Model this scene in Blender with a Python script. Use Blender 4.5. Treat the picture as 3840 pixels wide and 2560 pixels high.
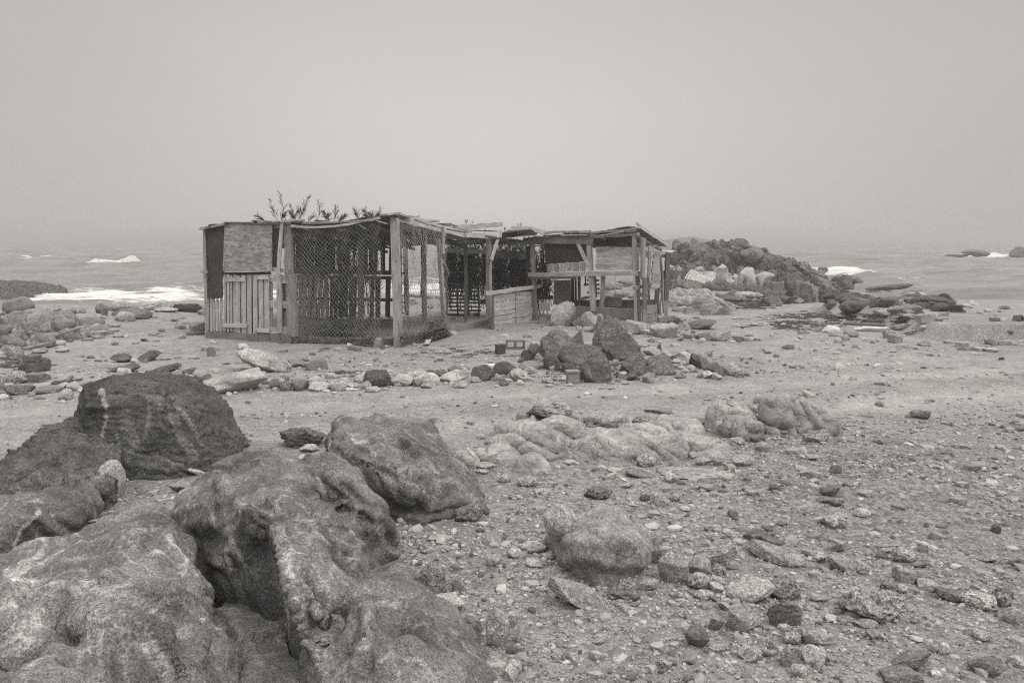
import bpy, bmesh, math, random
import numpy as np
from mathutils import Vector, Matrix

for _o in list(bpy.data.objects):
    bpy.data.objects.remove(_o)
SC = bpy.context.scene
COL = SC.collection
R = math.radians

# ------------------------------------------------------------------ camera
CAM_H = 1.9
FPX = 28.0 / 36.0 * 3840.0                       # focal length in photo pixels
PITCH = math.atan((1280 - 890) / FPX)
cam_d = bpy.data.cameras.new('camera')
cam = bpy.data.objects.new('camera', cam_d)
COL.objects.link(cam)
cam_d.lens, cam_d.sensor_width = 28.0, 36.0
cam_d.clip_start, cam_d.clip_end = 0.05, 9000
cam.location = (0, 0, CAM_H)
cam.rotation_euler = (R(90) - PITCH, 0, 0)
SC.camera = cam

# ------------------------------------------------------------------ light
SUN_EL, SUN_ROT = 55, 128
SC.view_settings.view_transform = 'Standard'
SC.view_settings.look = 'None'
SC.view_settings.exposure = 0.06
SC.view_settings.gamma = 1.0
world = bpy.data.worlds.new('World')
SC.world = world
world.use_nodes = True
wt = world.node_tree
wt.nodes.clear()


class NT:
    """small helper to wire node trees"""
    def __init__(s, tree):
        s.t = tree

    def n(s, typ, ins=None, **kw):
        nd = s.t.nodes.new(typ)
        for k, v in kw.items():
            setattr(nd, k, v)
        for k, v in (ins or {}).items():
            sock = nd.inputs[k]
            if isinstance(v, bpy.types.NodeSocket):
                s.t.links.new(v, sock)
            else:
                sock.default_value = v
        return nd

    def m(s, op, a, b=0.0, c=0.0, clamp=False):
        nd = s.n('ShaderNodeMath', {0: a, 1: b, 2: c}, operation=op)
        nd.use_clamp = clamp
        return nd.outputs[0]

    def mr(s, v, a, b, c=0.0, d=1.0, kind='LINEAR'):
        nd = s.n('ShaderNodeMapRange', {0: v, 1: a, 2: b, 3: c, 4: d}, interpolation_type=kind)
        return nd.outputs[0]

    def mix(s, f, a, b):
        nd = s.n('ShaderNodeMix', data_type='FLOAT')
        for k, v in ((0, f), (2, a), (3, b)):
            if isinstance(v, bpy.types.NodeSocket):
                s.t.links.new(v, nd.inputs[k])
            else:
                nd.inputs[k].default_value = v
        return nd.outputs[0]

    def noise(s, vec, scale, detail=4, rough=.55, dist=0.0):
        return s.n('ShaderNodeTexNoise', {'Vector': vec, 'Scale': scale, 'Detail': detail, 'Roughness': rough, 'Distortion': dist}).outputs[0]

    def grey(s, v):
        """a value to a faintly warm grey"""
        nd = s.n('ShaderNodeCombineColor')
        for i, k in enumerate((1.027, 1.0, 0.966)):
            s.t.links.new(s.m('MULTIPLY', v, k), nd.inputs[i])
        return nd.outputs[0]

    def mapv(s, vec, scale=(1, 1, 1), rot=(0, 0, 0)):
        return s.n('ShaderNodeMapping', {'Vector': vec, 'Scale': scale, 'Rotation': rot}).outputs[0]


W = NT(wt)
sky = W.n('ShaderNodeTexSky', sky_type='NISHITA')
sky.sun_disc = False
sky.sun_elevation = R(SUN_EL)
sky.sun_rotation = R(SUN_ROT)
bw = W.n('ShaderNodeRGBToBW', {0: sky.outputs[0]}).outputs[0]
dirv = W.n('ShaderNodeTexCoord').outputs['Generated']
sx = W.n('ShaderNodeSeparateXYZ', {0: dirv})
el = sx.outputs[2]
# overcast: even low sky, brighter towards the zenith, a soft bright patch low over the sea
base = W.m('ADD', W.mr(el, -0.05, 0.2, 0.405, 0.435), W.mr(el, 0.25, 0.85, 0.0, 0.9, 'SMOOTHSTEP'))
dx = W.m('DIVIDE', W.m('ADD', sx.outputs[0], 0.02), 0.42)
dz = W.m('DIVIDE', W.m('SUBTRACT', el, 0.07), 0.26)
r2 = W.m('ADD', W.m('MULTIPLY', dx, dx), W.m('MULTIPLY', dz, dz))
glow = W.m('MULTIPLY', W.m('POWER', 2.718, W.m('MULTIPLY', r2, -1.0)), W.mr(sx.outputs[1], 0.0, 0.4))
cl = W.noise(W.mapv(dirv, (1.2, 1.2, 3.0)), 1.6, 4, .5)
tot = W.m('ADD', W.m('ADD', base, W.m('MULTIPLY', glow, 0.17)), W.m('MULTIPLY', bw, 0.0045))
tot = W.m('MULTIPLY', tot, W.mr(cl, 0.3, 0.7, 0.97, 1.03))
bg = W.n('ShaderNodeBackground', {'Color': W.grey(tot), 'Strength': 1.0})
W.n('ShaderNodeOutputWorld', {0: bg.outputs[0]})

sun_d = bpy.data.lights.new('sun', 'SUN')
sun_d.energy = 1.35
sun_d.angle = R(22)
sun_d.color = (1.0, 0.985, 0.955)
sun = bpy.data.objects.new('sun', sun_d)
COL.objects.link(sun)
_a = R(SUN_ROT)
sv = Vector((math.sin(_a) * math.cos(R(SUN_EL)), math.cos(_a) * math.cos(R(SUN_EL)), math.sin(R(SUN_EL))))
sun.rotation_euler = sv.to_track_quat('Z', 'Y').to_euler()

cy = SC.cycles
cy.use_denoising = False
cy.max_bounces = 6
cy.diffuse_bounces = 1
cy.glossy_bounces = 2
cy.volume_bounces = 0
cy.pixel_filter_type = 'BLACKMAN_HARRIS'
cy.filter_width = 1.15
cy.caustics_reflective = cy.caustics_refractive = False

# ------------------------------------------------------------------ numpy noise
_G = np.array([[1, 1, 0], [-1, 1, 0], [1, -1, 0], [-1, -1, 0], [1, 0, 1], [-1, 0, 1], [1, 0, -1], [-1, 0, -1],
               [0, 1, 1], [0, -1, 1], [0, 1, -1], [0, -1, -1], [1, 1, 0], [-1, 1, 0], [0, -1, 1], [0, -1, -1]], float)


def _h(i, j, k, seed):
    with np.errstate(over='ignore'):
        h = (i.astype(np.uint32) * np.uint32(73856093)) ^ (j.astype(np.uint32) * np.uint32(19349663)) ^ (k.astype(np.uint32) * np.uint32(83492791)) ^ np.uint32((seed * 2654435761) & 0xffffffff)
        h ^= h >> np.uint32(13)
        h *= np.uint32(1274126177)
        h ^= h >> np.uint32(16)
        h *= np.uint32(2246822519)
        h ^= h >> np.uint32(15)
    return h


def perlin(p, seed=0):
    p = np.asarray(p, float)
    f = np.floor(p)
    i = f.astype(np.int64)
    t = p - f
    w = t * t * t * (t * (t * 6 - 15) + 10)
    out = 0
    for a in (0, 1):
        for b in (0, 1):
            for c in (0, 1):
                g = _G[_h(i[:, 0] + a, i[:, 1] + b, i[:, 2] + c, seed) & np.uint32(15)]
                d = g[:, 0] * (t[:, 0] - a) + g[:, 1] * (t[:, 1] - b) + g[:, 2] * (t[:, 2] - c)
                out = out + d * (w[:, 0] if a else 1 - w[:, 0]) * (w[:, 1] if b else 1 - w[:, 1]) * (w[:, 2] if c else 1 - w[:, 2])
    return out


def fbm(p, oct=4, seed=0, gain=.5, ridged=False):
    p = np.asarray(p, float)
    s, a = 0, 1.0
    for o in range(oct):
        n = perlin(p * 2.03 ** o + 17.3 * o, seed + o)
        s = s + a * ((1 - 2 * np.abs(n)) if ridged else n)
        a *= gain
    return s


def worley(p, seed=0):
    """distance to nearest and second nearest feature point, and a random value of the nearest cell"""
    f = np.floor(p).astype(np.int64)
    d1 = np.full(len(p), 9.0)
    d2 = np.full(len(p), 9.0)
    val = np.zeros(len(p))
    for a in (-1, 0, 1):
        for b in (-1, 0, 1):
            for c in (-1, 0, 1):
                q = f + (a, b, c)
                h = _h(q[:, 0], q[:, 1], q[:, 2], seed)
                o = np.stack([(h & np.uint32(1023)) / 1023., ((h >> np.uint32(10)) & np.uint32(1023)) / 1023., ((h >> np.uint32(20)) & np.uint32(1023)) / 1023.], 1)
                d = np.linalg.norm(q + o - p, axis=1)
                v = (_h(q[:, 0], q[:, 1], q[:, 2], seed + 7) & np.uint32(255)) / 255.
                near = d < d1
                d2 = np.where(near, d1, np.minimum(d2, d))
                val = np.where(near, v, val)
                d1 = np.where(near, d, d1)
    return d1, d2, val


def ss(a, b, x):
    t = np.clip((x - a) / (b - a), 0, 1)
    return t * t * (3 - 2 * t)


# ------------------------------------------------------------------ terrain and photo geometry
SEA = -1.25


def track_y(x):
    return 8.7 + 0.2 * x + 0.01 * x * x


def terrain(x, y):
    x = np.asarray(x, float)
    y = np.asarray(y, float)
    p = np.stack([x, y, np.zeros_like(x)], -1).reshape(-1, 3)

    def nz(sc, o, sd):
        return fbm(p * sc, o, sd).reshape(x.shape)
    n1 = nz(.3, 3, 3)
    k = ss(-2, 5, x)
    y0 = 20.0 * (1 - k) + 16.5 * k + n1 * 1.5
    y1 = 31.0 * (1 - k) + 36 * k + n1 * 3
    z = -1.45 * ss(y0, y1, y) - 3.5 * ss(42, 90, y)
    z = z + 0.05 * nz(.5, 2, 5) + 0.02 * nz(1.7, 3, 9) * ss(22, 16, y) + 0.012 * nz(6, 2, 11) * ss(16, 9, y)
    z = z + .42 * np.exp(-((x + 10.5) / 3.2) ** 2 - ((y - 17.5) / 3.0) ** 2)          # heap at the left
    z = z + .20 * np.exp(-((x + 2.0) / .8) ** 2 - ((y - 5.0) / .9) ** 2)              # gravel pocket among the boulders
    z = z + 1.15 * np.exp(-((x - 8.0) / 4.4) ** 2 - ((y - 33.0) / 6.5) ** 2)           # rocky rise right of the shack
    z = z + .10 * np.exp(-((x - 1.2) / 1.3) ** 2 - ((y - 11.9) / .8) ** 2)            # under the boulder pile
    ta = np.clip(((x + 1.78) * .92 + (y - 4.45) * -1.3) / (.92 ** 2 + 1.3 ** 2), 0, 1.05)
    td = np.hypot(x + 1.78 - .92 * ta, y - 4.45 + 1.3 * ta)
    z = z - .38 * np.exp(-(td / .17) ** 2)                                             # cleft between the near rocks
    rut = y - track_y(x)
    z = z - .03 * (np.exp(-((rut - .75) / .22) ** 2) + np.exp(-((rut + .75) / .22) ** 2)) * ss(26, 10, np.abs(x))
    z = z + .03 * np.exp(-(rut / .35) ** 2)
    fy = 14.9 - .2 * (x - 7.4) + .35 * nz(.9, 2, 21) + .12 * nz(3.1, 2, 27)
    fx = 7.6 + .25 * nz(.8, 2, 23) + .12 * (y - 15)
    bank = ss(0, .12, y - fy) * ss(0, .5, x - fx) * ss(25.5, 20.0, y)
    z = z * (1 - bank) + bank * (.30 + .03 * nz(.6, 2, 31))
    return z


_f = np.array([0, math.cos(PITCH), -math.sin(PITCH)])
_u = np.array([0, math.sin(PITCH), math.cos(PITCH)])
EYE = np.array([0, 0, CAM_H])


def ray(u, v):
    return _f + np.array([1., 0, 0]) * (u - 1920) / FPX + _u * (1280 - v) / FPX


def at(u, v, Y):
    r = ray(u, v)
    return EYE + r * (Y / r[1])


_T = 1.2 * (90 / 1.2) ** (np.arange(700) / 699.)


def gp(u, v, zoff=0.0):
    """the point of the terrain that photo pixel (u, v) shows"""
    r = ray(u, v)
    P = EYE + r * (_T / r[1])[:, None]
    d = P[:, 2] - terrain(P[:, 0], P[:, 1]) - zoff
    i = np.nonzero(d <= 0)[0]
    if not len(i):
        return P[-1]
    i = max(1, i[0])
    t = d[i - 1] / (d[i - 1] - d[i] + 1e-12)
    return P[i - 1] * (1 - t) + P[i] * t


def on_z(u, v, z):
    r = ray(u, v)
    return EYE + r * ((z - CAM_H) / r[2])


def project(P):
    d = np.asarray(P) - EYE
    dep = d @ _f
    return 1920 + FPX * d[..., 0] / dep, 1280 - FPX * (d @ _u) / dep, dep


# crops of the photo that positions were read from: (x0, y0, photo px per crop px)
ZM = {1: (700, 700, 700 / 1689, 650 / 1568), 2: (1300, 700, 700 / 1689, 650 / 1568), 3: (1900, 780, 800 / 2352, 520 / 1529),
      4: (0, 850, 1000 / 1960, .5102), 5: (2400, 750, 1440 / 2352, 650 / 1062), 6: (0, 1350, 1000 / 1296, 1210 / 1568),
      7: (900, 1500, 1050 / 1553, 1060 / 1568), 8: (1700, 1400, 1600 / 2352, 700 / 1029), 9: (1900, 1800, 1100 / 2269, 760 / 1568),
      10: (2800, 1500, 1040 / 1538, 1060 / 1568), 11: (600, 1280, 1400 / 2352, 240 / 403), 12: (1850, 1100, 1050 / 2352, 360 / 806),
      13: (0, 1080, 820 / 2352, 460 / 1319), 14: (2400, 850, 800 / 2352, 400 / 1176), 0: (0, 0, 3840 / 2352, 3840 / 2352)}


def Z(k, x, y):
    a, b, s, t = ZM[k]
    return a + x * s, b + y * t


# ------------------------------------------------------------------ object helpers
def mesh_np(name, V, F, mat=None, smooth=False, attrs=None, uv=None):
    V = np.asarray(V, np.float32)
    me = bpy.data.meshes.new(name)
    me.vertices.add(len(V))
    me.vertices.foreach_set('co', V.ravel())
    if isinstance(F, np.ndarray):
        k = F.shape[1]
        flat = F.ravel().astype(np.int32)
        st = np.arange(0, len(flat), k, dtype=np.int32)
        tot_ = np.full(len(F), k, np.int32)
    else:
        tot_ = np.array([len(f) for f in F], np.int32)
        flat = np.array([i for f in F for i in f], np.int32)
        st = np.concatenate([[0], np.cumsum(tot_)[:-1]]).astype(np.int32)
    me.loops.add(len(flat))
    me.loops.foreach_set('vertex_index', flat)
    me.polygons.add(len(tot_))
    me.polygons.foreach_set('loop_start', st)
    me.polygons.foreach_set('loop_total', tot_)
    me.polygons.foreach_set('use_smooth', np.full(len(tot_), smooth, bool))
    for k, (dom, arr) in (attrs or {}).items():
        a = me.attributes.new(k, 'FLOAT', dom)
        a.data.foreach_set('value', np.asarray(arr, np.float32))
    if uv is not None:
        l = me.uv_layers.new(name='UVMap')
        l.data.foreach_set('uv', np.asarray(uv, np.float32).ravel())
    me.update()
    me.validate()
    if mat:
        me.materials.append(mat)
    return me


def link(name, me, parent=None, loc=None, color=None):
    o = bpy.data.objects.new(name, me)
    COL.objects.link(o)
    if parent is not None:
        o.parent = parent
    if loc is not None:
        o.location = tuple(loc)
    if color is not None:
        o.color = (color, color, color, 1)
    return o


def tag(o, label=None, cat=None, group=None, kind=None):
    for k, v in (('label', label), ('category', cat), ('group', group), ('kind', kind)):
        if v:
            o[k] = v
    return o


_ICO = {}


def ico(sub):
    if sub not in _ICO:
        bm = bmesh.new()
        bmesh.ops.create_icosphere(bm, subdivisions=sub, radius=1)
        bm.verts.ensure_lookup_table()
        _ICO[sub] = (np.array([v.co[:] for v in bm.verts]), np.array([[v.index for v in f.verts] for f in bm.faces]))
        bm.free()
    return _ICO[sub]


def normals(V, F):
    n = np.zeros_like(V)
    fn = np.cross(V[F[:, 1]] - V[F[:, 0]], V[F[:, 2]] - V[F[:, 0]])
    for k in range(F.shape[1]):
        np.add.at(n, F[:, k], fn)
    return n / (np.linalg.norm(n, axis=1)[:, None] + 1e-12)


def rotm(axis, a):
    return np.array(Matrix.Rotation(a, 3, Vector(axis)))


def rand_rot(rng):
    q = rng.normal(size=4)
    q /= np.linalg.norm(q)
    from mathutils import Quaternion
    return np.array(Quaternion(q).to_matrix())


# ------------------------------------------------------------------ materials
def material(name):
    m = bpy.data.materials.new(name)
    m.use_nodes = True
    m.node_tree.nodes.clear()
    return m, NT(m.node_tree)


def finish(N, val, rough=.9, bump=None, spec=.25):
    p = N.n('ShaderNodeBsdfPrincipled', {'Base Color': N.grey(val), 'Roughness': rough, 'Specular IOR Level': spec})
    if bump is not None:
        N.t.links.new(bump, p.inputs['Normal'])
    N.n('ShaderNodeOutputMaterial', {0: p.outputs[0]})
    return p


def bumpn(N, h, dist, strength=1.0, prev=None):
    ins = {'Height': h, 'Distance': dist, 'Strength': strength}
    if prev is not None:
        ins['Normal'] = prev
    return N.n('ShaderNodeBump', ins).outputs[0]


def mat_rock(name, grain=110., vein=.5, strata=0., pits=0., streak=(1, 1, 1), patch=.5, crack=.6, contrast=1.0, fine=1.0):
    m, N = material(name)
    P = N.n('ShaderNodeTexCoord').outputs['Object']
    oi = N.n('ShaderNodeObjectInfo')
    base = N.n('ShaderNodeSeparateColor', {0: oi.outputs['Color']}).outputs[0]
    rnd = oi.outputs['Random']
    off = N.n('ShaderNodeCombineXYZ', {0: N.m('MULTIPLY', rnd, 31.), 1: N.m('MULTIPLY', rnd, 17.), 2: N.m('MULTIPLY', rnd, 7.)}).outputs[0]
    P = N.n('ShaderNodeVectorMath', {0: P, 1: off}, operation='ADD').outputs[0]
    big = N.noise(P, 2.3, 5, .6)
    mid = N.noise(P, 8., 4, .6)
    g = N.noise(N.mapv(P, streak), grain, 2, .8)
    g2 = N.noise(P, grain * .42, 3, .75)
    tone = N.n('ShaderNodeAttribute', attribute_name='tone').outputs['Fac']
    v = N.m('MULTIPLY', base, N.m('ADD', tone, 1.0))
    v = N.m('MULTIPLY', v, N.mr(big, .3, .7, 1 - .5 * patch, 1 + .5 * patch))
    v = N.m('MULTIPLY', v, N.mr(mid, .3, .7, 1 - .22 * contrast, 1 + .22 * contrast))
    v = N.m('MULTIPLY', v, N.mr(g, .34, .66, 1 - .5 * contrast * fine, 1 + .5 * contrast * fine))
    v = N.m('MULTIPLY', v, N.mr(g2, .36, .64, 1 - .34 * contrast, 1 + .34 * contrast))
    warp = N.n('ShaderNodeTexNoise', {'Vector': P, 'Scale': 1.7, 'Detail': 3}).outputs['Color']
    PW = N.n('ShaderNodeVectorMath', {0: P, 1: warp, 2: (0, 0, 0)}, operation='ADD').outputs[0]
    if vein:
        wv = N.n('ShaderNodeTexWave', {'Vector': N.mapv(PW, (1.3, .7, 1.6), (.5, .8, .3)), 'Scale': 1.5, 'Distortion': 7., 'Detail': 4., 'Detail Scale': 1.6}).outputs['Fac']
        ve = N.m('MULTIPLY', N.mr(wv, .90, 1.0, 0, 1), N.mr(N.noise(P, 3.3, 3), .42, .62, 0, 1))
        v = N.m('MULTIPLY', v, N.m('ADD', 1.0, N.m('MULTIPLY', ve, vein)))
    wl = N.n('ShaderNodeTexVoronoi', {'Vector': PW, 'Scale': 2.6}, feature='DISTANCE_TO_EDGE').outputs['Distance']
    cr = N.m('MULTIPLY', N.mr(wl, 0, .035, 1, 0), N.mr(N.noise(P, 2.3, 2), .45, .6, 0, 1))
    v = N.m('MULTIPLY', v, N.m('SUBTRACT', 1, N.m('MULTIPLY', cr, .35 * crack)))
    b = bumpn(N, N.m('SUBTRACT', 1, N.m('MULTIPLY', cr, 1.)), .02 * crack + 1e-4, .8)
    b = bumpn(N, mid, .025, .6, b)
    if strata:
        st = N.noise(N.mapv(PW, (1.5, 1.5, 9), (.35, .15, 0)), 4.0, 5, .7)
        v = N.m('MULTIPLY', v, N.mr(st, .35, .65, 1 - .25 * strata, 1 + .25 * strata))
        b = bumpn(N, st, .035 * strata, .9, b)
    if pits:
        vo = N.n('ShaderNodeTexVoronoi', {'Vector': P, 'Scale': 34.}).outputs['Distance']
        pt = N.mr(vo, .15, .5, 0, 1)
        b = bumpn(N, pt, .018 * pits, .9, b)
    b = bumpn(N, g2, .014, .9, b)
    b = bumpn(N, g, .006, .9, b)
    finish(N, v, .92, b, .15)
    return m


M = {}
M['stone'] = mat_rock('beach stone', 130, .25, .3, 0, (1, 1, 1), .4, .5, .9)
M['gneiss'] = mat_rock('granular gneiss', 115, .6, .2, 0, (1, 1, .7), .8, .3, .85, 1.1)
M['gneissfar'] = mat_rock('folded gneiss', 48, .35, .7, 0, (1, 1, .6), .5, .6, .5, .5)
M['dark'] = mat_rock('dark schist', 100, .35, .6, 0, (1, 1, 1), .75, .8, .95, .9)
M['strata'] = mat_rock('striated schist', 120, .3, 1.0, 0, (1, 1, 1), .4, .4, .9)
M['pitted'] = mat_rock('pitted crust', 110, 0, .1, 1.0, (1, 1, 1), .4, .3, 1.0)
M['hill'] = mat_rock('headland rock', 22, 0, .5, 0, (1, 1, 1), .5, 1.0, 1.1)

m, N = material('gravel ground')
P = N.n('ShaderNodeTexCoord').outputs['Object']
sp = N.n('ShaderNodeSeparateXYZ', {0: P})
v1 = N.n('ShaderNodeTexVoronoi', {'Vector': P, 'Scale': 62.})
v2 = N.n('ShaderNodeTexVoronoi', {'Vector': P, 'Scale': 21., 'Randomness': 1.})
c1 = N.n('ShaderNodeSeparateColor', {0: v1.outputs['Color']}).outputs[0]
c2 = N.n('ShaderNodeSeparateColor', {0: v2.outputs['Color']}).outputs[1]
patch = N.noise(P, .55, 5, .6)
ty = N.m('SUBTRACT', sp.outputs[1], N.m('ADD', N.m('MULTIPLY', sp.outputs[0], .2), N.m('ADD', 8.7, N.m('MULTIPLY', N.m('MULTIPLY', sp.outputs[0], sp.outputs[0]), .01))))
rutm = N.m('MULTIPLY', N.mr(N.m('ABSOLUTE', N.m('SUBTRACT', N.m('ABSOLUTE', ty), .75)), .12, .5, 1, 0, 'SMOOTHSTEP'), N.mr(patch, .35, .55, .3, 1))
far = N.mr(N.m('SUBTRACT', sp.outputs[1], N.m('MULTIPLY', sp.outputs[0], .12)), 6.2, 8.6, 1, .42, 'SMOOTHSTEP')
coarse = N.m('MULTIPLY', N.m('MULTIPLY', far, N.mr(patch, .36, .58, .35, 1)), N.m('SUBTRACT', 1, N.m('MULTIPLY', rutm, .75)))
fine = N.noise(P, 220., 3, .7)
v = N.mix(coarse, N.m('MULTIPLY', N.mr(fine, .3, .7, .34, .44), N.mr(c1, 0, 1, .86, 1.14)), N.mr(c1, 0, 1, .21, .50))
v = N.mix(N.m('MULTIPLY', coarse, N.mr(c2, .62, .66, 0, 1)), v, N.mr(c2, .62, 1, .16, .52))
v = N.m('MULTIPLY', v, N.mr(N.noise(P, 2.3, 5, .65), .3, .7, .80, 1.18))
v = N.m('MULTIPLY', v, N.mr(N.noise(P, .25, 3, .6), .3, .7, .86, 1.12))
v = N.m('MULTIPLY', v, N.mr(far, .42, 1, .94, .82))
v = N.m('MULTIPLY', v, N.mr(N.noise(N.mapv(P, (1, 2.2, 1)), 9., 5, .75), .32, .68, .8, 1.16))
v = N.m('MULTIPLY', v, N.m('ADD', 1.0, N.m('MULTIPLY', rutm, .15)))
sp1 = N.n('ShaderNodeTexVoronoi', {'Vector': P, 'Scale': 9.})
spk = N.m('MULTIPLY', N.mr(sp1.outputs['Distance'], .12, .16, 1, 0), N.mr(N.n('ShaderNodeSeparateColor', {0: sp1.outputs['Color']}).outputs[2], .7, .72, 0, 1))
v = N.mix(spk, v, .55)
wet = N.m('MULTIPLY', N.mr(sp.outputs[2], -.9, -1.15, 0, 1), .45)
v = N.m('MULTIPLY', v, N.m('SUBTRACT', 1.0, wet))
b = bumpn(N, N.mr(v2.outputs['Distance'], 0, .6, 1, 0), .028, N.m('MULTIPLY', coarse, .8))
b = bumpn(N, N.mr(v1.outputs['Distance'], 0, .7, 1, 0), .012, .8, b)
b = bumpn(N, N.noise(P, 26., 5, .7), .03, .6, b)
b = bumpn(N, fine, .004, .7, b)
finish(N, v, .93, b, .15)
M['ground'] = m

m, N = material('pebble')
sh = N.n('ShaderNodeAttribute', attribute_name='shade').outputs['Fac']
P = N.n('ShaderNodeTexCoord').outputs['Object']
v = N.m('MULTIPLY', sh, N.mr(N.noise(P, 150., 3, .7), .3, .7, .75, 1.25))
finish(N, v, .9, bumpn(N, N.noise(P, 90., 4, .7), .006, .8), .2)
M['pebble'] = m

m, N = material('sea water')
P = N.n('ShaderNodeTexCoord').outputs['Object']
fo = N.n('ShaderNodeAttribute', attribute_name='foam').outputs['Fac']
lace = N.noise(N.mapv(P, (.30, 1.0, 1)), 1.1, 8, .72, 1.0)
f = N.mr(N.m('ADD', N.m('MULTIPLY', fo, 1.0), N.m('MULTIPLY', N.m('SUBTRACT', lace, .5), 1.7)), .42, .68, 0, 1, 'SMOOTHSTEP')
f = N.m('MULTIPLY', f, N.mr(fo, .02, .2, 0, 1))
v = N.mix(f, N.mr(N.noise(N.mapv(P, (.10, .42, 1)), 1.0, 6, .68), .32, .68, .17, .36), .85)
b = bumpn(N, N.noise(N.mapv(P, (.35, 1.0, 1)), 1.6, 7, .68), .35, .9)
p = finish(N, v, .28, b, .5)
N.t.links.new(N.mix(f, .3, .85), p.inputs['Roughness'])
p.inputs['IOR'].default_value = 1.33
M['sea'] = m

m, N = material('white foam')
P = N.n('ShaderNodeTexCoord').outputs['Object']
finish(N, N.mr(N.noise(P, 1.6, 6, .7), .3, .7, .55, .88), .95, bumpn(N, N.noise(P, 4, 5, .7), .15, .6))
M['foam'] = m


def mat_wood(name, lo, hi, grain=1.0):
    m, N = material(name)
    uv = N.n('ShaderNodeUVMap', uv_map='UVMap').outputs[0]
    sh = N.n('ShaderNodeAttribute', attribute_name='shade').outputs['Fac']
    g1 = N.noise(N.mapv(uv, (2.2, 46, 1)), 1.0, 6, .7, .5)
    g2 = N.noise(N.mapv(uv, (5, 150, 1)), 1.0, 3, .7)
    st = N.noise(N.mapv(uv, (1.4, 5, 1)), 1.6, 5, .65, .4)
    kn = N.n('ShaderNodeTexVoronoi', {'Vector': N.mapv(uv, (3.1, 10, 1)), 'Scale': 1.0}).outputs['Distance']
    v = N.m('MULTIPLY', sh, N.mr(g1, .28, .72, 1 - .34 * grain, 1 + .3 * grain))
    v = N.m('MULTIPLY', v, N.mr(g2, .3, .7, .84, 1.14))
    v = N.m('MULTIPLY', v, N.mr(st, .3, .7, lo, hi))
    v = N.m('MULTIPLY', v, N.mr(kn, .04, .13, .4, 1))
    dark = N.m('MULTIPLY', N.mr(N.noise(N.mapv(uv, (1.1, 9, 1)), 3.1, 4, .6), .60, .70, 0, 1), .6)
    v = N.m('MULTIPLY', v, N.m('SUBTRACT', 1, dark))
    b = bumpn(N, g1, .012, .8)
    b = bumpn(N, g2, .003, .8, b)
    finish(N, v, .9, b, .15)
    return m


M['wood'] = mat_wood('weathered wood', .72, 1.25)
M['ply'] = mat_wood('weathered plywood', .6, 1.35, .5)

m, N = material('strand board')
uv = N.n('ShaderNodeUVMap', uv_map='UVMap').outputs[0]
vv = 0.0
vals = []
for k, (r, s) in enumerate(((.5, 1.), (-.7, 1.1), (1.2, .9), (-.1, 1.2))):
    q = N.n('ShaderNodeTexVoronoi', {'Vector': N.mapv(uv, (9 * s, 26 * s, 1), (0, 0, r)), 'Scale': 1.0})
    vals.append(N.n('ShaderNodeSeparateColor', {0: q.outputs['Color']}).outputs[0])
sel = N.noise(uv, 7., 2)
a = N.mix(N.mr(sel, .45, .5), vals[0], vals[1])
a = N.mix(N.mr(N.noise(uv, 9., 2), .5, .54), a, vals[2])
v = N.m('MULTIPLY', N.mr(a, 0, 1, .20, .45), N.mr(N.noise(uv, 2.2, 4), .3, .7, .85, 1.15))
finish(N, v, .85, bumpn(N, a, .006, .8), .2)
M['osb'] = m

m, N = material('dark sheet')
uv = N.n('ShaderNodeUVMap', uv_map='UVMap').outputs[0]
sh = N.n('ShaderNodeAttribute', attribute_name='shade').outputs['Fac']
tear = N.mr(N.noise(N.mapv(uv, (1.2, 4, 1)), 5.2, 3, .5), .70, .73, 0, .16)
v = N.m('ADD', N.m('MULTIPLY', sh, N.mr(N.noise(uv, 4., 6, .65), .3, .7, .7, 1.35)), tear)
finish(N, v, .75, bumpn(N, N.noise(uv, 6., 5), .015, .6), .3)
M['sheet'] = m

m, N = material('concrete')
P = N.n('ShaderNodeTexCoord').outputs['Object']
base = N.n('ShaderNodeSeparateColor', {0: N.n('ShaderNodeObjectInfo').outputs['Color']}).outputs[0]
v = N.m('MULTIPLY', base, N.mr(N.noise(P, 60., 4, .7), .3, .7, .75, 1.22))
v = N.m('MULTIPLY', v, N.mr(N.noise(P, 4., 5, .6), .3, .7, .75, 1.2))
pk = N.n('ShaderNodeTexVoronoi', {'Vector': P, 'Scale': 70.}).outputs['Distance']
finish(N, v, .95, bumpn(N, N.noise(P, 60., 5, .7), .01, .8, bumpn(N, pk, .006, .6)), .1)
M['concrete'] = m


def mat_plain(name, val, rough=.85, var=.2, sc=8.):
    m, N = material(name)
    P = N.n('ShaderNodeTexCoord').outputs['Object']
    v = N.mr(N.noise(P, sc, 5, .65), .3, .7, val * (1 - var), val * (1 + var))
    finish(N, v, rough, bumpn(N, N.noise(P, sc * 4, 4), .004, .6), .25)
    return m


M['net'] = mat_plain('old netting cord', .33)
M['reed'] = mat_plain('dry reed', .085, .9, .4, 3.)
M['weed'] = mat_plain('dried seaweed', .075, .8, .4, 5.)
M['plastic'] = mat_plain('pale sacking', .62, .6, .12, 6.)
M['metal'] = mat_plain('dull metal', .16, .5)
M['cage'] = mat_plain('bleached wire netting', .62)
M['rope'] = mat_plain('frayed rope', .3)

# ================================================================== the setting
def warp_axis(a, b, n, dense, k):
    """n coordinates from a to b, closest together near 'dense'"""
    t = np.linspace(-1, 1, n)
    s = np.sinh(t * k) / np.sinh(k)
    return np.where(s < 0, dense + s * (dense - a), dense + s * (b - dense))


def grid_faces(nr, nc):
    i = np.arange(nr * nc).reshape(nr, nc)
    return np.stack([i[:-1, :-1].ravel(), i[:-1, 1:].ravel(), i[1:, 1:].ravel(), i[1:, :-1].ravel()], 1)


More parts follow.
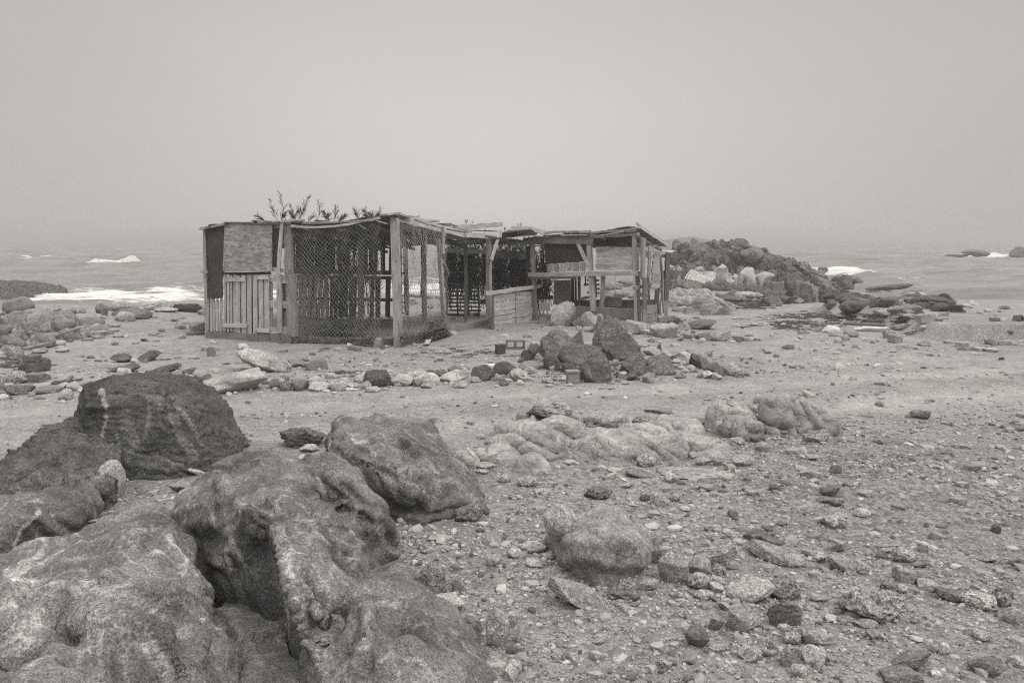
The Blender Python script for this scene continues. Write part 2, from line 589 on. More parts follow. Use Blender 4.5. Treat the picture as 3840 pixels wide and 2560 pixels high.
xs = warp_axis(-70, 70, 520, 0.5, 3.6)
ys = np.concatenate([np.linspace(-8, 1.5, 25)[:-1], 1.5 * (95 / 1.5) ** (np.linspace(0, 1, 560))])
X, Y = np.meshgrid(xs, ys)
V = np.stack([X, Y, terrain(X, Y)], -1).reshape(-1, 3)
me = mesh_np('ground', V, grid_faces(len(ys), len(xs)), M['ground'], True)
tag(link('ground', me), 'pale gravel and sand shore with a worn vehicle track crossing it', 'ground', kind='structure')

# ---- the sea: rows closer together near the shore
ang = np.linspace(R(-62), R(62), 620)
rr = 1.0 / np.linspace(1 / 17., 1 / 2600., 640)
A, RR = np.meshgrid(ang, rr)
X = RR * np.tan(A) * .9
Y = RR + 0 * A
P3 = np.stack([X, Y, 0 * X], -1).reshape(-1, 3)
fade = (1 / (1 + (Y / 420.) ** 2)).ravel()
shore = ss(24, 60, Y).ravel()
w1 = fbm(P3 * (.035, .11, 1), 2, 41)
w2 = fbm(P3 * (.16, .42, 1), 4, 42)
zz = (.55 * w1 + .60 * np.abs(w2) ** .9 * np.sign(w2)) * (.25 + .75 * shore) * (.5 + .5 * fade)
foam = np.zeros(len(P3))


def foam_at(u, v, ru, rv, amt):
    """foam spread round a point of the water: half-widths ru, rv as seen in the photo"""
    global foam
    c = on_z(u, v, SEA)
    du = abs(on_z(u + ru, v, SEA)[0] - c[0])
    dy = (on_z(u, max(v - rv, 903), SEA)[1] - on_z(u, v + rv, SEA)[1]) / 2
    k = ((P3[:, 0] - c[0]) / du) ** 2 + ((P3[:, 1] - c[1]) / dy) ** 2
    foam = np.maximum(foam, amt * np.exp(-k ** 1.4))


for a in ((430, 991, 130, 4, .6), (430, 1118, 420, 22, .72), (640, 1095, 240, 15, .68), (800, 1135, 260, 18, .66), (330, 1095, 170, 12, .6), (200, 1125, 160, 16, .6), (560, 1142, 300, 14, .55), (1000, 1095, 260, 20, .6), (480, 1052, 300, 7, .22), (300, 1030, 200, 5, .2), (700, 1040, 200, 6, .2), (150, 1010, 200, 5, .2),
          (560, 1108, 330, 26, .42), (600, 1150, 300, 16, .3), (1000, 1110, 300, 30, .55), (1590, 1090, 260, 40, .62), (1600, 1040, 180, 16, .4),
          (110, 965, 70, 3, .75), (20, 950, 60, 3, .6), (60, 973, 60, 3, .6), (430, 1002, 160, 5, .35), (600, 1015, 120, 5, .25),
          (3150, 1010, 120, 11, .85), (3230, 1026, 200, 14, .68), (3350, 1050, 160, 7, .5), (3120, 1036, 60, 8, .6), (3700, 958, 110, 4, .9), (3640, 962, 120, 4, .7), (3800, 962, 90, 4, .8),
          (3180, 1084, 100, 9, .35), (3420, 1090, 90, 6, .3), (3300, 1012, 160, 5, .3), (3080, 966, 60, 3, .4), (2700, 1085, 200, 20, .3),
          (3000, 900, 300, 1.6, .5), (3300, 898, 300, 1.6, .5), (3550, 897, 260, 1.4, .4), (3300, 985, 300, 4, .2), (3500, 1040, 250, 6, .2), (3450, 930, 260, 2.5, .25), (3650, 1000, 250, 4, .2)):
    foam_at(*a)
V = P3.copy()
V[:, 2] = SEA + zz + .05 * foam * (1 + fbm(P3 * .9, 2, 43))
me = mesh_np('sea', V, grid_faces(len(rr), len(ang)), M['sea'], True, {'foam': ('POINT', foam)})
tag(link('sea', me), 'grey choppy sea fading into the mist with streaks of foam', 'sea', kind='structure')


def surf(name, u0, u1, v, hgt, dep, seed, label, top):
    """the white tumbling crest of a breaking wave: a lumpy swell of spray standing on the water"""
    c0, c1 = on_z(u0, v, SEA), on_z(u1, v, SEA)
    L = np.linalg.norm(c1 - c0)
    S, T = np.meshgrid(np.linspace(0, 1, 140), np.linspace(0, math.pi, 36))
    prof = np.interp(S, [t[0] for t in top], [t[1] for t in top])
    pts = np.stack([c0[0] + (c1[0] - c0[0]) * S + 0 * T, c0[1] + (c1[1] - c0[1]) * S - np.cos(T) * dep, SEA - .1 + np.sin(T) * hgt * prof], -1).reshape(-1, 3)
    q = pts * (1.0 / (.22 * hgt + .1))
    nrm = np.stack([0 * T, -np.cos(T), np.sin(T)], -1).reshape(-1, 3)
    amp = (.30 * hgt * (.2 + prof)).reshape(-1, 1)
    pts = pts + nrm * amp * fbm(q * .5, 4, seed)[:, None]
    me = mesh_np(name, pts, grid_faces(36, 140), M['foam'], True)
    return tag(link(name, me), label, 'wave', kind='structure')


surf('breaking_wave', 335, 520, 988, .95, 1.6, 5, 'white breaking wave crest on the open sea beside the shack', [(0, .15), (.12, .55), (.3, .6), (.5, .35), (.68, .6), (.86, 1), (.95, .7), (1, .1)])
surf('distant_surf', 2900, 3580, 896, 1.7, 6, 8, 'long faint line of surf near the misty horizon', [(0, .0), (.3, .2), (.5, .35), (.75, .55), (.9, 1), (.96, .9), (1, 0)])
surf('reef_surf', 3640, 3810, 955, .5, .8, 9, 'burst of white surf between two far reefs', [(0, .1), (.3, .8), (.5, 1), (.7, .5), (1, .1)])


def ridge(name, pts, Y, depth, zb, mat, seed, amp):
    """a far hill from its skyline: photo points, with a real depth behind"""
    us = np.linspace(pts[0][0], pts[-1][0], 160)
    vs = np.interp(us, [p[0] for p in pts], [p[1] for p in pts])
    top = np.array([at(a, b, Y) for a, b in zip(us, vs)])
    T = np.linspace(0, math.pi, 24)
    pts = np.stack([np.repeat(top[None, :, 0], 24, 0), Y - np.cos(T)[:, None] * depth + 0 * top[None, :, 0], zb + np.sin(T)[:, None] * (top[None, :, 2] - zb)], -1).reshape(-1, 3)
    pts[:, 2] += amp * fbm(pts * .08, 4, seed) * (np.repeat(np.sin(T), 160))
    return link(name, mesh_np(name, pts, grid_faces(24, 160), mat, True), None, None, .2)


tag(ridge('hills', [(2380, 915), (2450, 908), (2510, 900), (2560, 893), (2600, 893), (2640, 900), (2700, 906), (2780, 914)], 130, 18, SEA - 1, M['hill'], 3, .4),
    'faint misty headland low on the horizon', 'hill', kind='structure')

# ================================================================== rocks
FINE = {'n': 0}


def detail(V, F, style, amp, seed):
    n = normals(V, F)
    o = seed * 3.7
    if style == 'gneiss':
        q = V + .35 * np.stack([fbm(V * 1.2 + o, 3, seed + k) for k in (1, 2, 3)], 1)
        s = q @ np.array([.55, .35, .75])
        d = .055 * fbm(V * 2.0 + o, 3, seed) + .016 * np.abs(np.sin(s * 17)) + .010 * np.sin(s * 46 + 3 * fbm(V * 3, 2, seed))
        d = d + .010 * fbm(V * 9 + o, 4, seed + 5, .6) + .05 * np.minimum(0, fbm(V * 3.1 + o, 2, seed + 9) + .18)
    elif style == 'dark':
        q = V + .1 * np.stack([fbm(V * 3 + o, 3, seed + k) for k in (1, 2, 3)], 1)
        d1, d2, val = worley(q * (3.2, 3.2, 6.5) + o, seed)
        s = (q @ np.array([.25, .2, .95])) * 13
        st = np.abs((s + 1.2 * fbm(V * 2, 3, seed)) % 1 - .5)
        topz = ss(.1, .75, n[:, 2])
        d = .025 * fbm(V * 2 + o, 3, seed) + (.008 + .04 * topz) * (val - .5) * ss(0, .10, d2 - d1) + (.012 + .03 * topz) * st + .014 * fbm(V * 12 + o, 4, seed + 5, .6)
    else:
        d = .06 * fbm(V * 2.2 + o, 4, seed) + .014 * fbm(V * 12 + o, 4, seed + 5, .6)
    return V + n * (amp * d)[:, None]


def remesh(hulls, voxel):
    bm = bmesh.new()
    for pts in hulls:
        vs = [bm.verts.new(p) for p in pts]
        r = bmesh.ops.convex_hull(bm, input=vs)
        junk = [e for e in r['geom_interior'] if isinstance(e, bmesh.types.BMVert)]
        bmesh.ops.delete(bm, geom=list(set(junk)), context='VERTS')
    me = bpy.data.meshes.new('tmp')
    bm.to_mesh(me)
    bm.free()
    o = bpy.data.objects.new('tmp', me)
    COL.objects.link(o)
    md = o.modifiers.new('r', 'REMESH')
    md.mode = 'VOXEL'
    md.voxel_size = voxel
    dg = bpy.context.evaluated_depsgraph_get()
    ev = o.evaluated_get(dg).to_mesh()
    n = len(ev.vertices)
    V = np.empty(n * 3)
    ev.vertices.foreach_get('co', V)
    V = V.reshape(-1, 3)
    F = np.array([list(p.vertices) for p in ev.polygons if len(p.vertices) == 4])
    bpy.data.objects.remove(o)
    bpy.data.meshes.remove(me)
    return V, F


def pieces(V, F):
    """the connected pieces of a mesh, largest first, specks left out"""
    lab = np.arange(len(V))
    while True:
        m_ = lab[F].min(1)
        new = lab.copy()
        for k in range(F.shape[1]):
            np.minimum.at(new, F[:, k], m_)
        if (new == lab).all():
            break
        lab = new
    cnt_ = np.bincount(lab)
    out = []
    for r in np.argsort(-cnt_):
        if cnt_[r] < 250:
            break
        ok = lab == r
        idx = np.cumsum(ok) - 1
        out.append((V[ok], idx[F[ok[F[:, 0]]]]))
    return out


def relax(V, F, it):
    e = np.concatenate([F[:, [0, 1]], F[:, [1, 2]], F[:, [2, 3]], F[:, [3, 0]]])
    cnt = np.bincount(e[:, 0], minlength=len(V)) + np.bincount(e[:, 1], minlength=len(V))
    for _ in range(it):
        s = np.zeros_like(V)
        for k in range(3):
            s[:, k] = np.bincount(e[:, 0], V[e[:, 1], k], len(V)) + np.bincount(e[:, 1], V[e[:, 0], k], len(V))
        V = V * .35 + .65 * s / np.maximum(cnt, 1)[:, None]
    return V


def sculpt(V, F, ops):
    """dents (negative) and ridges (positive) along lines lying on the surface"""
    for line, rad, amt in ops:
        n = normals(V, F)
        U, W_, D = project(V)
        pts = []
        for (a, b) in zip(line, line[1:] + line[-1:]):
            for t in np.linspace(0, 1, 7)[:-1]:
                u, v = (a[0] + (b[0] - a[0]) * t) * 1.63265, (a[1] + (b[1] - a[1]) * t) * 1.63265
                near = np.nonzero((U - u) ** 2 + (W_ - v) ** 2 < 18 ** 2)[0]
                if len(near):
                    pts.append(V[near[np.argmin(D[near])]])
        if not pts:
            continue
        d = np.min(np.linalg.norm(V[:, None, :] - np.array(pts)[None], axis=2), axis=1)
        V = V + n * (amt * np.exp(-(d / rad) ** 2))[:, None]
    return V


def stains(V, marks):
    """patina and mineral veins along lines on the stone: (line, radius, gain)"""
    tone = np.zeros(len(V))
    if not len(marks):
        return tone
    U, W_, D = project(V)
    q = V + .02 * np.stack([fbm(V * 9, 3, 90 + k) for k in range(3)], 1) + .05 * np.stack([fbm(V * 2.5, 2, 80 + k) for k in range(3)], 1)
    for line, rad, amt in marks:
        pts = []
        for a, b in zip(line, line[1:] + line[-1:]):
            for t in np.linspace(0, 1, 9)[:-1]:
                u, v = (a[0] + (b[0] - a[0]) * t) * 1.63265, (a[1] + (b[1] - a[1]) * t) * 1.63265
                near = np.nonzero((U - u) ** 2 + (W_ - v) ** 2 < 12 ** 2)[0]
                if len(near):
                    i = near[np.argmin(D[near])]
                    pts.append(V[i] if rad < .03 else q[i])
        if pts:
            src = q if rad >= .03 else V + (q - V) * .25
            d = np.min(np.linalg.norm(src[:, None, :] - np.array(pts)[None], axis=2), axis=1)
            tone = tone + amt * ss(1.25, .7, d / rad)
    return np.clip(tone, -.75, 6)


def hull_rock(name, hulls, shade, mat, label, style='gneiss', voxel=.022, it=5, amp=1.0, seed=1, ops=(), cat='rock', group=None, stain=(), back=.75, slide=(0, 0), fold=0., axis=(.58, -.82), cuts=()):
    """a boulder from the outlines of its masses: (points (x, y in crop 0, distance), thickness) each"""
    H = []
    for pts, thick in hulls:
        w = np.array([at(a * 1.63265, b * 1.63265, Y) if Y > 1.6 else on_z(a * 1.63265, b * 1.63265, Y) for a, b, Y in pts])
        c = w.mean(0)
        rear = w + (slide[0], thick, slide[1])
        rear[:, [0, 2]] = rear[:, [0, 2]] * back + c[[0, 2]] * (1 - back)
        H.append(np.concatenate([w, rear, np.stack([w[:, 0], w[:, 1] + .05, np.minimum(w[:, 2], 0) - .12], 1)]))
    V, F = remesh(H, voxel)
    V = relax(V, F, it)
    V = sculpt(V, F, list(ops))
    V = relax(V, F, 1)
    for n_, dep in cuts:                       # broken faces
        n_ = np.array(n_, float) / np.linalg.norm(n_)
        t = V @ n_ - ((V @ n_).max() - dep)
        V = V - (np.maximum(t, 0) * .97)[:, None] * n_
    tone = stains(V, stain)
    if fold:                                   # long sharp folds and thin veins running along the rock
        ax = np.array([axis[0], axis[1], -.15])
        ax /= np.linalg.norm(ax)
        sd = np.cross(ax, (0, 0, 1.))
        q = np.stack([V @ ax * .75, V @ sd * 2.3, V[:, 2] * 1.6], 1) + .45 * np.stack([fbm(V * 1.3 + seed, 2, seed + 30 + k) for k in range(3)], 1)
        r1 = 1 - 2 * np.abs(perlin(q + seed * 1.7, seed + 40))
        r2 = 1 - 2 * np.abs(perlin(q * 2.3 + seed * 2.1, seed + 41))
        V = V + normals(V, F) * (fold * (r1 - .5 + .38 * (r2 - .5)))[:, None]
        vn = np.abs(perlin(q * 1.6 + 5.5, seed + 42))
        on = ss(.0, .18, fbm(V * 1.4, 2, seed + 43))
        v2 = np.abs(perlin(q * 3.1 + 9.5, seed + 44))
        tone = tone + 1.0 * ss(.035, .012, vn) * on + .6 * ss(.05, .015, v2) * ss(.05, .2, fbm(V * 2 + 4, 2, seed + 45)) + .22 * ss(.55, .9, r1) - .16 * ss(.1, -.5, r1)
    V = detail(V, F, style, amp, seed)
    org = V.mean(0)
    org[2] = terrain(org[0], org[1])
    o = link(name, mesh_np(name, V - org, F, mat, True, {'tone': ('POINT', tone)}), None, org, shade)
    return tag(o, label, cat, group)


STONES = []          # (object, crop pixel size, shade, kind, position) for the labels


def rock_shape(seed, kind, sub):
    rng = np.random.default_rng(seed)
    V, F = ico(sub)
    V = V.copy()
    o = rng.uniform(0, 50, 3)
    low = {'r': .12, 'a': .14, 's': .14, 'p': .24, 'j': .30, 't': .05}[kind]
    V = V * (1 + low * fbm(V * 1.3 + o, 2, seed))[:, None]
    planes = []
    if kind == 's':
        V[:, 2] *= .55
        for k in range(8):
            t = rng.uniform(0, 6.28)
            n = np.array([math.cos(t), math.sin(t), rng.normal(0, .35)])
            planes.append((n, rng.uniform(.55, .88)))
        for k in range(3):
            planes.append((np.array([rng.normal(0, .22), rng.normal(0, .22), 1.]), rng.uniform(.22, .36)))
    elif kind == 't':
        B = rand_rot(rng)
        for k in range(3):
            for sgn in (1, -1):
                planes.append((B[k] * sgn + rng.normal(0, .1, 3), rng.uniform(.52, .70)))
        planes.append((rng.normal(size=3), .72))
    else:
        cuts, lo, hi = {'r': (7, .74, .95), 'a': (12, .48, .80), 'p': (6, .66, .92), 'j': (10, .45, .8)}[kind]
        planes = [(rng.normal(size=3), rng.uniform(lo, hi)) for k in range(cuts)]
    for n, d in planes:
        n = n / np.linalg.norm(n)
        t = V @ n - d
        V = V - (np.maximum(t, 0) * .96)[:, None] * n
    if sub >= 3:
        if kind == 's':
            s = V @ np.array([.1, .25, .96]) * 6.5 + .5 * fbm(V * 1.5 + o, 2, seed)
            V = V * (1 + .07 * np.abs(s % 1 - .5) + .035 * fbm(V * 4 + o, 4, seed, .6))[:, None]
        elif kind == 'p':
            d1, d2, val = worley(V * 3.4 + o, seed)
            V = V * (1 - .20 * ss(.45, .1, d1) + .07 * fbm(V * 4 + o, 3, seed))[:, None]
        elif kind == 'j':
            V = V * (1 + .18 * fbm(V * 3 + o, 4, seed, .55, True) - .1)[:, None]
        elif kind == 'a':
            d1, d2, val = worley(V * 1.7 + o, seed)
            V = V * (1 + .05 * (val - .5) * ss(0, .10, d2 - d1) + .05 * fbm(V * 2.6 + o, 5, seed, .55))[:, None]
        else:
            V = V * (1 + .05 * fbm(V * 3 + o, 5, seed, .55))[:, None]
    return V, F, rng


KMAT = {'r': 'stone', 'a': 'stone', 's': 'strata', 'p': 'pitted', 'j': 'dark', 't': 'stone'}


def stone(zk, x, yb, w, h, shade=.3, kind='r', tilt=0, deep=.8, name='beach_stone', label=None, up=0., Y=None, mat=None, cat='stone', group='stones and boulders on the shore', sub=None, seed=None):
    """a stone whose foot shows at crop point (x, yb), w wide and h tall in that crop; up: metres it stands above the ground"""
    u, v = Z(zk, x, yb)
    sc = ZM[zk][2]
    G = at(u, v, Y) if Y else gp(u, v, up)
    if zk == 14 and G[1] > 36.5:
        G = at(u, v, 36.5)                # heaped against the foot of the headland
    dep = float((G - EYE) @ _f)
    k = sc * dep / FPX
    Wd, Hi = w * k, h * k
    D = deep * Wd if kind != 's' else min(deep, .7) * Wd
    al = math.atan2(CAM_H - G[2], math.hypot(G[0], G[1]))
    D = min(D, Hi * 2.6)
    Hh = max(.5 * Hi, (Hi - .45 * D * math.sin(al)) / math.cos(al))
    if sub is None:
        px = w * sc * 1024 / 3840
        sub = 6 if px > 90 else 5 if px > 34 else 4 if px > 10 else 3
    if seed is None:
        seed = int(u * 7 + v * 13) % 100000
    S, F, rng = rock_shape(seed, kind, sub)
    S = S @ (rotm((0, 0, 1), rng.uniform(0, 6)) if kind in 's' else rand_rot(rng))
    S = S * (Wd, D, Hh)
    if tilt:
        S = S @ rotm((0, 1, 0), R(tilt))
    lo, hi = S.min(0), S.max(0)
    S = (S - (lo + hi) / 2) / (hi - lo) * (Wd, D, Hh * 1.32)
    S[:, 2] += Hh * 1.32 / 2 - Hh * .30
    gap = G[2] - Hh * .2 - float(terrain(G[0], G[1] + D * .4))
    if zk == 14 and gap > 0:                # it reaches down to the ground
        S[:, 2] = np.where(S[:, 2] < Hh * .3, Hh * .3 - (Hh * .3 - S[:, 2]) * (Hh * .6 + gap) / (Hh * .6), S[:, 2])
    fw = G[:2] / np.linalg.norm(G[:2])
    S = np.stack([S[:, 0] * fw[1] + S[:, 1] * fw[0], -S[:, 0] * fw[0] + S[:, 1] * fw[1], S[:, 2]], 1)
    org = np.array([G[0] + fw[0] * D * .42, G[1] + fw[1] * D * .42, G[2]])
    if mat is None:
        mat = M['dark'] if shade < .17 else M[KMAT[kind]]
    o = link(name, mesh_np(name, S, F, mat, sub >= 4), None, org, shade)
    tag(o, label, cat, group)
    STONES.append(dict(o=o, p=org, w=Wd, h=Hh, shade=shade, kind=kind, label=label, u=u, v=v))
    return o

# ---- the boulders at the photographer's feet
hull_rock('boulder', [([(150, 985, 6.6), (147, 930, 6.7), (165, 898, 6.9), (250, 866, 7.0), (345, 876, 7.0), (395, 888, 6.9), (440, 930, 6.7), (480, 985, 6.5), (505, 1040, 6.35),
                        (480, 1075, 6.2), (400, 1090, 6.05), (300, 1085, 6.1), (210, 1055, 6.25), (185, 930, 6.45), (230, 928, 6.4), (330, 922, 6.38), (400, 930, 6.42)], .7),
                      ([(375, 882, 7.1), (430, 903, 7.0), (470, 946, 6.8), (492, 985, 6.7), (510, 1030, 6.45), (542, 1044, 6.45), (480, 1062, 6.45), (440, 960, 6.8)], .5)],
          .098, M['dark'], 'big dark domed boulder with a pale vertical vein, highest of the near rocks', 'dark', .012, 3, .75, 11,
          [([(385, 893), (430, 935), (470, 1000), (492, 1045)], .05, -.09), ([(160, 930), (165, 1000), (190, 1040)], .05, .02), ([(180, 925), (250, 915), (330, 920), (390, 930)], .05, .05), ([(200, 900), (260, 890), (330, 895)], .03, -.04)], 'boulder', None,
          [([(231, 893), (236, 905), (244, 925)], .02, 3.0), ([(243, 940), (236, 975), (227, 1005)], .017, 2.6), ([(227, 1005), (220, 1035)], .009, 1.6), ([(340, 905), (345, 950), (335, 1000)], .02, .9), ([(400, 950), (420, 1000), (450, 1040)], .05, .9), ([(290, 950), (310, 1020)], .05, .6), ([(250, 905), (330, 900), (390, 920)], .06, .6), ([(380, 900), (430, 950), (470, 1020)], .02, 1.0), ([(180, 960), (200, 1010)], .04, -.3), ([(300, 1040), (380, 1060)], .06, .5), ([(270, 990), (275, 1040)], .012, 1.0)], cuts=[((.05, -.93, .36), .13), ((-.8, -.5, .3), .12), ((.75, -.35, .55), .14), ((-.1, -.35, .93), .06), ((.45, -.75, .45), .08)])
hull_rock('boulder', [([(58, 1040, 5.9), (62, 1008, 6.1), (95, 990, 6.3), (135, 1003, 6.2), (170, 1030, 6.0), (200, 1060, 5.8), (228, 1110, 5.4), (235, 1150, 5.2), (200, 1175, 5.1), (60, 1190, 5.0),
                        (-40, 1180, 5.0), (-60, 1110, 5.4), (5, 1092, 5.6)], .6),
                      ([(60, 1035, 6.1), (66, 1004, 6.2), (92, 988, 6.3), (140, 1008, 6.2), (120, 1045, 6.0)], .25)],
          .12, M['dark'], 'low dark sloping rock with a craggy top left of the domed boulder', 'dark', .013, 3, 1.5, 23, [([(150, 1090), (190, 1110), (225, 1120)], .02, -.03)], 'boulder', None, [([(60, 1070), (130, 1110), (200, 1120)], .06, .35), ([(20, 1130), (90, 1140)], .012, 1.0)], cuts=[((-.1, -.45, .88), .08), ((.7, -.6, .35), .08)])
hull_rock('boulder', [([(-10, 1160, .26), (60, 1138, .28), (130, 1148, .26), (172, 1185, .2), (158, 1230, .1), (60, 1272, .02), (-60, 1300, .02), (-100, 1180, .25), (70, 1190, .26), (20, 1230, .17)], .4)],
          .15, M['gneiss'], 'dark rock with swirling pale veins at the left edge above the large pale slab', 'gneiss', .012, 5, .9, 31, [([(95, 1170), (60, 1215), (40, 1265)], .04, .03)], 'boulder', None,
          [([(95, 1165), (80, 1195), (50, 1225), (36, 1262)], .011, 2.0), ([(20, 1150), (0, 1180), (-10, 1230)], .012, 1.4), ([(120, 1175), (140, 1200), (150, 1225)], .008, 1.4), ([(60, 1160), (90, 1150), (120, 1160)], .008, 1.4), ([(110, 1200), (90, 1230)], .006, 1.6)], fold=.03)
hull_rock('boulder', [([(-20, 1280, .2), (60, 1250, .22), (130, 1230, .23), (200, 1206, .24), (265, 1195, .24), (315, 1215, .22), (352, 1250, .2), (400, 1275, .18), (440, 1320, .14), (468, 1390, .08), (492, 1450, .05),
                        (508, 1520, .05), (522, 1570, .05), (545, 1650, .0), (420, 1800, .3), (100, 1950, .3), (-300, 1850, .3), (-300, 1400, .3),
                        (130, 1345, .44), (260, 1375, .43), (100, 1480, .50), (330, 1450, .42), (390, 1540, .34), (200, 1560, .5), (-60, 1390, .42)], .2)],
          .195, M['gneiss'], 'huge pale granular rock slab filling the lower left corner', 'gneiss', .012, 6, 1.0, 47,
          [([(-20, 1410), (60, 1365), (130, 1345), (230, 1350), (300, 1370), (370, 1400), (425, 1455), (440, 1540)], 0.061, 0.086), ([(20, 1480), (80, 1430), (150, 1410)], 0.122, -0.149),
           ([(190, 1480), (280, 1480), (350, 1530)], 0.136, -0.086), ([(285, 1245), (340, 1265), (385, 1300), (430, 1345)], 0.027, -0.062), ([(200, 1420), (300, 1425), (370, 1460), (420, 1540)], 0.048, 0.062), ([(60, 1520), (100, 1440), (130, 1370)], 0.048, 0.062), ([(300, 1250), (370, 1285), (400, 1330), (400, 1370)], 0.041, 0.050)], 'boulder', None,
          [([(0, 1420), (60, 1375), (130, 1350), (230, 1352), (300, 1372), (370, 1405), (420, 1460)], .035, .45), ([(150, 1285), (210, 1270), (270, 1283), (330, 1300)], .011, 1.0), ([(0, 1345), (60, 1330), (130, 1318), (220, 1325)], .010, .8), ([(20, 1400), (40, 1440), (30, 1490)], .012, .9), ([(60, 1300), (120, 1275), (190, 1262), (250, 1268)], .010, .9), ([(140, 1400), (180, 1450), (190, 1520)], .010, .6), ([(400, 1300), (440, 1370), (460, 1440)], .012, .5), ([(280, 1400), (340, 1440), (370, 1500), (400, 1560)], .012, .8), ([(0, 1300), (60, 1275), (120, 1262)], .012, .8), ([(20, 1300), (110, 1290), (200, 1285)], .008, .6), ([(240, 1262), (290, 1245), (320, 1250)], .007, .9),
           ([(270, 1350), (300, 1320), (360, 1310), (420, 1350)], .01, .5), ([(60, 1500), (70, 1460), (90, 1420)], .03, .6), ([(230, 1420), (300, 1440), (350, 1480)], .012, .6), ([(330, 1420), (370, 1430), (400, 1500)], .06, -.3), ([(250, 1520), (330, 1540)], .07, -.25), ([(10, 1470), (120, 1500)], .06, -.2)], fold=.035, axis=(.62, -.78))
hull_rock('boulder', [([(358, 1215, .02), (385, 1170, .12), (440, 1120, .26), (510, 1060, .42), (560, 1040, .48), (620, 1043, .50), (690, 1062, .48), (760, 1130, .42), (850, 1215, .24), (885, 1290, .0),
                        (430, 1285, -.1), (470, 1312, -.2), (560, 1405, -.25), (640, 1468, -.25), (705, 1528, -.2), (770, 1420, .18), (840, 1350, .06), (585, 1150, .46), (640, 1215, .44), (690, 1300, .34), (730, 1390, .24), (530, 1190, .36)], .2),
                      ([(700, 1054, .5), (760, 1053, .5), (800, 1083, .47), (845, 1118, .42), (886, 1163, .33), (903, 1215, .22), (895, 1262, .05), (870, 1280, .0), (850, 1215, .28), (790, 1140, .42), (740, 1095, .46)], .12),
                      ([(780, 1345, .06), (895, 1318, .0), (940, 1358, .0), (975, 1403, .0), (1030, 1443, .0), (1090, 1490, .0), (1168, 1532, .0), (1165, 1600, .0), (900, 1760, .1), (720, 1650, .1), (700, 1530, .02),
                        (745, 1440, .16), (815, 1368, .2), (850, 1410, .26), (900, 1470, .26), (830, 1520, .28), (980, 1500, .18)], .15)],
          .165, M['gneiss'], 'large weathered grey rock with hollows and a sharp right ridge', 'gneiss', .011, 3, .7, 59,
          [([(510, 1100), (560, 1160), (620, 1215), (660, 1300), (690, 1400), (720, 1480)], .04, .06), ([(590, 1165), (597, 1200)], .05, -.13), ([(560, 1280), (600, 1350), (640, 1420)], .12, -.12),
           ([(700, 1125), (780, 1128)], .07, -.08), ([(845, 1180), (855, 1225)], .05, -.08), ([(780, 1260), (810, 1300)], .06, -.09), ([(620, 1150), (720, 1195), (800, 1215)], .04, .05),
           ([(700, 1092), (770, 1155), (840, 1170)], .018, -.05), ([(700, 1075), (790, 1100), (860, 1150), (895, 1215)], .03, .04), ([(730, 1330), (765, 1390), (750, 1450)], .05, -.09), ([(780, 1375), (850, 1375), (930, 1400), (990, 1430)], .03, .05),
           ([(840, 1400), (850, 1450), (825, 1520), (800, 1560)], .035, .06), ([(880, 1440), (950, 1445)], .05, -.07), ([(1000, 1480), (1040, 1490)], .04, -.04), ([(770, 1420), (775, 1520)], .05, -.09), ([(660, 1330), (700, 1450), (735, 1540)], .02, .035), ([(690, 1340), (720, 1420)], .02, -.04),
           ([(400, 1180), (470, 1150), (520, 1150)], .05, .03), ([(440, 1240), (500, 1235)], .06, -.05)], 'boulder', None,
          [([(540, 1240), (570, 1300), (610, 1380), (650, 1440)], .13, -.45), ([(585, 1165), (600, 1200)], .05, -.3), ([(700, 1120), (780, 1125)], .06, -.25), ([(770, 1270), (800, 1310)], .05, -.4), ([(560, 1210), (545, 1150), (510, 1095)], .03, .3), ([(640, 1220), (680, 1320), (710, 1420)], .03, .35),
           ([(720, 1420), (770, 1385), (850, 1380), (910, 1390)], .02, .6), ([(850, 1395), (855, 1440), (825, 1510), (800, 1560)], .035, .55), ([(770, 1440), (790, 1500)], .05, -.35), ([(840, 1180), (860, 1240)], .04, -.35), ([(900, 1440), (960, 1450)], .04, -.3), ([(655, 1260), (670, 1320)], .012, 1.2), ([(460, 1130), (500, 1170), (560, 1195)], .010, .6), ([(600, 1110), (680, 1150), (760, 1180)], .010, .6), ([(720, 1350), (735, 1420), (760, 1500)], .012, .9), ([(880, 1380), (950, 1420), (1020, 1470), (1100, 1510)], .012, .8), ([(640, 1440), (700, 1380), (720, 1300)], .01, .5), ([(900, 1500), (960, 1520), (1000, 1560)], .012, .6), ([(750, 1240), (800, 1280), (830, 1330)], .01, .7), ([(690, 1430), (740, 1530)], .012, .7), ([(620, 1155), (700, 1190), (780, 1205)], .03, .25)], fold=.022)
hull_rock('boulder', [([(460, 1400, -.14), (520, 1395, -.12), (600, 1460, -.1), (690, 1545, -.08), (770, 1600, -.02), (700, 1720, .02), (540, 1700, .04), (495, 1500, -.02), (590, 1540, -.02)], .15)],
          .17, M['gneiss'], 'low rock wedged in the dark cleft between the two large near rocks', 'gneiss', .012, 5, .9, 61, [([(500, 1480), (540, 1560)], .05, -.04), ([(500, 1400), (560, 1440), (640, 1520)], .03, .03)], 'boulder', fold=.02)
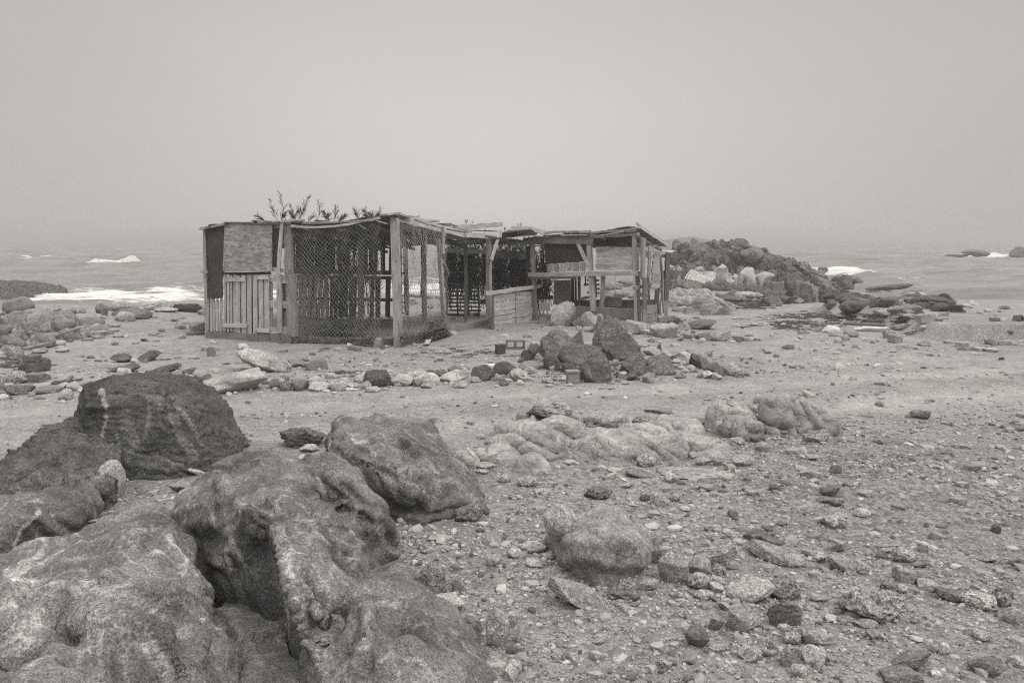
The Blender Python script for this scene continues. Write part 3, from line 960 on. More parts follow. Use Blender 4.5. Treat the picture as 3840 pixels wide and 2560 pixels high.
hull_rock('boulder', [([(750, 1000, .42), (775, 985, .48), (830, 1003, .46), (900, 1001, .46), (960, 988, .47), (1005, 1013, .42), (1022, 1042, .36), (1060, 1080, .24), (1095, 1125, .12), (1122, 1174, .0),
                        (1060, 1170, -.02), (1000, 1184, -.02), (920, 1192, -.0), (880, 1165, .1), (830, 1110, .24), (790, 1085, .3), (757, 1045, .38), (890, 1075, .40), (960, 1090, .36), (940, 1140, .2), (1010, 1090, .34)], .5),
                      ([(765, 1005, .46), (772, 980, .5), (800, 990, .5), (822, 1006, .46), (800, 1020, .44)], .2)],
          .155, M['gneiss'], 'slanting grey rock with curved banding behind the hollowed near rock', 'gneiss', .011, 3, .75, 71,
          [([(957, 1105), (957, 1180)], .022, -.07), ([(930, 1015), (960, 1070), (965, 1105)], .05, -.05), ([(770, 1015), (840, 1060), (900, 1095), (945, 1140)], .03, .04), ([(1000, 1110), (1040, 1140)], .07, -.06),
           ([(980, 1030), (1050, 1085), (1095, 1145)], .03, .06), ([(800, 1050), (850, 1090), (880, 1140)], .02, -.04), ([(850, 1010), (920, 1020)], .04, -.04)], 'boulder', None,
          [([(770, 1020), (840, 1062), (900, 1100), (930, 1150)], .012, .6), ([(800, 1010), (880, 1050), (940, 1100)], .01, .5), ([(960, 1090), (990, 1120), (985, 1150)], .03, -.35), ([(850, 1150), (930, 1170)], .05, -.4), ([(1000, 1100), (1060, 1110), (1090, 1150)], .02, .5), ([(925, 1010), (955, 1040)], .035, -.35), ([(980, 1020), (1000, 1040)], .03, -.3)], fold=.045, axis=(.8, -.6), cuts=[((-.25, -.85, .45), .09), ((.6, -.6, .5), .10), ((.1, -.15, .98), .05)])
# ---- low pale outcrops beyond the gravel
def mass(lumps, zk=8):
    """hulls for a low outcrop: lumps (x, foot y, width, height) in crop 8 standing on the ground"""
    out = []
    for x, yb, w, h in lumps:
        u, v = Z(zk, x, yb)
        g = gp(u, v)
        k = ZM[zk][2] * float((g - EYE) @ _f) / FPX
        Wd, Hi = w * k / 2, h * k
        D = Wd * .7
        Hh = max(.35 * Hi, Hi - D * .9 * (CAM_H / g[1])) * (1.0 if zk == 8 else 1.35)
        pts = []
        for t in np.linspace(0, 2 * math.pi, 14)[:-1]:
            for z, s in ((-.12, 1.0), (.5 * Hh, .8), (Hh, .35)):
                pts.append(g + (math.cos(t) * Wd * s, D + math.sin(t) * D * s, z))
        out.append(np.array(pts))
    return out


def mass_rock(lumps, shade, label, seed, amp, vox=.018, zk=8, mat='gneissfar', it=6):
    main = None
    for V, F in pieces(*remesh(mass(lumps, zk), vox)):
        V = relax(V, F, it)
        V = detail(V, F, 'gneiss', amp, seed)
        n = normals(V, F)
        V = V + n * (.022 * fbm(V * 3., 5, seed + 3, .5, True) + .02 * np.abs((V @ np.array([.3, .25, 1.]) * 9 + 1.5 * fbm(V * 1.6, 3, seed)) % 1 - .5))[:, None]
        org = V.mean(0)
        org[2] = 0
        o = link('rock_outcrop', mesh_np('rock_outcrop', V - org, F, M[mat], True), None, org, shade)
        if main is None:
            main = org
            tag(o, label, 'rock outcrop')
        else:
            a_, b_ = project(org)[0] - project(main)[0], project(org)[1] - project(main)[1]
            side = ('right' if a_ > 0 else 'left') if abs(a_) > 2 * abs(b_) else ('near side' if b_ > 0 else 'far side')
            hump = 'low hump of the same rock, %s of the ' % side + ' '.join(label.split()[:5])
            for word in ('', 'second ', 'third ', 'fourth ', 'fifth '):
                if word + hump not in HUMPS:
                    break
            HUMPS.add(word + hump)
            tag(o, word + hump, 'rock outcrop')
    return main


HUMPS = set()
mass_rock([(420, 480, 480, 190), (250, 500, 300, 90), (590, 400, 330, 150), (950, 480, 560, 150), (1180, 480, 340, 120), (1060, 420, 400, 120), (1300, 440, 380, 90), (1440, 470, 240, 90), (760, 400, 300, 80), (1230, 350, 360, 90), (60, 520, 170, 90), (430, 545, 190, 90), (240, 350, 90, 80)],
          .37, 'long low pale outcrop with flowing folds across the middle of the gravel', 81, .9)
mass_rock([(1540, 330, 290, 150), (1620, 360, 230, 130), (1745, 250, 160, 110), (1760, 320, 120, 160), (1850, 330, 230, 200), (1950, 330, 260, 200), (2060, 355, 230, 110), (1700, 270, 120, 100)],
          .33, 'humped pale outcrop with creased dark gaps right of the long low outcrop', 91, 1.9)

mass_rock([(580, 480, 320, 130), (240, 565, 280, 140), (400, 430, 480, 110), (100, 430, 320, 120), (900, 425, 300, 60), (1000, 500, 400, 60), (80, 650, 320, 90), (420, 645, 350, 85), (700, 565, 220, 70), (60, 760, 260, 90), (620, 380, 300, 70)],
          .27, 'broken grey rock heap along the left edge of the shore', 101, 1.6, .035, 13, 'strata', 2)
mass_rock([(480, 850, 460, 110), (700, 870, 460, 130), (870, 965, 340, 120), (740, 930, 320, 130), (980, 930, 220, 70), (420, 900, 240, 90), (560, 810, 400, 80), (600, 900, 300, 90)],
          .32, 'long low pale ledge of rock on the sand right of the shack', 111, 1.8, .04, 14, 'gneissfar', 2)
mass_rock([(1150, 720, 500, 60), (1500, 740, 500, 80), (1800, 770, 480, 80), (2050, 790, 420, 90), (1300, 650, 500, 80), (1700, 690, 500, 70), (2150, 720, 330, 50), (1000, 820, 260, 60), (900, 700, 400, 60)],
          .13, 'dark broken rock shelf at the foot of the headland', 121, 2.6, .05, 14, 'dark', 2)

# ---- stones, read crop by crop: x, foot y, width, height, albedo, kind, tilt, more
L, MD, D_ = .40, .27, .115
ROW = [(165, 312, 175, 108, .43, 'a', 0, {'label': 'pale cracked boulder just left of the big pale wedge in the stone row'}), (205, 320, 130, 30, .26, 's'),
       (455, 328, 430, 165, .38, 'a', 6, {'label': 'biggest pale wedge shaped boulder in the stone row', 'seed': 5}), (335, 337, 90, 48, .42, 't', -15), (265, 332, 42, 22, .4, 'a'), (435, 338, 40, 22, .42, 'a'), (475, 332, 28, 18, .42, 'r'),
       (652, 255, 60, 42, .2, 'a'), (742, 298, 120, 75, .27, 'a'), (797, 312, 82, 66, .25, 'p'), (772, 252, 90, 45, .25, 'p'), (700, 265, 60, 25, .3, 'a'), (720, 310, 50, 22, .3, 'a'),
       (885, 312, 112, 78, .19, 'a', 0, {'label': 'blocky dark grey stone in the stone row'}), (990, 272, 98, 55, .4, 'r'), (1012, 314, 148, 62, .42, 'r', 0, {'label': 'long pale rounded stone low in the stone row'}),
       (1125, 312, 112, 62, .4, 'r'), (1090, 252, 98, 38, .3, 's'), (1150, 260, 96, 42, .2, 's'), (1090, 285, 60, 40, .4, 'r'), (1255, 262, 72, 52, .41, 'r'), (1290, 225, 60, 30, .38, 'r'), (1212, 292, 76, 34, .4, 'r'),
       (1210, 311, 84, 22, .62, 't', -6, {'label': 'white flat slab fragment lying against the stone row', 'deep': .4}), (1295, 302, 86, 54, .26, 'a'), (1340, 321, 97, 38, .36, 'r'),
       (1370, 291, 178, 118, .13, 'a', 0, {'label': 'large dark boulder with pale veins in the middle of the stone row'}), (1530, 282, 155, 78, .42, 'r'), (1625, 230, 140, 46, .42, 'r'), (1680, 277, 170, 80, .4, 'a', 0, {'label': 'broad pale boulder right of the dark veined one in the stone row'}),
       (1725, 197, 96, 28, .28, 's'), (1800, 236, 150, 64, .21, 's', -14), (1850, 267, 195, 84, .4, 'a', 0, {'label': 'wide pale boulder with a low front near the right end of the stone row'}), (1915, 262, 90, 100, .36, 'a'),
       (1890, 294, 92, 50, .34, 'a', 10), (1680, 295, 84, 34, .33, 'a'), (2030, 253, 165, 110, .115, 'a', 8, {'label': 'sharp dark faceted boulder at the right end of the stone row'}), (2075, 163, 84, 24, .58, 's'), (2160, 228, 155, 100, .13, 'a'),
       (2255, 250, 104, 80, .36, 't'), (2125, 250, 44, 48, .38, 'p'), (2200, 247, 38, 46, .3, 'a'), (1800, 272, 36, 18, .36, 'r'), (1980, 258, 50, 34, .32, 'a'), (1420, 307, 36, 16, .3, 'r'), (1100, 329, 40, 16, .42, 'r'), (1050, 317, 60, 12, .5, 's'),
       (660, 195, 340, 155, .33, 'r', -28, {'label': 'big veined pale rock lying behind the stone row', 'seed': 8, 'mat': 'gneiss'}), (985, 180, 150, 72, .2, 'a', 0, {'label': 'brown grey triangular rock behind the stone row'}), (870, 164, 120, 56, .24, 'a'), (915, 125, 45, 18, .16, 'a'),
       (325, 96, 58, 62, .22, 't', 4, {'label': 'small upright block of stone standing alone on the gravel'}), (1210, 54, 72, 24, .12, 's', -10), (1035, 53, 62, 16, .13, 's'), (1010, 66, 36, 12, .2, 'a'), (1575, 85, 86, 26, .24, 'r'), (1215, 115, 40, 12, .14, 's'),
       (35, 118, 70, 14, .3, 's'), (210, 108, 60, 16, .3, 's'), (765, 14, 40, 14, .14, 'a'), (505, 138, 60, 14, .26, 's'), (1905, 157, 30, 10, .5, 'r'), (420, 146, 50, 12, .12, 's'), (600, 250, 50, 14, .25, 's')]
LEFT = [(185, 1037, 235, 145, .32, 'p', 0, {'label': 'pitted pale boulder under the broken concrete ring'}), (420, 1022, 255, 115, .2, 't', 0, {'label': 'broken concrete lump right of the pitted boulder at the left edge'}), (200, 1148, 335, 132, .27, 's', -6, {'label': 'striped lens shaped slab at the foot of the left stone row'}),
        (450, 1068, 182, 48, .36, 't'), (525, 1133, 315, 82, .24, 's'), (640, 1083, 190, 60, .38, 't', 22), (670, 1034, 225, 88, .3, 's', 6), (830, 1006, 115, 36, .13, 's', 3), (800, 1108, 152, 106, .36, 'a'), (905, 1038, 165, 38, .22, 's', 8),
        (715, 1208, 152, 128, .33, 'r', 0, {'label': 'round grey stone left of the foot of the domed boulder'}), (340, 1168, 76, 56, .25, 'a'), (5, 1112, 90, 155, .3, 'a'), (95, 1072, 112, 52, .38, 'a'), (655, 1240, 100, 36, .36, 's'), (880, 1076, 60, 50, .14, 's', 35), (990, 1070, 70, 40, .36, 'a'), (900, 1118, 120, 48, .38, 'a'),
        (1310, 803, 235, 104, .12, 'a', 0, {'label': 'dark split rock on the gravel left of the dark triangular slab'}), (1590, 788, 265, 116, .11, 'a', 14, {'label': 'dark triangular slab on the gravel behind the left stone row'}), (1450, 800, 90, 50, .36, 'a'), (1560, 803, 70, 20, .15, 's'),
        (1360, 905, 285, 94, .125, 's', 4), (1340, 990, 152, 135, .33, 't', -42), (1370, 985, 100, 90, .14, 'a'), (1780, 905, 335, 92, .115, 's', 8), (2025, 945, 165, 90, .11, 's', 10), (1500, 975, 245, 76, .38, 'a'), (1420, 1003, 130, 46, .4, 's'), (1745, 1060, 255, 155, .15, 'a', 0, {'label': 'dark blocky boulder just behind the domed boulder'}), (1880, 975, 150, 100, .33, 'a', 20),
        (1165, 1006, 132, 42, .13, 's'), (1165, 1038, 100, 40, .2, 's'), (1245, 1012, 90, 36, .35, 'a'), (1650, 960, 160, 60, .3, 's'), (2150, 980, 110, 50, .14, 's', -20), (1180, 905, 70, 22, .15, 's'),
        (205, 290, 315, 200, .21, 'r', 0, {'label': 'large smooth boulder standing highest against the sea at the left', 'seed': 4}), (410, 305, 295, 92, .26, 'r', 0, {'label': 'low smooth boulder right of the tall left skyline boulder'}), (690, 360, 250, 125, .2, 'a', 6, {'label': 'dark grey sloping rock on the left shore, right of the smooth boulders'}), (500, 350, 215, 92, .34, 'r'), (600, 246, 125, 50, .33, 'a'), (1010, 350, 175, 80, .3, 'r'), (120, 285, 60, 40, .3, 'r'),
        (1100, 308, 130, 145, .2, 'a', 0, {'label': 'upright split rock on the skyline of the left shore'}), (890, 270, 72, 50, .22, 'a'), (1320, 255, 320, 115, .28, 'r', 0, {'label': 'rounded grey boulder at the water edge left of the pale folded one'}), (1425, 335, 425, 122, .19, 'r', 0, {'label': 'long low dark boulder in front of the rounded one on the left shore', 'seed': 12}), (1350, 362, 205, 112, .32, 'r'), (1115, 330, 70, 36, .33, 'r'), (1355, 365, 45, 18, .34, 'r'),
        (1690, 240, 310, 112, .37, 'r', 0, {'label': 'pale folded boulder at the water edge near the shack', 'mat': 'gneiss'}), (1790, 262, 250, 56, .36, 'r'), (2040, 262, 330, 96, .09, 'j', 0, {'label': 'jagged black reef at the water edge beside the shack corner', 'deep': .4}), (2175, 288, 95, 64, .28, 'a'), (2050, 262, 90, 40, .14, 'j'), (800, 275, 80, 28, .2, 'a'),
        (580, 475, 275, 125, .25, 'a'), (240, 565, 225, 155, .24, 'a', 0, {'label': 'blocky grey boulder in the rocky heap at the left edge'}), (45, 575, 185, 185, .18, 'a', 0, {'label': 'tall dark boulder in the heap at the left edge'}), (430, 565, 150, 90, .22, 'a'), (580, 575, 540, 150, .25, 's', 9, {'label': 'long slab sloping down to the right in the left rocky heap'}), (390, 580, 110, 80, .36, 'r'),
        (410, 655, 320, 85, .24, 's', 5), (625, 624, 155, 64, .37, 'r'), (660, 658, 100, 40, .35, 'r'), (820, 545, 95, 52, .36, 'r'), (900, 535, 130, 110, .36, 'a'), (1020, 525, 265, 66, .33, 's'), (80, 765, 310, 115, .38, 'r', 0, {'label': 'pale smooth rock hump at the left edge behind the concrete ring'}), (140, 782, 76, 42, .2, 'a'), (430, 705, 165, 62, .3, 'a'), (200, 680, 60, 50, .33, 'r'), (60, 640, 200, 70, .38, 'a'), (160, 610, 150, 70, .2, 's', 15),
        (320, 380, 380, 60, .3, 's'), (60, 380, 140, 70, .33, 'a'), (900, 410, 260, 50, .3, 's'), (1100, 415, 130, 45, .27, 'a'), (1240, 420, 110, 36, .3, 'r'), (950, 445, 300, 50, .33, 's'), (1150, 470, 250, 40, .33, 's'), (1300, 530, 160, 30, .3, 's'), (1060, 545, 130, 40, .3, 's'), (770, 420, 110, 60, .33, 'a'), (690, 470, 60, 90, .12, 's', 50), (30, 320, 110, 70, .16, 'a'), (150, 330, 170, 60, .36, 's'),
        (2140, 470, 190, 105, .3, 's', 10, {'label': 'crumbling pale rock beside the left foot of the shack'}), (2110, 508, 210, 40, .2, 's'), (1740, 472, 76, 42, .26, 'a'), (1965, 542, 72, 46, .3, 'a'), (1240, 612, 78, 38, .25, 'a'), (880, 747, 58, 36, .24, 'a'), (1730, 702, 62, 26, .24, 'a'), (1730, 523, 60, 26, .33, 'a'), (1060, 792, 80, 26, .2, 's'), (1140, 788, 36, 20, .12, 'a'), (990, 965, 40, 22, .14, 'a'), (850, 905, 40, 16, .14, 'a'),
        (540, 838, 140, 30, .12, 's', -4), (1960, 330, 70, 26, .28, 'r'), (1880, 360, 80, 40, .26, 'a'), (1660, 320, 70, 24, .36, 'r'), (1000, 840, 90, 20, .36, 's'), (1460, 600, 80, 26, .34, 's'), (1800, 770, 110, 22, .36, 's'), (2120, 762, 60, 16, .14, 's')]
PILE = [(585, 280, 215, 212, .30, 's', 20, {'label': 'large pale striped boulder leaning by the pallet screen', 'seed': 21, 'mat': 'gneiss', 'deep': .6}), (775, 200, 215, 68, .31, 'a'), (825, 298, 205, 148, .30, 'a', 0, {'label': 'rounded grey boulder between the leaning pale boulder and the tall dark slab'}), (890, 275, 115, 105, .33, 'a'), (940, 240, 100, 80, .33, 'a'),
        (1195, 345, 205, 125, .32, 'a', 0, {'label': 'flat topped grey boulder in front of the low block wall'}), (1100, 255, 95, 60, .33, 'a'), (1150, 215, 84, 54, .32, 'a'), (1080, 290, 90, 60, .3, 'r'), (1030, 235, 50, 36, .3, 'a'), (1160, 260, 60, 44, .36, 'r'), (905, 190, 110, 60, .33, 'p'),
        (1430, 370, 240, 120, .31, 's', 0, {'label': 'broad ribbed boulder right of the shack wall corner', 'mat': 'gneiss'}), (1590, 338, 142, 92, .28, 'a'), (1640, 380, 92, 74, .29, 'a'), (1290, 348, 120, 44, .4, 's'), (1740, 305, 270, 92, .17, 'r', 8, {'label': 'dark hollowed rock right of the broad ribbed boulder'}), (1780, 395, 210, 84, .34, 's'), (1930, 400, 130, 90, .3, 's', 12), (2085, 400, 175, 44, .3, 's', -4), (1545, 368, 40, 26, .4, 't'), (1760, 410, 50, 36, .42, 'r'), (1690, 398, 60, 24, .3, 'a'), (2240, 398, 50, 24, .26, 'a'), (1510, 250, 100, 50, .2, 's'), (1840, 305, 60, 30, .28, 'r'), (2010, 415, 60, 20, .42, 'r'),
        (870, 445, 78, 112, .15, 'a', -14), (890, 335, 95, 155, .2, 'a', -10), (712, 455, 108, 145, .16, 'a', 0, {'label': 'pointed dark stone standing upright between the leaning slabs of the pile', 'deep': .6}),
        (560, 570, 110, 60, .12, 'a'),
        (1185, 545, 135, 135, .19, 'a'), (1310, 682, 95, 115, .25, 's', 45), (1330, 640, 90, 90, .12, 's', 60), (1330, 675, 40, 50, .14, 'r'), (1100, 600, 130, 60, .2, 's', 20),
        (380, 584, 84, 88, .32, 'p'), (300, 650, 205, 84, .24, 'r'), (92, 708, 205, 135, .12, 'r', 0, {'label': 'dark rounded boulder left of the boulder pile, by the pale wedge stone'}), (215, 738, 145, 116, .36, 't', -20, {'label': 'pale wedge stone left of the concrete pedestal'}), (430, 600, 80, 60, .28, 'p'), (345, 665, 50, 36, .25, 'r'), (230, 580, 60, 40, .14, 'a'), (130, 728, 44, 60, .3, 'a'),
        (1160, 734, 112, 76, .14, 't', 10), (1300, 756, 112, 90, .31, 't', 0, {'label': 'pale pyramid shaped stone in front of the pile'}), (1110, 764, 62, 38, .28, 'a'), (1080, 715, 80, 60, .36, 't', 30), (1555, 715, 80, 36, .2, 'a'), (455, 755, 100, 46, .4, 'p'), (470, 785, 70, 30, .3, 'a'), (600, 728, 60, 36, .38, 'a'), (540, 735, 70, 30, .26, 'a'), (225, 766, 66, 44, .42, 'p'), (745, 745, 50, 22, .44, 's'), (640, 780, 60, 28, .36, 'r'), (30, 735, 60, 64, .4, 'p'),
        (1712, 625, 138, 122, .11, 'a', 0, {'label': 'split dark rock with a pointed top right of the boulder pile'}), (1870, 696, 145, 116, .17, 'a', 0, {'label': 'dark faced rounded boulder near the right end of the rubble'}), (1975, 690, 155, 110, .33, 'r'), (2050, 700, 140, 80, .36, 'p'), (2130, 694, 56, 50, .26, 'a'), (1788, 716, 115, 70, .36, 't', 15), (1880, 728, 92, 50, .33, 't'), (1790, 650, 110, 120, .28, 'a'), (1775, 545, 60, 36, .28, 'r'), (1820, 580, 80, 50, .3, 'a'),
        (1330, 522, 155, 74, .36, 'a'), (1380, 515, 64, 96, .12, 's', 45), (1600, 550, 135, 64, .34, 'a'), (1260, 450, 110, 60, .34, 'a'), (1480, 545, 80, 40, .32, 'r'), (1540, 590, 80, 44, .34, 'r'), (1660, 640, 70, 40, .34, 'r'), (1450, 520, 70, 36, .32, 'r'), (1600, 600, 60, 36, .36, 'r'), (1530, 560, 60, 36, .28, 'r'), (1580, 640, 70, 32, .36, 'r'), (1480, 590, 60, 36, .3, 'r'), (1690, 660, 56, 30, .38, 'r'), (1640, 600, 50, 40, .3, 'a')]
NEAR = [(410, 432, 262, 245, .36, 'r', 0, {'label': 'pale faceted stone perched on the left shoulder of the rounded boulder', 'Y': 4.40, 'seed': 18, 'sub': 6}), (550, 1000, 500, 235, .24, 's', -24, {'label': 'pointed grey slab with a pale cross vein in front of the rounded boulder', 'mat': 'gneiss', 'deep': .45}), (915, 932, 245, 155, .24, 'p', 0, {'label': 'rough brown grey stone right of the pointed slab'}),
        (1085, 852, 185, 84, .3, 's', 8), (1285, 802, 245, 225, .31, 's', 0, {'label': 'rounded striped stone right of the rounded boulder', 'mat': 'strata', 'deep': .7}), (1490, 725, 195, 138, .3, 'a'), (1490, 855, 205, 145, .33, 'p', 0, {'label': 'pitted pale stone below the rounded striped stone'}), (1640, 738, 112, 84, .33, 'p'), (1560, 685, 425, 208, .29, 's', 17, {'label': 'long pale slab sloping right beside the rounded boulder', 'deep': .35}), (1170, 645, 155, 116, .16, 's'),
        (1880, 970, 375, 208, .33, 'r', 14, {'label': 'smooth oval pale stone in the right foreground', 'seed': 6}), (2060, 645, 425, 155, .25, 's', -8, {'label': 'long striped grey slab behind the smooth oval stone'}), (1620, 875, 125, 84, .38, 't', -30), (1520, 925, 165, 74, .3, 'r'), (1835, 1180, 275, 225, .32, 'a', 0, {'label': 'angular pale block in front of the smooth oval stone'}), (2140, 1140, 265, 205, .17, 's', 0, {'label': 'dark rounded banded stone right of the angular pale block', 'deep': .9}), (2140, 925, 255, 165, .25, 'p'),
        (1470, 1305, 190, 175, .13, 'a', 0, {'label': 'dark cracked stone left of the angular pale block'}), (1630, 1335, 185, 88, .36, 's', 6), (1870, 1405, 185, 115, .35, 'a'), (2020, 1365, 155, 155, .3, 'p'), (1620, 1165, 125, 115, .22, 'a'), (205, 568, 215, 88, .36, 'r'), (60, 603, 125, 84, .36, 'r'), (115, 268, 135, 56, .33, 'p'), (320, 620, 110, 60, .28, 'r'), (220, 680, 160, 80, .34, 'a'),
        (710, 148, 235, 94, .16, 'p', 0, {'label': 'dark holed stone lying behind the rounded boulder'}), (1068, 162, 84, 54, .09, 'r', 0, {'label': 'smooth black pebble against a pale stone'}), (1160, 193, 104, 104, .36, 'a'), (1300, 163, 84, 58, .36, 'p'), (1380, 240, 92, 42, .38, 'r'), (1745, 284, 84, 54, .14, 'a'), (1290, 255, 60, 40, .3, 'a'), (1140, 355, 110, 44, .33, 'a'), (270, 108, 125, 40, .34, 's'), (980, 205, 110, 22, .3, 's'),
        (1920, 475, 185, 84, .15, 's', 5), (2055, 508, 200, 74, .15, 's', -4), (1790, 500, 90, 44, .34, 'r'), (1620, 435, 40, 30, .5, 'r'), (1700, 420, 60, 46, .42, 'r'), (1700, 960, 90, 50, .38, 'r'), (1770, 975, 80, 60, .34, 'r'), (1840, 975, 70, 66, .36, 'r'), (1690, 1010, 140, 70, .3, 's', -20), (1620, 940, 120, 50, .15, 's', -20), (140, 860, 70, 36, .38, 'r'), (285, 865, 80, 50, .36, 'p'), (50, 1130, 90, 110, .33, 'a', -20), (100, 1260, 60, 120, .33, 'a', -15), (460, 1395, 70, 60, .24, 'r'), (150, 1440, 90, 70, .33, 'r'), (60, 1500, 130, 110, .36, 'a'), (710, 1275, 110, 60, .36, 's', 20), (580, 1190, 50, 36, .42, 'r'), (1230, 1460, 110, 70, .33, 'p'), (990, 980, 80, 34, .15, 's', 8), (1430, 1560, 140, 60, .15, 'a'), (1180, 1590, 160, 60, .2, 'a'), (1740, 690, 100, 30, .15, 's'), (2210, 1230, 150, 100, .22, 'p'), (2220, 680, 180, 110, .33, 'r')]
FAR10 = [(690, 1238, 375, 205, .33, 'p', 0, {'label': 'large pitted sponge like pale rock in the right foreground', 'seed': 2}), (1280, 1163, 195, 95, .42, 'p', 0, {'label': 'white pitted oval stone near the right edge'}), (1418, 1148, 84, 90, .3, 'p'), (1425, 1100, 90, 60, .13, 'a'), (1130, 1118, 185, 74, .15, 's', -6, {'label': 'dark flat slab left of the white pitted oval stone'}), (1480, 1243, 112, 95, .33, 'r'),
         (480, 714, 152, 82, .36, 'p', 0, {'label': 'pale coral like pitted stone alone in the middle right gravel'}), (462, 534, 112, 64, .13, 'a', 10), (490, 592, 92, 44, .13, 's', 8), (770, 828, 165, 62, .3, 's', 14, {'label': 'tilted flat slab behind the large pitted rock'}), (790, 850, 110, 40, .33, 's', 8), (750, 880, 70, 50, .13, 'a'), (870, 900, 130, 80, .36, 'p'), (960, 930, 90, 40, .16, 's', 20),
         (1380, 738, 54, 54, .12, 'r', 0, {'label': 'small round dark stone alone near the right edge'}), (960, 104, 112, 54, .2, 's', 0, {'label': 'small brown mound like stone beyond the humped outcrop'}), (1480, 168, 155, 28, .18, 's'), (382, 235, 150, 76, .32, 'p', 18, {'label': 'pale stone with round holes in front of the humped outcrop'}), (62, 233, 84, 40, .13, 'a'), (92, 278, 74, 44, .27, 'r'), (490, 408, 72, 54, .15, 'a', 20), (350, 433, 112, 48, .36, 's'),
         (530, 953, 175, 92, .31, 's', -10), (880, 1010, 150, 80, .28, 's'), (1000, 1058, 124, 64, .28, 'a'), (895, 1505, 225, 118, .2, 's', 16, {'label': 'grey slab with pale stripes at the lower right edge of the picture'}), (850, 1600, 235, 120, .18, 'r', 10), (1320, 1525, 185, 96, .14, 'a'), (1045, 1540, 62, 42, .55, 'r', 0, {'label': 'small white pebble beside the striped slab'}), (370, 1475, 135, 105, .34, 'a'), (1330, 900, 140, 48, .27, 's', 14), (1510, 925, 110, 66, .24, 's', 12),
         (470, 838, 145, 74, .26, 'a', 10), (640, 650, 90, 50, .38, 'r'), (105, 1425, 118, 105, .32, 'a'), (30, 1450, 110, 90, .33, 'a'), (1032, 832, 54, 28, .4, 'r'), (980, 810, 54, 28, .4, 'r'), (250, 1355, 110, 70, .26, 'p'), (390, 1360, 180, 90, .3, 'a'), (290, 1530, 100, 60, .34, 'r'), (220, 1480, 70, 100, .24, 'a'), (240, 910, 100, 50, .33, 'r'), (390, 900, 100, 60, .34, 'p'), (640, 960, 80, 60, .3, 'r'), (1080, 710, 60, 30, .16, 's', 10), (840, 605, 80, 26, .2, 's'), (1210, 270, 70, 26, .28, 's'), (400, 1120, 100, 40, .3, 'r'), (860, 1070, 60, 50, .36, 'r'), (790, 1060, 100, 60, .2, 'p'), (560, 1245, 120, 40, .24, 's'), (660, 1265, 130, 40, .3, 's'), (1500, 1480, 100, 60, .36, 'r'), (1100, 1410, 70, 50, .24, 'a'), (1050, 1400, 60, 44, .36, 'r'), (200, 700, 60, 34, .16, 'a'), (420, 570, 70, 34, .15, 'a'), (30, 530, 90, 34, .3, 's'), (1150, 1440, 60, 30, .34, 'r'), (1300, 1340, 120, 60, .34, 'p'), (700, 1330, 90, 50, .2, 'a'), (940, 1340, 70, 30, .4, 'r'), (1190, 480, 80, 30, .33, 's'), (560, 480, 60, 30, .2, 'a')]
MID8 = [(530, 242, 265, 116, .31, 'p', 0, {'label': 'stacked knobbly boulder resting on the left end of the long low outcrop', 'mat': 'stone', 'up': .06, 'seed': 40, 'sub': 5}), (440, 275, 40, 46, .36, 't'), (545, 275, 50, 36, .25, 'a'), (640, 265, 60, 40, .2, 'p'), (380, 275, 70, 60, .24, 'a'), (700, 270, 70, 40, .33, 'p'), (760, 278, 78, 44, .17, 'a'), (745, 306, 58, 36, .17, 'a'), (945, 318, 90, 48, .33, 'p'), (1045, 304, 130, 72, .2, 'p', 0, {'label': 'dark rounded hump behind the long low outcrop'}), (880, 300, 180, 80, .3, 'r'),
        (1065, 516, 118, 72, .33, 'p', 0, {'label': 'small sponge like pitted stone against the foot of the long low outcrop'}), (283, 602, 70, 48, .38, 'p'), (160, 555, 80, 30, .4, 'p'), (410, 625, 130, 60, .34, 'p'), (490, 668, 90, 34, .34, 'a'), (1330, 585, 440, 60, .31, 'p', 0, {'label': 'flat pale strip of bedrock in front of the long low outcrop', 'mat': 'gneissfar', 'deep': .45}), (1020, 575, 152, 42, .2, 's', -6), (1200, 600, 80, 50, .38, 'r'), (1500, 590, 60, 30, .3, 'r'), (1670, 380, 90, 44, .13, 'a', -10), (1700, 430, 80, 56, .28, 'r'), (1690, 305, 60, 44, .2, 'a'), (1825, 340, 40, 26, .2, 'a'), (1560, 400, 90, 50, .3, 'r'), (1330, 470, 70, 44, .3, 'a'), (1380, 505, 90, 46, .3, 'a'), (1590, 515, 120, 66, .36, 'r'), (1470, 510, 90, 40, .3, 's'), (1550, 430, 60, 40, .24, 'p'), (150, 360, 50, 30, .3, 'r'), (150, 440, 60, 30, .36, 'r'), (200, 390, 60, 40, .2, 'a'), (1210, 140, 40, 22, .28, 'r'), (1355, 285, 130, 36, .26, 's'), (1130, 220, 150, 30, .26, 's'), (1420, 290, 60, 30, .33, 'r'), (1435, 325, 80, 26, .34, 'r'), (230, 185, 40, 14, .4, 's'), (2275, 240, 80, 12, .15, 's'), (2170, 375, 90, 10, .15, 's'), (1430, 870, 100, 40, .34, 's'), (1960, 575, 100, 30, .37, 's'), (500, 615, 150, 20, .38, 's'), (1620, 650, 60, 30, .24, 'r'), (890, 545, 80, 26, .36, 'r'), (640, 500, 70, 26, .36, 'r'), (820, 535, 60, 30, .36, 'r')]
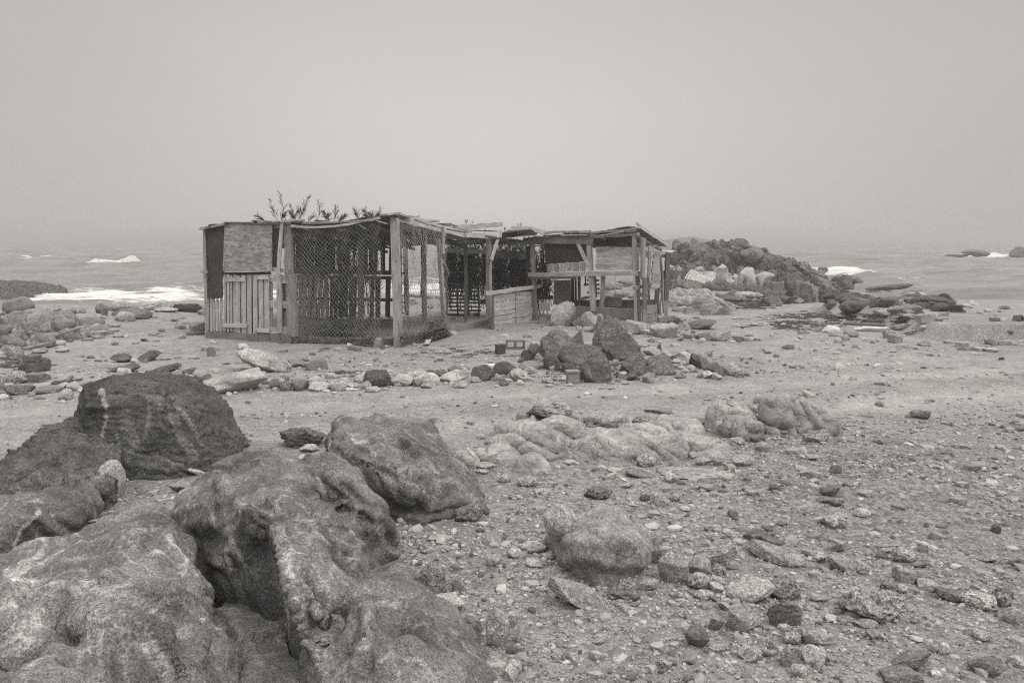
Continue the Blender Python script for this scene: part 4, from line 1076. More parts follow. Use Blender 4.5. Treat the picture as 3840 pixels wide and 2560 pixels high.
CROP7 = [(1060, 1088, 175, 172, .22, 'p', 0, {'label': 'crusty holed grey stone right of the hollowed near rock'}), (1145, 1178, 205, 92, .36, 'r', 0, {'label': 'smooth pale crescent stone below the crusty holed stone'}), (1430, 1370, 135, 195, .28, 's', 70, {'label': 'upright oval slab of pale stone near the bottom of the picture'}), (1510, 1260, 66, 74, .34, 'a'), (1260, 678, 175, 100, .17, 'p', 10, {'label': 'dark flat pitted stone at the foot of the slanting grey rock'}), (1405, 918, 84, 62, .36, 'r'), (1470, 458, 68, 54, .36, 'r'), (1195, 830, 52, 36, .42, 'r'), (1210, 1235, 56, 44, .38, 'r'), (1285, 1240, 70, 60, .38, 'a'), (1110, 1235, 60, 36, .4, 'a'), (1320, 1290, 60, 80, .26, 'a'), (1210, 1070, 70, 90, .25, 'a'), (1360, 385, 120, 40, .36, 'r'), (1040, 850, 80, 30, .38, 's'), (1100, 780, 120, 30, .36, 's'), (990, 1120, 40, 80, .2, 's', 40), (890, 985, 60, 60, .2, 's', 40), (1500, 1560, 90, 90, .36, 'a'),
         (350, 268, 265, 120, .10, 'j', 0, {'label': 'jagged black rock between the domed boulder and the slanting rock', 'mat': 'dark', 'deep': .6, 'sub': 5}), (385, 290, 110, 50, .4, 'a'), (-10, 272, 130, 84, .11, 'j', 0, {'label': 'jagged black rock beside the right foot of the domed boulder', 'mat': 'dark', 'deep': .6, 'sub': 5}), (-90, 262, 80, 90, .11, 'j', 0, {'mat': 'dark'}), (345, 330, 40, 30, .4, 'a')]
CROP6 = [(540, 672, 145, 182, .38, 'r', 0, {'label': 'upright pale oval stone on the gravel between the near boulders', 'deep': .7, 'sub': 5, 'mat': 'stone'}), (858, 572, 100, 92, .2, 'r', 0, {'label': 'small round speckled stone at the foot of the domed boulder'}), (760, 885, 46, 36, .55, 'a'), (880, 640, 110, 60, .3, 'a'), (600, 560, 120, 80, .22, 's', 20), (960, 560, 90, 40, .36, 's', -15), (1180, 1560, 170, 190, .27, 'r'), (740, 660, 70, 26, .3, 's'), (460, 790, 60, 20, .3, 's')]
FAR14 = [(1180, 620, 195, 175, .40, 'a', 0, {'label': 'pale upright boulder at the foot of the rocky headland'}), (1350, 630, 250, 135, .33, 'a'), (890, 525, 165, 112, .38, 'a', 0, {'label': 'pale block left of the upright pale boulder below the headland'}), (960, 635, 195, 92, .36, 'a'), (1170, 785, 205, 72, .34, 'r'), (1000, 830, 265, 74, .14, 'r'), (640, 870, 600, 120, .34, 'r', 0, {'label': 'low pale rock ledge right of the shack', 'mat': 'gneiss'}), (850, 970, 310, 105, .30, 's', 0, {'mat': 'gneiss', 'label': 'grey ribbed ledge on the sand right of the shack'}), (450, 940, 200, 70, .4, 'a'), (340, 860, 180, 80, .35, 'r'), (460, 690, 170, 120, .2, 'a'), (640, 500, 150, 60, .3, 'a'), (740, 560, 240, 70, .34, 'r'), (1110, 590, 90, 80, .35, 'a'), (1040, 580, 80, 60, .36, 'a'), (350, 480, 80, 60, .33, 'a'), (430, 490, 60, 50, .33, 'r'), (560, 490, 150, 90, .18, 'a'), (360, 640, 100, 60, .24, 'a'), (760, 860, 80, 70, .14, 'r'), (1740, 850, 130, 66, .24, 't', 14, {'label': 'grey wedge of rock alone on the far sand'}), (1050, 900, 130, 20, .33, 's', 20), (1470, 880, 60, 20, .28, 's'), (2095, 895, 90, 30, .14, 'a'), (1200, 880, 330, 50, .13, 'j'), (940, 930, 100, 30, .33, 's')]
FAR5 = [(1330, 690, 220, 78, .13, 'r', 0, {'label': 'dark rounded rock at the water edge right of the headland'}), (1310, 640, 190, 60, .13, 'r'), (1485, 660, 155, 72, .17, 'a', 0, {'label': 'grey humped rock between the dark shore rocks'}), (1670, 612, 180, 60, .30, 'r', 0, {'label': 'pale topped rock at the water edge beyond the weed'}), (1790, 660, 260, 80, .12, 'r'), (1865, 660, 110, 90, .08, 'a', 0, {'label': 'dark square ended rock with dripping weed'}), (1930, 690, 90, 50, .10, 'j'), (1620, 690, 200, 50, .22, 's'), (1240, 575, 170, 34, .11, 'j'), (1360, 578, 110, 34, .11, 'j'), (1270, 512, 190, 56, .17, 'j', 0, {'label': 'flat dark rock in the shallows beside the headland foot', 'Y': 47}), (1525, 548, 275, 40, .14, 's', 2, {'label': 'low ribbed reef lying in the calm water', 'Y': 42}), (1120, 436, 60, 26, .12, 'a', 0, {'Y': 62}), (2055, 340, 160, 34, .16, 'a', 0, {'label': 'far small reef left of the white surf', 'Y': 110}), (1940, 350, 130, 20, .17, 's', 0, {'Y': 108}), (2345, 340, 150, 54, .15, 'a', 0, {'label': 'far dark reef cut by the right edge of the picture', 'Y': 110}),
        (2232, 668, 66, 22, .2, 't', 0, {'label': 'dark stone on the skyline of the sand bank'}), (2170, 742, 66, 24, .15, 'p'), (1165, 662, 60, 22, .2, 'a'), (1110, 782, 50, 34, .18, 'a'), (1290, 840, 90, 44, .28, 'r'), (1830, 742, 50, 18, .2, 's'), (1660, 826, 80, 36, .26, 'a'), (1590, 800, 110, 44, .25, 'a'), (1530, 850, 90, 40, .28, 's'), (1740, 895, 80, 34, .24, 'a'), (1975, 905, 90, 36, .36, 't'), (1980, 922, 80, 26, .28, 's'), (2140, 930, 100, 24, .33, 's'), (2060, 925, 70, 26, .33, 's'), (2250, 890, 110, 34, .3, 'a'), (1890, 880, 60, 26, .3, 'r'), (2265, 815, 40, 18, .14, 's'), (1185, 836, 60, 14, .2, 's'), (950, 1030, 110, 24, .22, 's'), (1040, 800, 40, 14, .24, 's'), (820, 770, 40, 16, .2, 's'), (960, 862, 30, 12, .5, 'r'), (1500, 640, 100, 34, .2, 'a'), (1190, 630, 120, 30, .14, 'a'), (1090, 610, 130, 36, .14, 'j'), (960, 590, 150, 34, .13, 'j'), (880, 610, 130, 26, .13, 'j'), (700, 598, 110, 36, .28, 'r'), (560, 620, 140, 40, .13, 'j')]
for zk, table in ((11, ROW), (13, LEFT), (12, PILE), (9, NEAR), (10, FAR10), (8, MID8), (7, CROP7), (6, CROP6), (14, FAR14), (5, FAR5)):
    for t in table:
        kw = dict(t[7]) if len(t) > 7 else {}
        if isinstance(kw.get('mat'), str):
            kw['mat'] = M[kw['mat']]
        if zk in (5, 14, 13) and t[1] < 700:
            kw.setdefault('name', 'shore_rock')
        stone(zk, *t[:4], (t[4] * 1.2 if t[4] > .2 else t[4] + (.05 if zk in (7, 8, 9, 10) else .01)), t[5], t[6] if len(t) > 6 else 0, **kw)


def big(name, outline, zk, Yf, tilt, thick, shade, mat, label, style, seed, bulge=.12, voxel=.014, amp=.8, ops=()):
    """a standing slab from its outline: feet at Yf, upper edge leaning back by tilt metres"""
    pts = [Z(zk, x, y) for x, y in outline]
    v0, v1 = max(p[1] for p in pts), min(p[1] for p in pts)
    if Yf is None:
        Yf = gp(sum(p[0] for p in pts) / len(pts), v0)[1]
    H = [(u / 1.63265, v / 1.63265, Yf + tilt * (v0 - v) / (v0 - v1)) for u, v in pts]
    c = np.mean(H, 0)
    H += [(c[0] + (u / 1.63265 - c[0]) * .93, c[1] + (v / 1.63265 - c[1]) * .93, Yf + tilt * (v0 - c[1] * 1.63265 - (v - c[1] * 1.63265) * .93) / (v0 - v1) - bulge * .6) for u, v in pts]
    return hull_rock(name, [(H, thick)], shade, mat, label, style, voxel, 1, amp, seed, ops, 'boulder', None, (), .93, (.06, .0))


big('boulder', [(880, 365), (922, 250), (945, 188), (1010, 245), (1100, 310), (1195, 400), (1242, 452), (1180, 530), (1080, 562), (1040, 568), (960, 500), (890, 440)], 12, 11.6, .5, .34, 0.135, M['dark'], 'tall leaning dark slab rising highest from the boulder pile', 'plain', 131, .04)
big('boulder', [(402, 372), (418, 356), (470, 372), (560, 480), (585, 520), (540, 545), (445, 545), (420, 470)], 12, 11.55, .25, .25, 0.153, M['dark'], 'left leaning slab of the boulder pile, lowest of the three', 'plain', 132, .03)
big('boulder', [(455, 345), (475, 318), (510, 325), (560, 370), (655, 440), (640, 470), (590, 500), (540, 450)], 12, 11.75, .25, .22, 0.172, M['dark'], 'middle leaning slab on the left of the boulder pile', 'plain', 133, .03)
big('boulder', [(495, 318), (540, 306), (590, 325), (650, 395), (660, 440), (620, 430)], 12, 11.95, .25, .2, 0.163, M['dark'], 'rear leaning slab on the left of the boulder pile, touching the upright stone', 'plain', 134, .03)
hull_rock('boulder', [([(1253, 1232, .10), (1258, 1262, .02), (1290, 1300, -.02), (1345, 1325, -.03), (1410, 1336, -.03), (1465, 1326, -.03), (1492, 1290, .02), (1497, 1255, .10), (1470, 1212, .2), (1440, 1184, .24), (1395, 1168, .27), (1340, 1200, .24), (1300, 1212, .18),
                       (1390, 1215, .30), (1310, 1245, .2), (1440, 1240, .24), (1375, 1250, .27), (1300, 1275, .1), (1400, 1290, .12), (1470, 1280, .12)], .2), ([(1455, 1200, .16), (1490, 1215, .12), (1506, 1245, .06), (1500, 1285, -.02), (1470, 1290, .0)], .2)],
          .30, M['stone'], 'rounded grey boulder with a stone perched on it, right of the near outcrop', 'gneiss', .009, 3, .45, 77, [([(1300, 1235), (1350, 1212), (1400, 1222)], .02, .02), ([(1270, 1283), (1350, 1285), (1400, 1300), (1480, 1295)], .04, .03), ([(1395, 1185), (1440, 1215), (1470, 1260)], .03, .03)], 'boulder', None,
          [([(1400, 1240), (1440, 1260), (1430, 1275)], .04, -.3), ([(1290, 1300), (1400, 1315), (1480, 1300)], .06, -.12), ([(1320, 1225), (1370, 1225)], .05, .2)])
big('boulder', [(556, 520), (590, 440), (640, 445), (760, 472), (860, 452), (905, 470), (880, 525), (800, 600), (700, 610), (600, 570)], 12, 11.3, .35, .35, 0.135, M['dark'], 'ridged dark rock in the front middle of the boulder pile', 'plain', 135, .05)
big('boulder', [(745, 610), (818, 520), (880, 500), (945, 532), (988, 610), (988, 705), (930, 750), (840, 742), (778, 700)], 12, None, .22, .4, 0.135, M['dark'], 'big dark boulder with a flat left face at the front foot of the pile', 'plain', 136, .06)
big('boulder', [(1078, 600), (1150, 540), (1222, 524), (1272, 590), (1302, 660), (1255, 690), (1160, 668)], 12, None, .25, .35, 0.135, M['dark'], 'dark grey boulder with a slanting right edge, front right of the pile', 'plain', 137, .05)
big('boulder', [(1288, 572), (1340, 548), (1450, 534), (1500, 590), (1545, 662), (1480, 682), (1380, 686), (1318, 625)], 12, None, .25, .35, 0.153, M['dark'], 'humped grey boulder with a steep left face right of the pile', 'plain', 138, .05)
big('boulder', [(568, 585), (640, 600), (700, 640), (760, 672), (700, 672), (590, 650)], 12, None, .08, .25, 0.090, M['dark'], 'flat dark slab sloping right under the ridged dark rock', 'plain', 139, .03)
big('boulder', [(428, 545), (480, 535), (520, 560), (580, 640), (520, 640), (440, 600)], 12, None, .1, .25, 0.099, M['dark'], 'dark sloping slab at the left foot of the boulder pile', 'plain', 140, .03)
big('boulder', [(240, 500), (262, 470), (300, 500), (340, 545), (300, 560), (250, 555)], 12, None, .1, .2, 0.090, M['dark'], 'small dark leaning slab left of the boulder pile, nearest the track', 'plain', 141, .03)
big('boulder', [(280, 455), (330, 448), (420, 465), (440, 500), (400, 515), (340, 520)], 12, 11.9, .15, .2, 0.118, M['dark'], 'dark wedge of rock lying left of the leaning slabs', 'plain', 142, .03)

# ================================================================== the shack
class Plane:
    """a vertical plane through two ground points"""
    def __init__(s, a, b):
        a, b = np.array(a[:2]), np.array(b[:2])
        d = (b - a) / np.linalg.norm(b - a)
        n = np.array([d[1], -d[0]])
        if n @ a > 0:
            n = -n
        s.p, s.n = np.array([a[0], a[1], 0]), np.array([n[0], n[1], 0])

    def on(s, u, v, off=0.0):
        r = ray(u, v)
        return EYE + r * (((s.p + s.n * off - EYE) @ s.n) / (r @ s.n))


Lb, Cb = gp(767, 1266), gp(1483, 1298)
P3b, P4b, RCb = gp(*Z(2, 1302, 1245)), gp(*Z(3, 310, 1240)), gp(*Z(3, 1500, 1302))
FW, SW, RW = Plane(Lb, Cb), Plane(Cb, P3b), Plane(P4b, RCb)
RSb = RCb + np.array([.62, .75, 0])
RS = Plane(RCb, RSb)
GATE = Plane(gp(*Z(2, 1335, 1295)), gp(*Z(3, 285, 1238)))
BW, RB, MID = Plane((-5.4, 18.75), (-1.2, 18.35)), Plane((-1.4, 19.6), (2.0, 19.9)), Plane((-3, 16.0), (3, 16.0))
LSW = Plane(Lb + (.1, 0, 0), (-4.75, 18.6))
ORG = np.array([-1.3, 16.6, 0.0])
shack = bpy.data.objects.new('shack', None)
COL.objects.link(shack)
shack.location = tuple(ORG)
tag(shack, 'ramshackle driftwood shack with netting, patched panels and a sagging roof', 'shack')
RG = np.random.default_rng(7)
WOOD = 1.28


class Boards:
    def __init__(s):
        s.V, s.F, s.S, s.U = [], [], [], []

    def add(s, A, B, w, t, n, shade, seg=None, bow=.0, rag=.004, w2=None):
        A, B, n = np.array(A), np.array(B), np.array(n)
        Ln = np.linalg.norm(B - A)
        l = (B - A) / Ln
        sd = np.cross(l, n)
        sd /= np.linalg.norm(sd)
        n = np.cross(sd, l)
        seg = seg or max(2, int(Ln / .22))
        w2 = w2 or w
        o = len(s.V)
        bx = RG.uniform(-1, 1) * bow
        by = RG.uniform(-1, 1) * bow
        for i in range(seg + 1):
            f = i / seg
            c = A + (B - A) * f + (sd * bx + n * by) * math.sin(math.pi * f)
            hw = (w + (w2 - w) * f) / 2
            e = RG.uniform(-1, 1, 4) * min(rag, w * .12)
            el = RG.uniform(-1, 1, 2) * (min(.02, w * .2) if i in (0, seg) else 0)
            s.V += [c + sd * (hw + e[0]) + l * el[0], c - sd * (hw + e[1]) + l * el[1],
                    c - sd * (hw + e[1]) - n * t + l * el[1], c + sd * (hw + e[0]) - n * t + l * el[0]]
        ou, ov = RG.uniform(0, 40), RG.uniform(0, 40)
        vs = [0, w, w + t, 2 * w + t, 2 * w + 2 * t]
        for i in range(seg):
            for k in range(4):
                a, b = o + i * 4 + k, o + i * 4 + (k + 1) % 4
                s.F.append((a, b, b + 4, a + 4))
                u0, u1 = ou + Ln * i / seg, ou + Ln * (i + 1) / seg
                s.U += [(u0, ov + vs[k]), (u0, ov + vs[k + 1]), (u1, ov + vs[k + 1]), (u1, ov + vs[k])]
                s.S.append(shade * WOOD)
        for fc in ((o + 3, o + 2, o + 1, o), (o + seg * 4, o + seg * 4 + 1, o + seg * 4 + 2, o + seg * 4 + 3)):
            s.F.append(fc)
            s.U += [(ou, ov), (ou + .02, ov), (ou + .02, ov + w), (ou, ov + w)]
            s.S.append(shade * .8 * WOOD)
        return s

    def px(s, pl, zk, p, q, wpx, shade, t=.025, off=0.0, bow=.004, rag=.004, w2=None):
        A, B = pl.on(*Z(zk, *p), off), pl.on(*Z(zk, *q), off)
        k = ZM[zk][2] * float(((A + B) / 2 - EYE) @ _f) / FPX
        return s.add(A, B, wpx * k, t, pl.n, shade * RG.uniform(.9, 1.1), None, bow, rag, None if w2 is None else w2 * k)

    def sheet(s, c, t, shade, nx=8, ny=6, warp=.012, n=(0, 0, 1), sag=0.0, rag=0.0):
        """a panel from four corner points, warped a little, t thick"""
        c = [np.array(p, float) for p in c]
        o = len(s.V)
        n = np.array(n, float)
        ph = RG.uniform(0, 30)
        W1, H1 = np.linalg.norm(c[1] - c[0]), np.linalg.norm(c[3] - c[0])
        rx = RG.uniform(-1, 1, (ny + 1, nx + 1, 2)) * rag
        for j in range(ny + 1):
            for i in range(nx + 1):
                a, b = i / nx, j / ny
                e = (rx[j, i, 0] if i in (0, nx) else 0) * (c[1] - c[0]) / W1 + (rx[j, i, 1] if j in (0, ny) else 0) * (c[3] - c[0]) / H1
                p = c[0] * (1 - a) * (1 - b) + c[1] * a * (1 - b) + c[2] * a * b + c[3] * (1 - a) * b + e
                d = warp * math.sin(a * W1 * 5.1 + ph) * math.cos(b * H1 * 4.3 + ph * 2) - sag * math.sin(math.pi * a) * math.sin(math.pi * b)
                s.V += [p + n * d, p + n * (d - t)]
        ix = lambda i, j, k: o + 2 * (j * (nx + 1) + i) + k
        ou, ov = RG.uniform(0, 40), RG.uniform(0, 40)
        uvp = lambda i, j: (ou + W1 * i / nx, ov + H1 * j / ny)
        for j in range(ny):
            for i in range(nx):
                q = [(i, j), (i + 1, j), (i + 1, j + 1), (i, j + 1)]
                s.F.append(tuple(ix(*p, 0) for p in q))
                s.F.append(tuple(ix(*p, 1) for p in q[::-1]))
                s.U += [uvp(*p) for p in q] + [uvp(*p) for p in q[::-1]]
                s.S += [shade, shade]
        edge = [(i, 0) for i in range(nx)] + [(nx, j) for j in range(ny)] + [(i, ny) for i in range(nx, 0, -1)] + [(0, j) for j in range(ny, 0, -1)]
        for p, q in zip(edge, edge[1:] + edge[:1]):
            s.F.append((ix(*p, 0), ix(*p, 1), ix(*q, 1), ix(*q, 0)))
            s.U += [uvp(*p), uvp(*p), uvp(*q), uvp(*q)]
            s.S.append(shade)
        return s

    def quad(s, pl, zk, pts, shade, t=.012, off=0.0, **k):
        return s.sheet([pl.on(*Z(zk, *p), off) for p in pts], t, shade, n=pl.n, **k)

    def obj(s, name, mat='wood', parent=None, label=None):
        V = np.array(s.V) - ORG
        me = mesh_np(name, V, s.F, M[mat], False, {'shade': ('FACE', s.S)}, s.U)
        o = link(name, me, parent or shack)
        if label:
            o['label'] = label
        return o


def part(name, pl, zk, p, q, w, shade, t=.03, off=0.0, mat='wood', label=None, **k):
    return Boards().px(pl, zk, p, q, w, shade, t, off, **k).obj(name, mat, None, label)


def concrete_part(name, V, F, shade, parent=None):
    return link(name, mesh_np(name, np.array(V) - ORG, F, M['concrete']), parent or shack, None, shade)


def blocks(pa, pb, z0, z1, thick, n, rows, seed):
    """a course wall: slightly uneven blocks butted end to end"""
    rng = np.random.default_rng(seed)
    pa, pb = np.array(pa), np.array(pb)
    d = pb - pa
    L_ = np.linalg.norm(d[:2])
    d = d / L_
    nn = np.array([d[1], -d[0], 0])
    V, F = [], []
    h = (z1 - z0) / rows
    for r in range(rows):
        xs_ = np.linspace(0, L_, n + 1)
        if r % 2:
            xs_ = np.concatenate([[0], (xs_[1:] + xs_[:-1]) / 2, [L_]])
        for a, b in zip(xs_, xs_[1:]):
            j = rng.uniform(-.008, .008)
            o = len(V)
            a2, b2 = a + .005, b - .005
            za, zb = z0 + r * h + .004, z0 + (r + 1) * h - .004
            for z in (za, zb):
                for x_, k in ((a2, 0), (b2, 0), (b2, 1), (a2, 1)):
                    p = pa + d * x_ + nn * (j - k * thick)
                    V.append((p[0] + rng.uniform(-.004, .004), p[1] + rng.uniform(-.004, .004), z + rng.uniform(-.006, .006)))
            F += [tuple(o + i for i in f) for f in ((0, 1, 5, 4), (1, 2, 6, 5), (2, 3, 7, 6), (3, 0, 4, 7), (4, 5, 6, 7), (3, 2, 1, 0))]
    # mortar core a little behind the block faces
    o = len(V)
    for z in (z0 - .1, z1 - .012):
        for x_, k in ((.01, .012), (L_ - .01, .012), (L_ - .01, thick - .012), (.01, thick - .012)):
            p = pa + d * x_ - nn * k
            V.append((p[0], p[1], z))
    F += [tuple(o + i for i in f) for f in ((0, 1, 5, 4), (1, 2, 6, 5), (2, 3, 7, 6), (3, 0, 4, 7), (4, 5, 6, 7), (3, 2, 1, 0))]
    return V, F


# ---- front wall at the left: kerb, posts, panels, planks
fl = FW.on(*Z(1, 172, 1345), .06)
fr = FW.on(*Z(1, 945, 1380), .06)
kz = FW.on(*Z(1, 560, 1325), .06)[2]
concrete_part('concrete_kerb', *blocks((fl[0], fl[1], 0), (fr[0], fr[1], 0), -.12, kz, .16, 8, 1, 3), .23)
fr2 = FW.on(*Z(2, 425, 1400), -.02)
concrete_part('concrete_kerb', *blocks((fr[0] + .02, fr[1] + .1, 0), (fr2[0], fr2[1] + .1, 0), -.12, .10, .14, 5, 1, 4), .18)
p3 = P3b + np.array([-.05, -.08, 0])
concrete_part('concrete_kerb', *blocks((fr2[0] + .05, fr2[1] + .12, 0), (p3[0], p3[1], 0), -.12, .13, .14, 8, 1, 5), .25)
part('post', FW, 1, (160, 375), (180, 1350), 32, .33, .09, -.02)
part('edge_board', FW, 1, (158, 380), (168, 800), 20, .3, .03, .02)
part('rail_stub', FW, 1, (120, 768), (185, 768), 26, .34, .03, .03)
Boards().quad(FW, 1, [(195, 340), (332, 337), (326, 1010), (203, 1012)], .055, .008, .055, warp=.006, rag=.012, nx=8, ny=20).obj('dark_panel', 'sheet', None, 'torn dark sheet nailed upright beside the strand board')
part('batten', FW, 1, (345, 318), (330, 800), 26, .40, .022, .035)
b = Boards()
b.quad(FW, 1, [(345, 346), (770, 350), (768, 764), (324, 768)], .3, .018, .075, warp=.004, rag=.006, nx=14, ny=14)
b.obj('strand_board', 'osb', None, 'large pale chipboard panel with rounded worn corners')
b = Boards()
for x0, x1, y0, y1, s in ((178, 202, 1005, 1300, .32), (205, 234, 1012, 1305, .36), (236, 257, 1012, 1306, .31), (260, 285, 1015, 1308, .38), (298, 322, 1010, 1310, .33)):
    b.px(FW, 1, ((x0 + x1) / 2, y0), ((x0 + x1) / 2 + 2, y1), x1 - x0 - 6, s, .022, .02)
b.obj('plank_wall')
b = Boards()
for x0, x1, y0, y1, s in ((335, 356, 790, 1308, .36), (358, 386, 790, 1310, .40), (388, 412, 795, 1310, .34), (414, 487, 792, 1312, .37), (490, 538, 800, 1322, .39), (541, 590, 800, 1325, .36), (593, 641, 800, 1328, .40),
                          (645, 695, 830, 1325, .35), (698, 748, 800, 1325, .38)):
    b.px(FW, 1, ((x0 + x1) / 2, y0 + RG.uniform(-6, 8)), ((x0 + x1) / 2 + 3, y1 + RG.uniform(-4, 5)), x1 - x0 - RG.uniform(2, 6), s, .024, .035)
door = b.obj('plank_door', 'wood', None, 'weathered plank door with short cross battens')
for p, q, w in (((352, 842), (536, 838), 36), ((325, 1254), (542, 1256), 40), ((644, 822), (742, 822), 36), ((638, 1298), (742, 1302), 38)):
    Boards().px(FW, 1, p, q, w, .43, .022, .062, bow=.001).obj('batten', 'wood', door)
for p, q, w, s, off in (((748, 826), (908, 832), 62, .36, .02), ((748, 1064), (925, 1066), 66, .37, .02), ((748, 1298), (928, 1302), 62, .36, .02), ((760, 800), (762, 1275), 26, .28, .0), ((833, 790), (838, 1325), 50, .37, .05),
                         ((880, 870), (882, 1262), 38, .14, -.03), ((912, 890), (920, 1325), 30, .33, .0)):
    part('pallet_board', FW, 1, p, q, w, s, .022, off)
Boards().quad(FW, 1, [(345, 800), (742, 800), (742, 1320), (345, 1310)], .05, .01, -.04, warp=.004).obj('gap_shade_sheet', 'ply')  # near-black sheet added behind the door planks so their gaps look shaded
part('post', FW, 1, (910, 352), (915, 800), 60, .30, .11, .02)
part('post', FW, 1, (940, 793), (950, 1350), 72, .34, .1, .05)
part('leaning_batten', FW, 1, (860, 318), (825, 806), 33, .40, .025, .11)
part('crosspiece', FW, 1, (768, 742), (920, 768), 30, .36, .03, .04)
part('dark_board', FW, 1, (812, 380), (808, 760), 80, .12, .02, -.05)
part('top_rail', FW, 1, (340, 332), (942, 328), 30, .38, .05, .05, rag=.006)
part('top_rail', FW, 1, (760, 366), (1010, 360), 22, .36, .04, .0)
part('header_board', FW, 1, (342, 790), (760, 782), 26, .10, .03, -.03)
# ---- corner post and the receding side
part('post', FW, 2, (423, 285), (455, 1446), 64, .345, .12, .02, label='pale square corner post with peeling net')
P_top = FW.on(*Z(2, 430, 272), .02)
P_end = SW.on(*Z(2, 1105, 438), .03)
Boards().add(P_top, P_end, .13, .07, SW.n, .40, None, .01, .006).obj('roof_beam')
part('roof_beam', SW, 2, (1085, 436), (1360, 456), 40, .40, .06, .08, label='beam end patched with a short pale board')
part('rail', SW, 2, (470, 345), (1090, 490), 26, .2, .05, -.10)
part('post', SW, 2, (846, 470), (895, 1215), 34, .30, .07, .0)
part('batten', SW, 2, (888, 358), (880, 602), 30, .40, .03, .08)
part('post', SW, 2, (1303, 465), (1302, 1250), 46, .33, .09, .0)
part('brace', SW, 2, (1400, 395), (1318, 662), 34, .40, .04, .12)
PF = Plane((-3, 15.9), (3, 15.9))
part('post', PF, 2, (125, 395), (126, 1322), 46, .24, .09, 0)
PF = Plane((-3, 17.9), (3, 17.9))
part('post', PF, 2, (690, 420), (702, 1222), 46, .2, .1, 0)
part('post', PF, 2, (705, 440), (680, 1000), 30, .16, .05, .04)
part('post', PF, 2, (1075, 470), (1078, 1216), 28, .2, .08, 0)
PF = Plane((-3, 19.0), (3, 19.0))
part('post', PF, 2, (530, 560), (541, 1172), 40, .2, .08, 0)
for p, q, w in (((480, 785), (556, 782), 24), ((476, 870), (530, 868), 16), ((480, 990), (525, 985), 16), ((480, 1040), (530, 1050), 14), ((470, 1100), (528, 1090), 14), ((440, 1160), (525, 1140), 14), ((478, 640), (520, 636), 12), ((478, 700), (520, 700), 12)):
    part('slat', PF, 2, p, q, w, .18, .02, .05)
part('post', PF, 2, (480, 560), (490, 1150), 26, .15, .06, .02)
# ---- back wall: two tiers of old planks with light showing between them
b = Boards()
x = Z(1, 950, 0)[0]
xe = Z(2, 470, 0)[0]
while x < xe:
    w = RG.uniform(9, 26)
    if RG.random() < .80:
        y0, y1 = RG.uniform(860, 900), RG.uniform(1012, 1025)
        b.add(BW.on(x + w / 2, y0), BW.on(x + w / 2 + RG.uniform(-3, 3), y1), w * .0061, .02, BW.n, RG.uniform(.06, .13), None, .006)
    x += w + (RG.uniform(.5, 2) if RG.random() < .72 else RG.uniform(5, 13))
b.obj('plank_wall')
b = Boards()
x = Z(1, 1090, 0)[0]
while x < xe - 20:
    w = RG.uniform(8, 22)
    if RG.random() < .80:
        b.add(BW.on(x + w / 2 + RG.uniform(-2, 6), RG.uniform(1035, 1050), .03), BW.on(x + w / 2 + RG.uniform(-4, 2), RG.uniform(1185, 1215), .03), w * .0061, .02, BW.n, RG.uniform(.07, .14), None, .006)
    x += w + (RG.uniform(.5, 2.5) if RG.random() < .6 else RG.uniform(5, 12))
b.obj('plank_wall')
for y, w in ((866, 26), (1018, 16), (1036, 12), (1120, 12)):
    Boards().add(BW.on(1090, y, .06), BW.on(1500, y + 6, .06), w * .0061, .05, BW.n, .13, None, .01).obj('rail')
b = Boards()
for x, dx, w in ((985, 8, 34), (1020, 12, 30), (1060, 14, 34), (1100, 25, 30), (1140, 34, 30), (1185, 30, 26), (1225, 40, 30), (1270, -6, 26)):
    b.px(BW, 1, (x + dx, 800 + RG.uniform(-8, 8)), (x, 1195 + RG.uniform(-14, 10)), w, .27, .02, .35, bow=.01)
b.obj('plank_wall', 'wood', None, 'low fence of slanting boards along the inner left side')
b = Boards()
for x, w in ((955, 40), (1040, 60), (1110, 40), (1205, 60)):
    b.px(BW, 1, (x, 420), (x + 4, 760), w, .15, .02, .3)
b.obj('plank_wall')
Boards().px(BW, 1, (945, 752), (1290, 745), 36, .16, .04, .36).obj('rail')


# ---- reeds and netting
def tubes(Pp, r, side=3):
    """round cords along many polylines of equal length: (m, n, 3) -> V, F"""
    Pp = np.asarray(Pp, float)
    m_, n_ = Pp.shape[:2]
    t = np.gradient(Pp, axis=1)
    t /= np.linalg.norm(t, axis=2, keepdims=True) + 1e-9
    up = np.where(np.abs(t[..., 2:3]) > .9, np.array([1., 0, 0]), np.array([0, 0, 1.]))
    a = np.cross(t, up)
    a /= np.linalg.norm(a, axis=2, keepdims=True) + 1e-9
    b_ = np.cross(t, a)
    rr_ = np.broadcast_to(np.asarray(r, float), (m_, n_))[..., None] if np.ndim(r) else r
    ring = [Pp + rr_ * (a * math.cos(q) + b_ * math.sin(q)) for q in np.linspace(0, 2 * math.pi, side + 1)[:-1]]
    V_ = np.stack(ring, 2).reshape(-1, 3)
    i = np.arange(m_ * n_ * side).reshape(m_, n_, side)
    F_ = [np.stack([i[:, :-1, k], i[:, :-1, (k + 1) % side], i[:, 1:, (k + 1) % side], i[:, 1:, k]], -1).reshape(-1, 4) for k in range(side)]
    return V_, np.concatenate(F_)


def merge(parts_):
    Vs, Fs, o = [], [], 0
    for v_, f_ in parts_:
        Vs.append(v_)
        Fs.append(np.asarray(f_) + o)
        o += len(v_)
    return np.concatenate(Vs), np.concatenate(Fs)


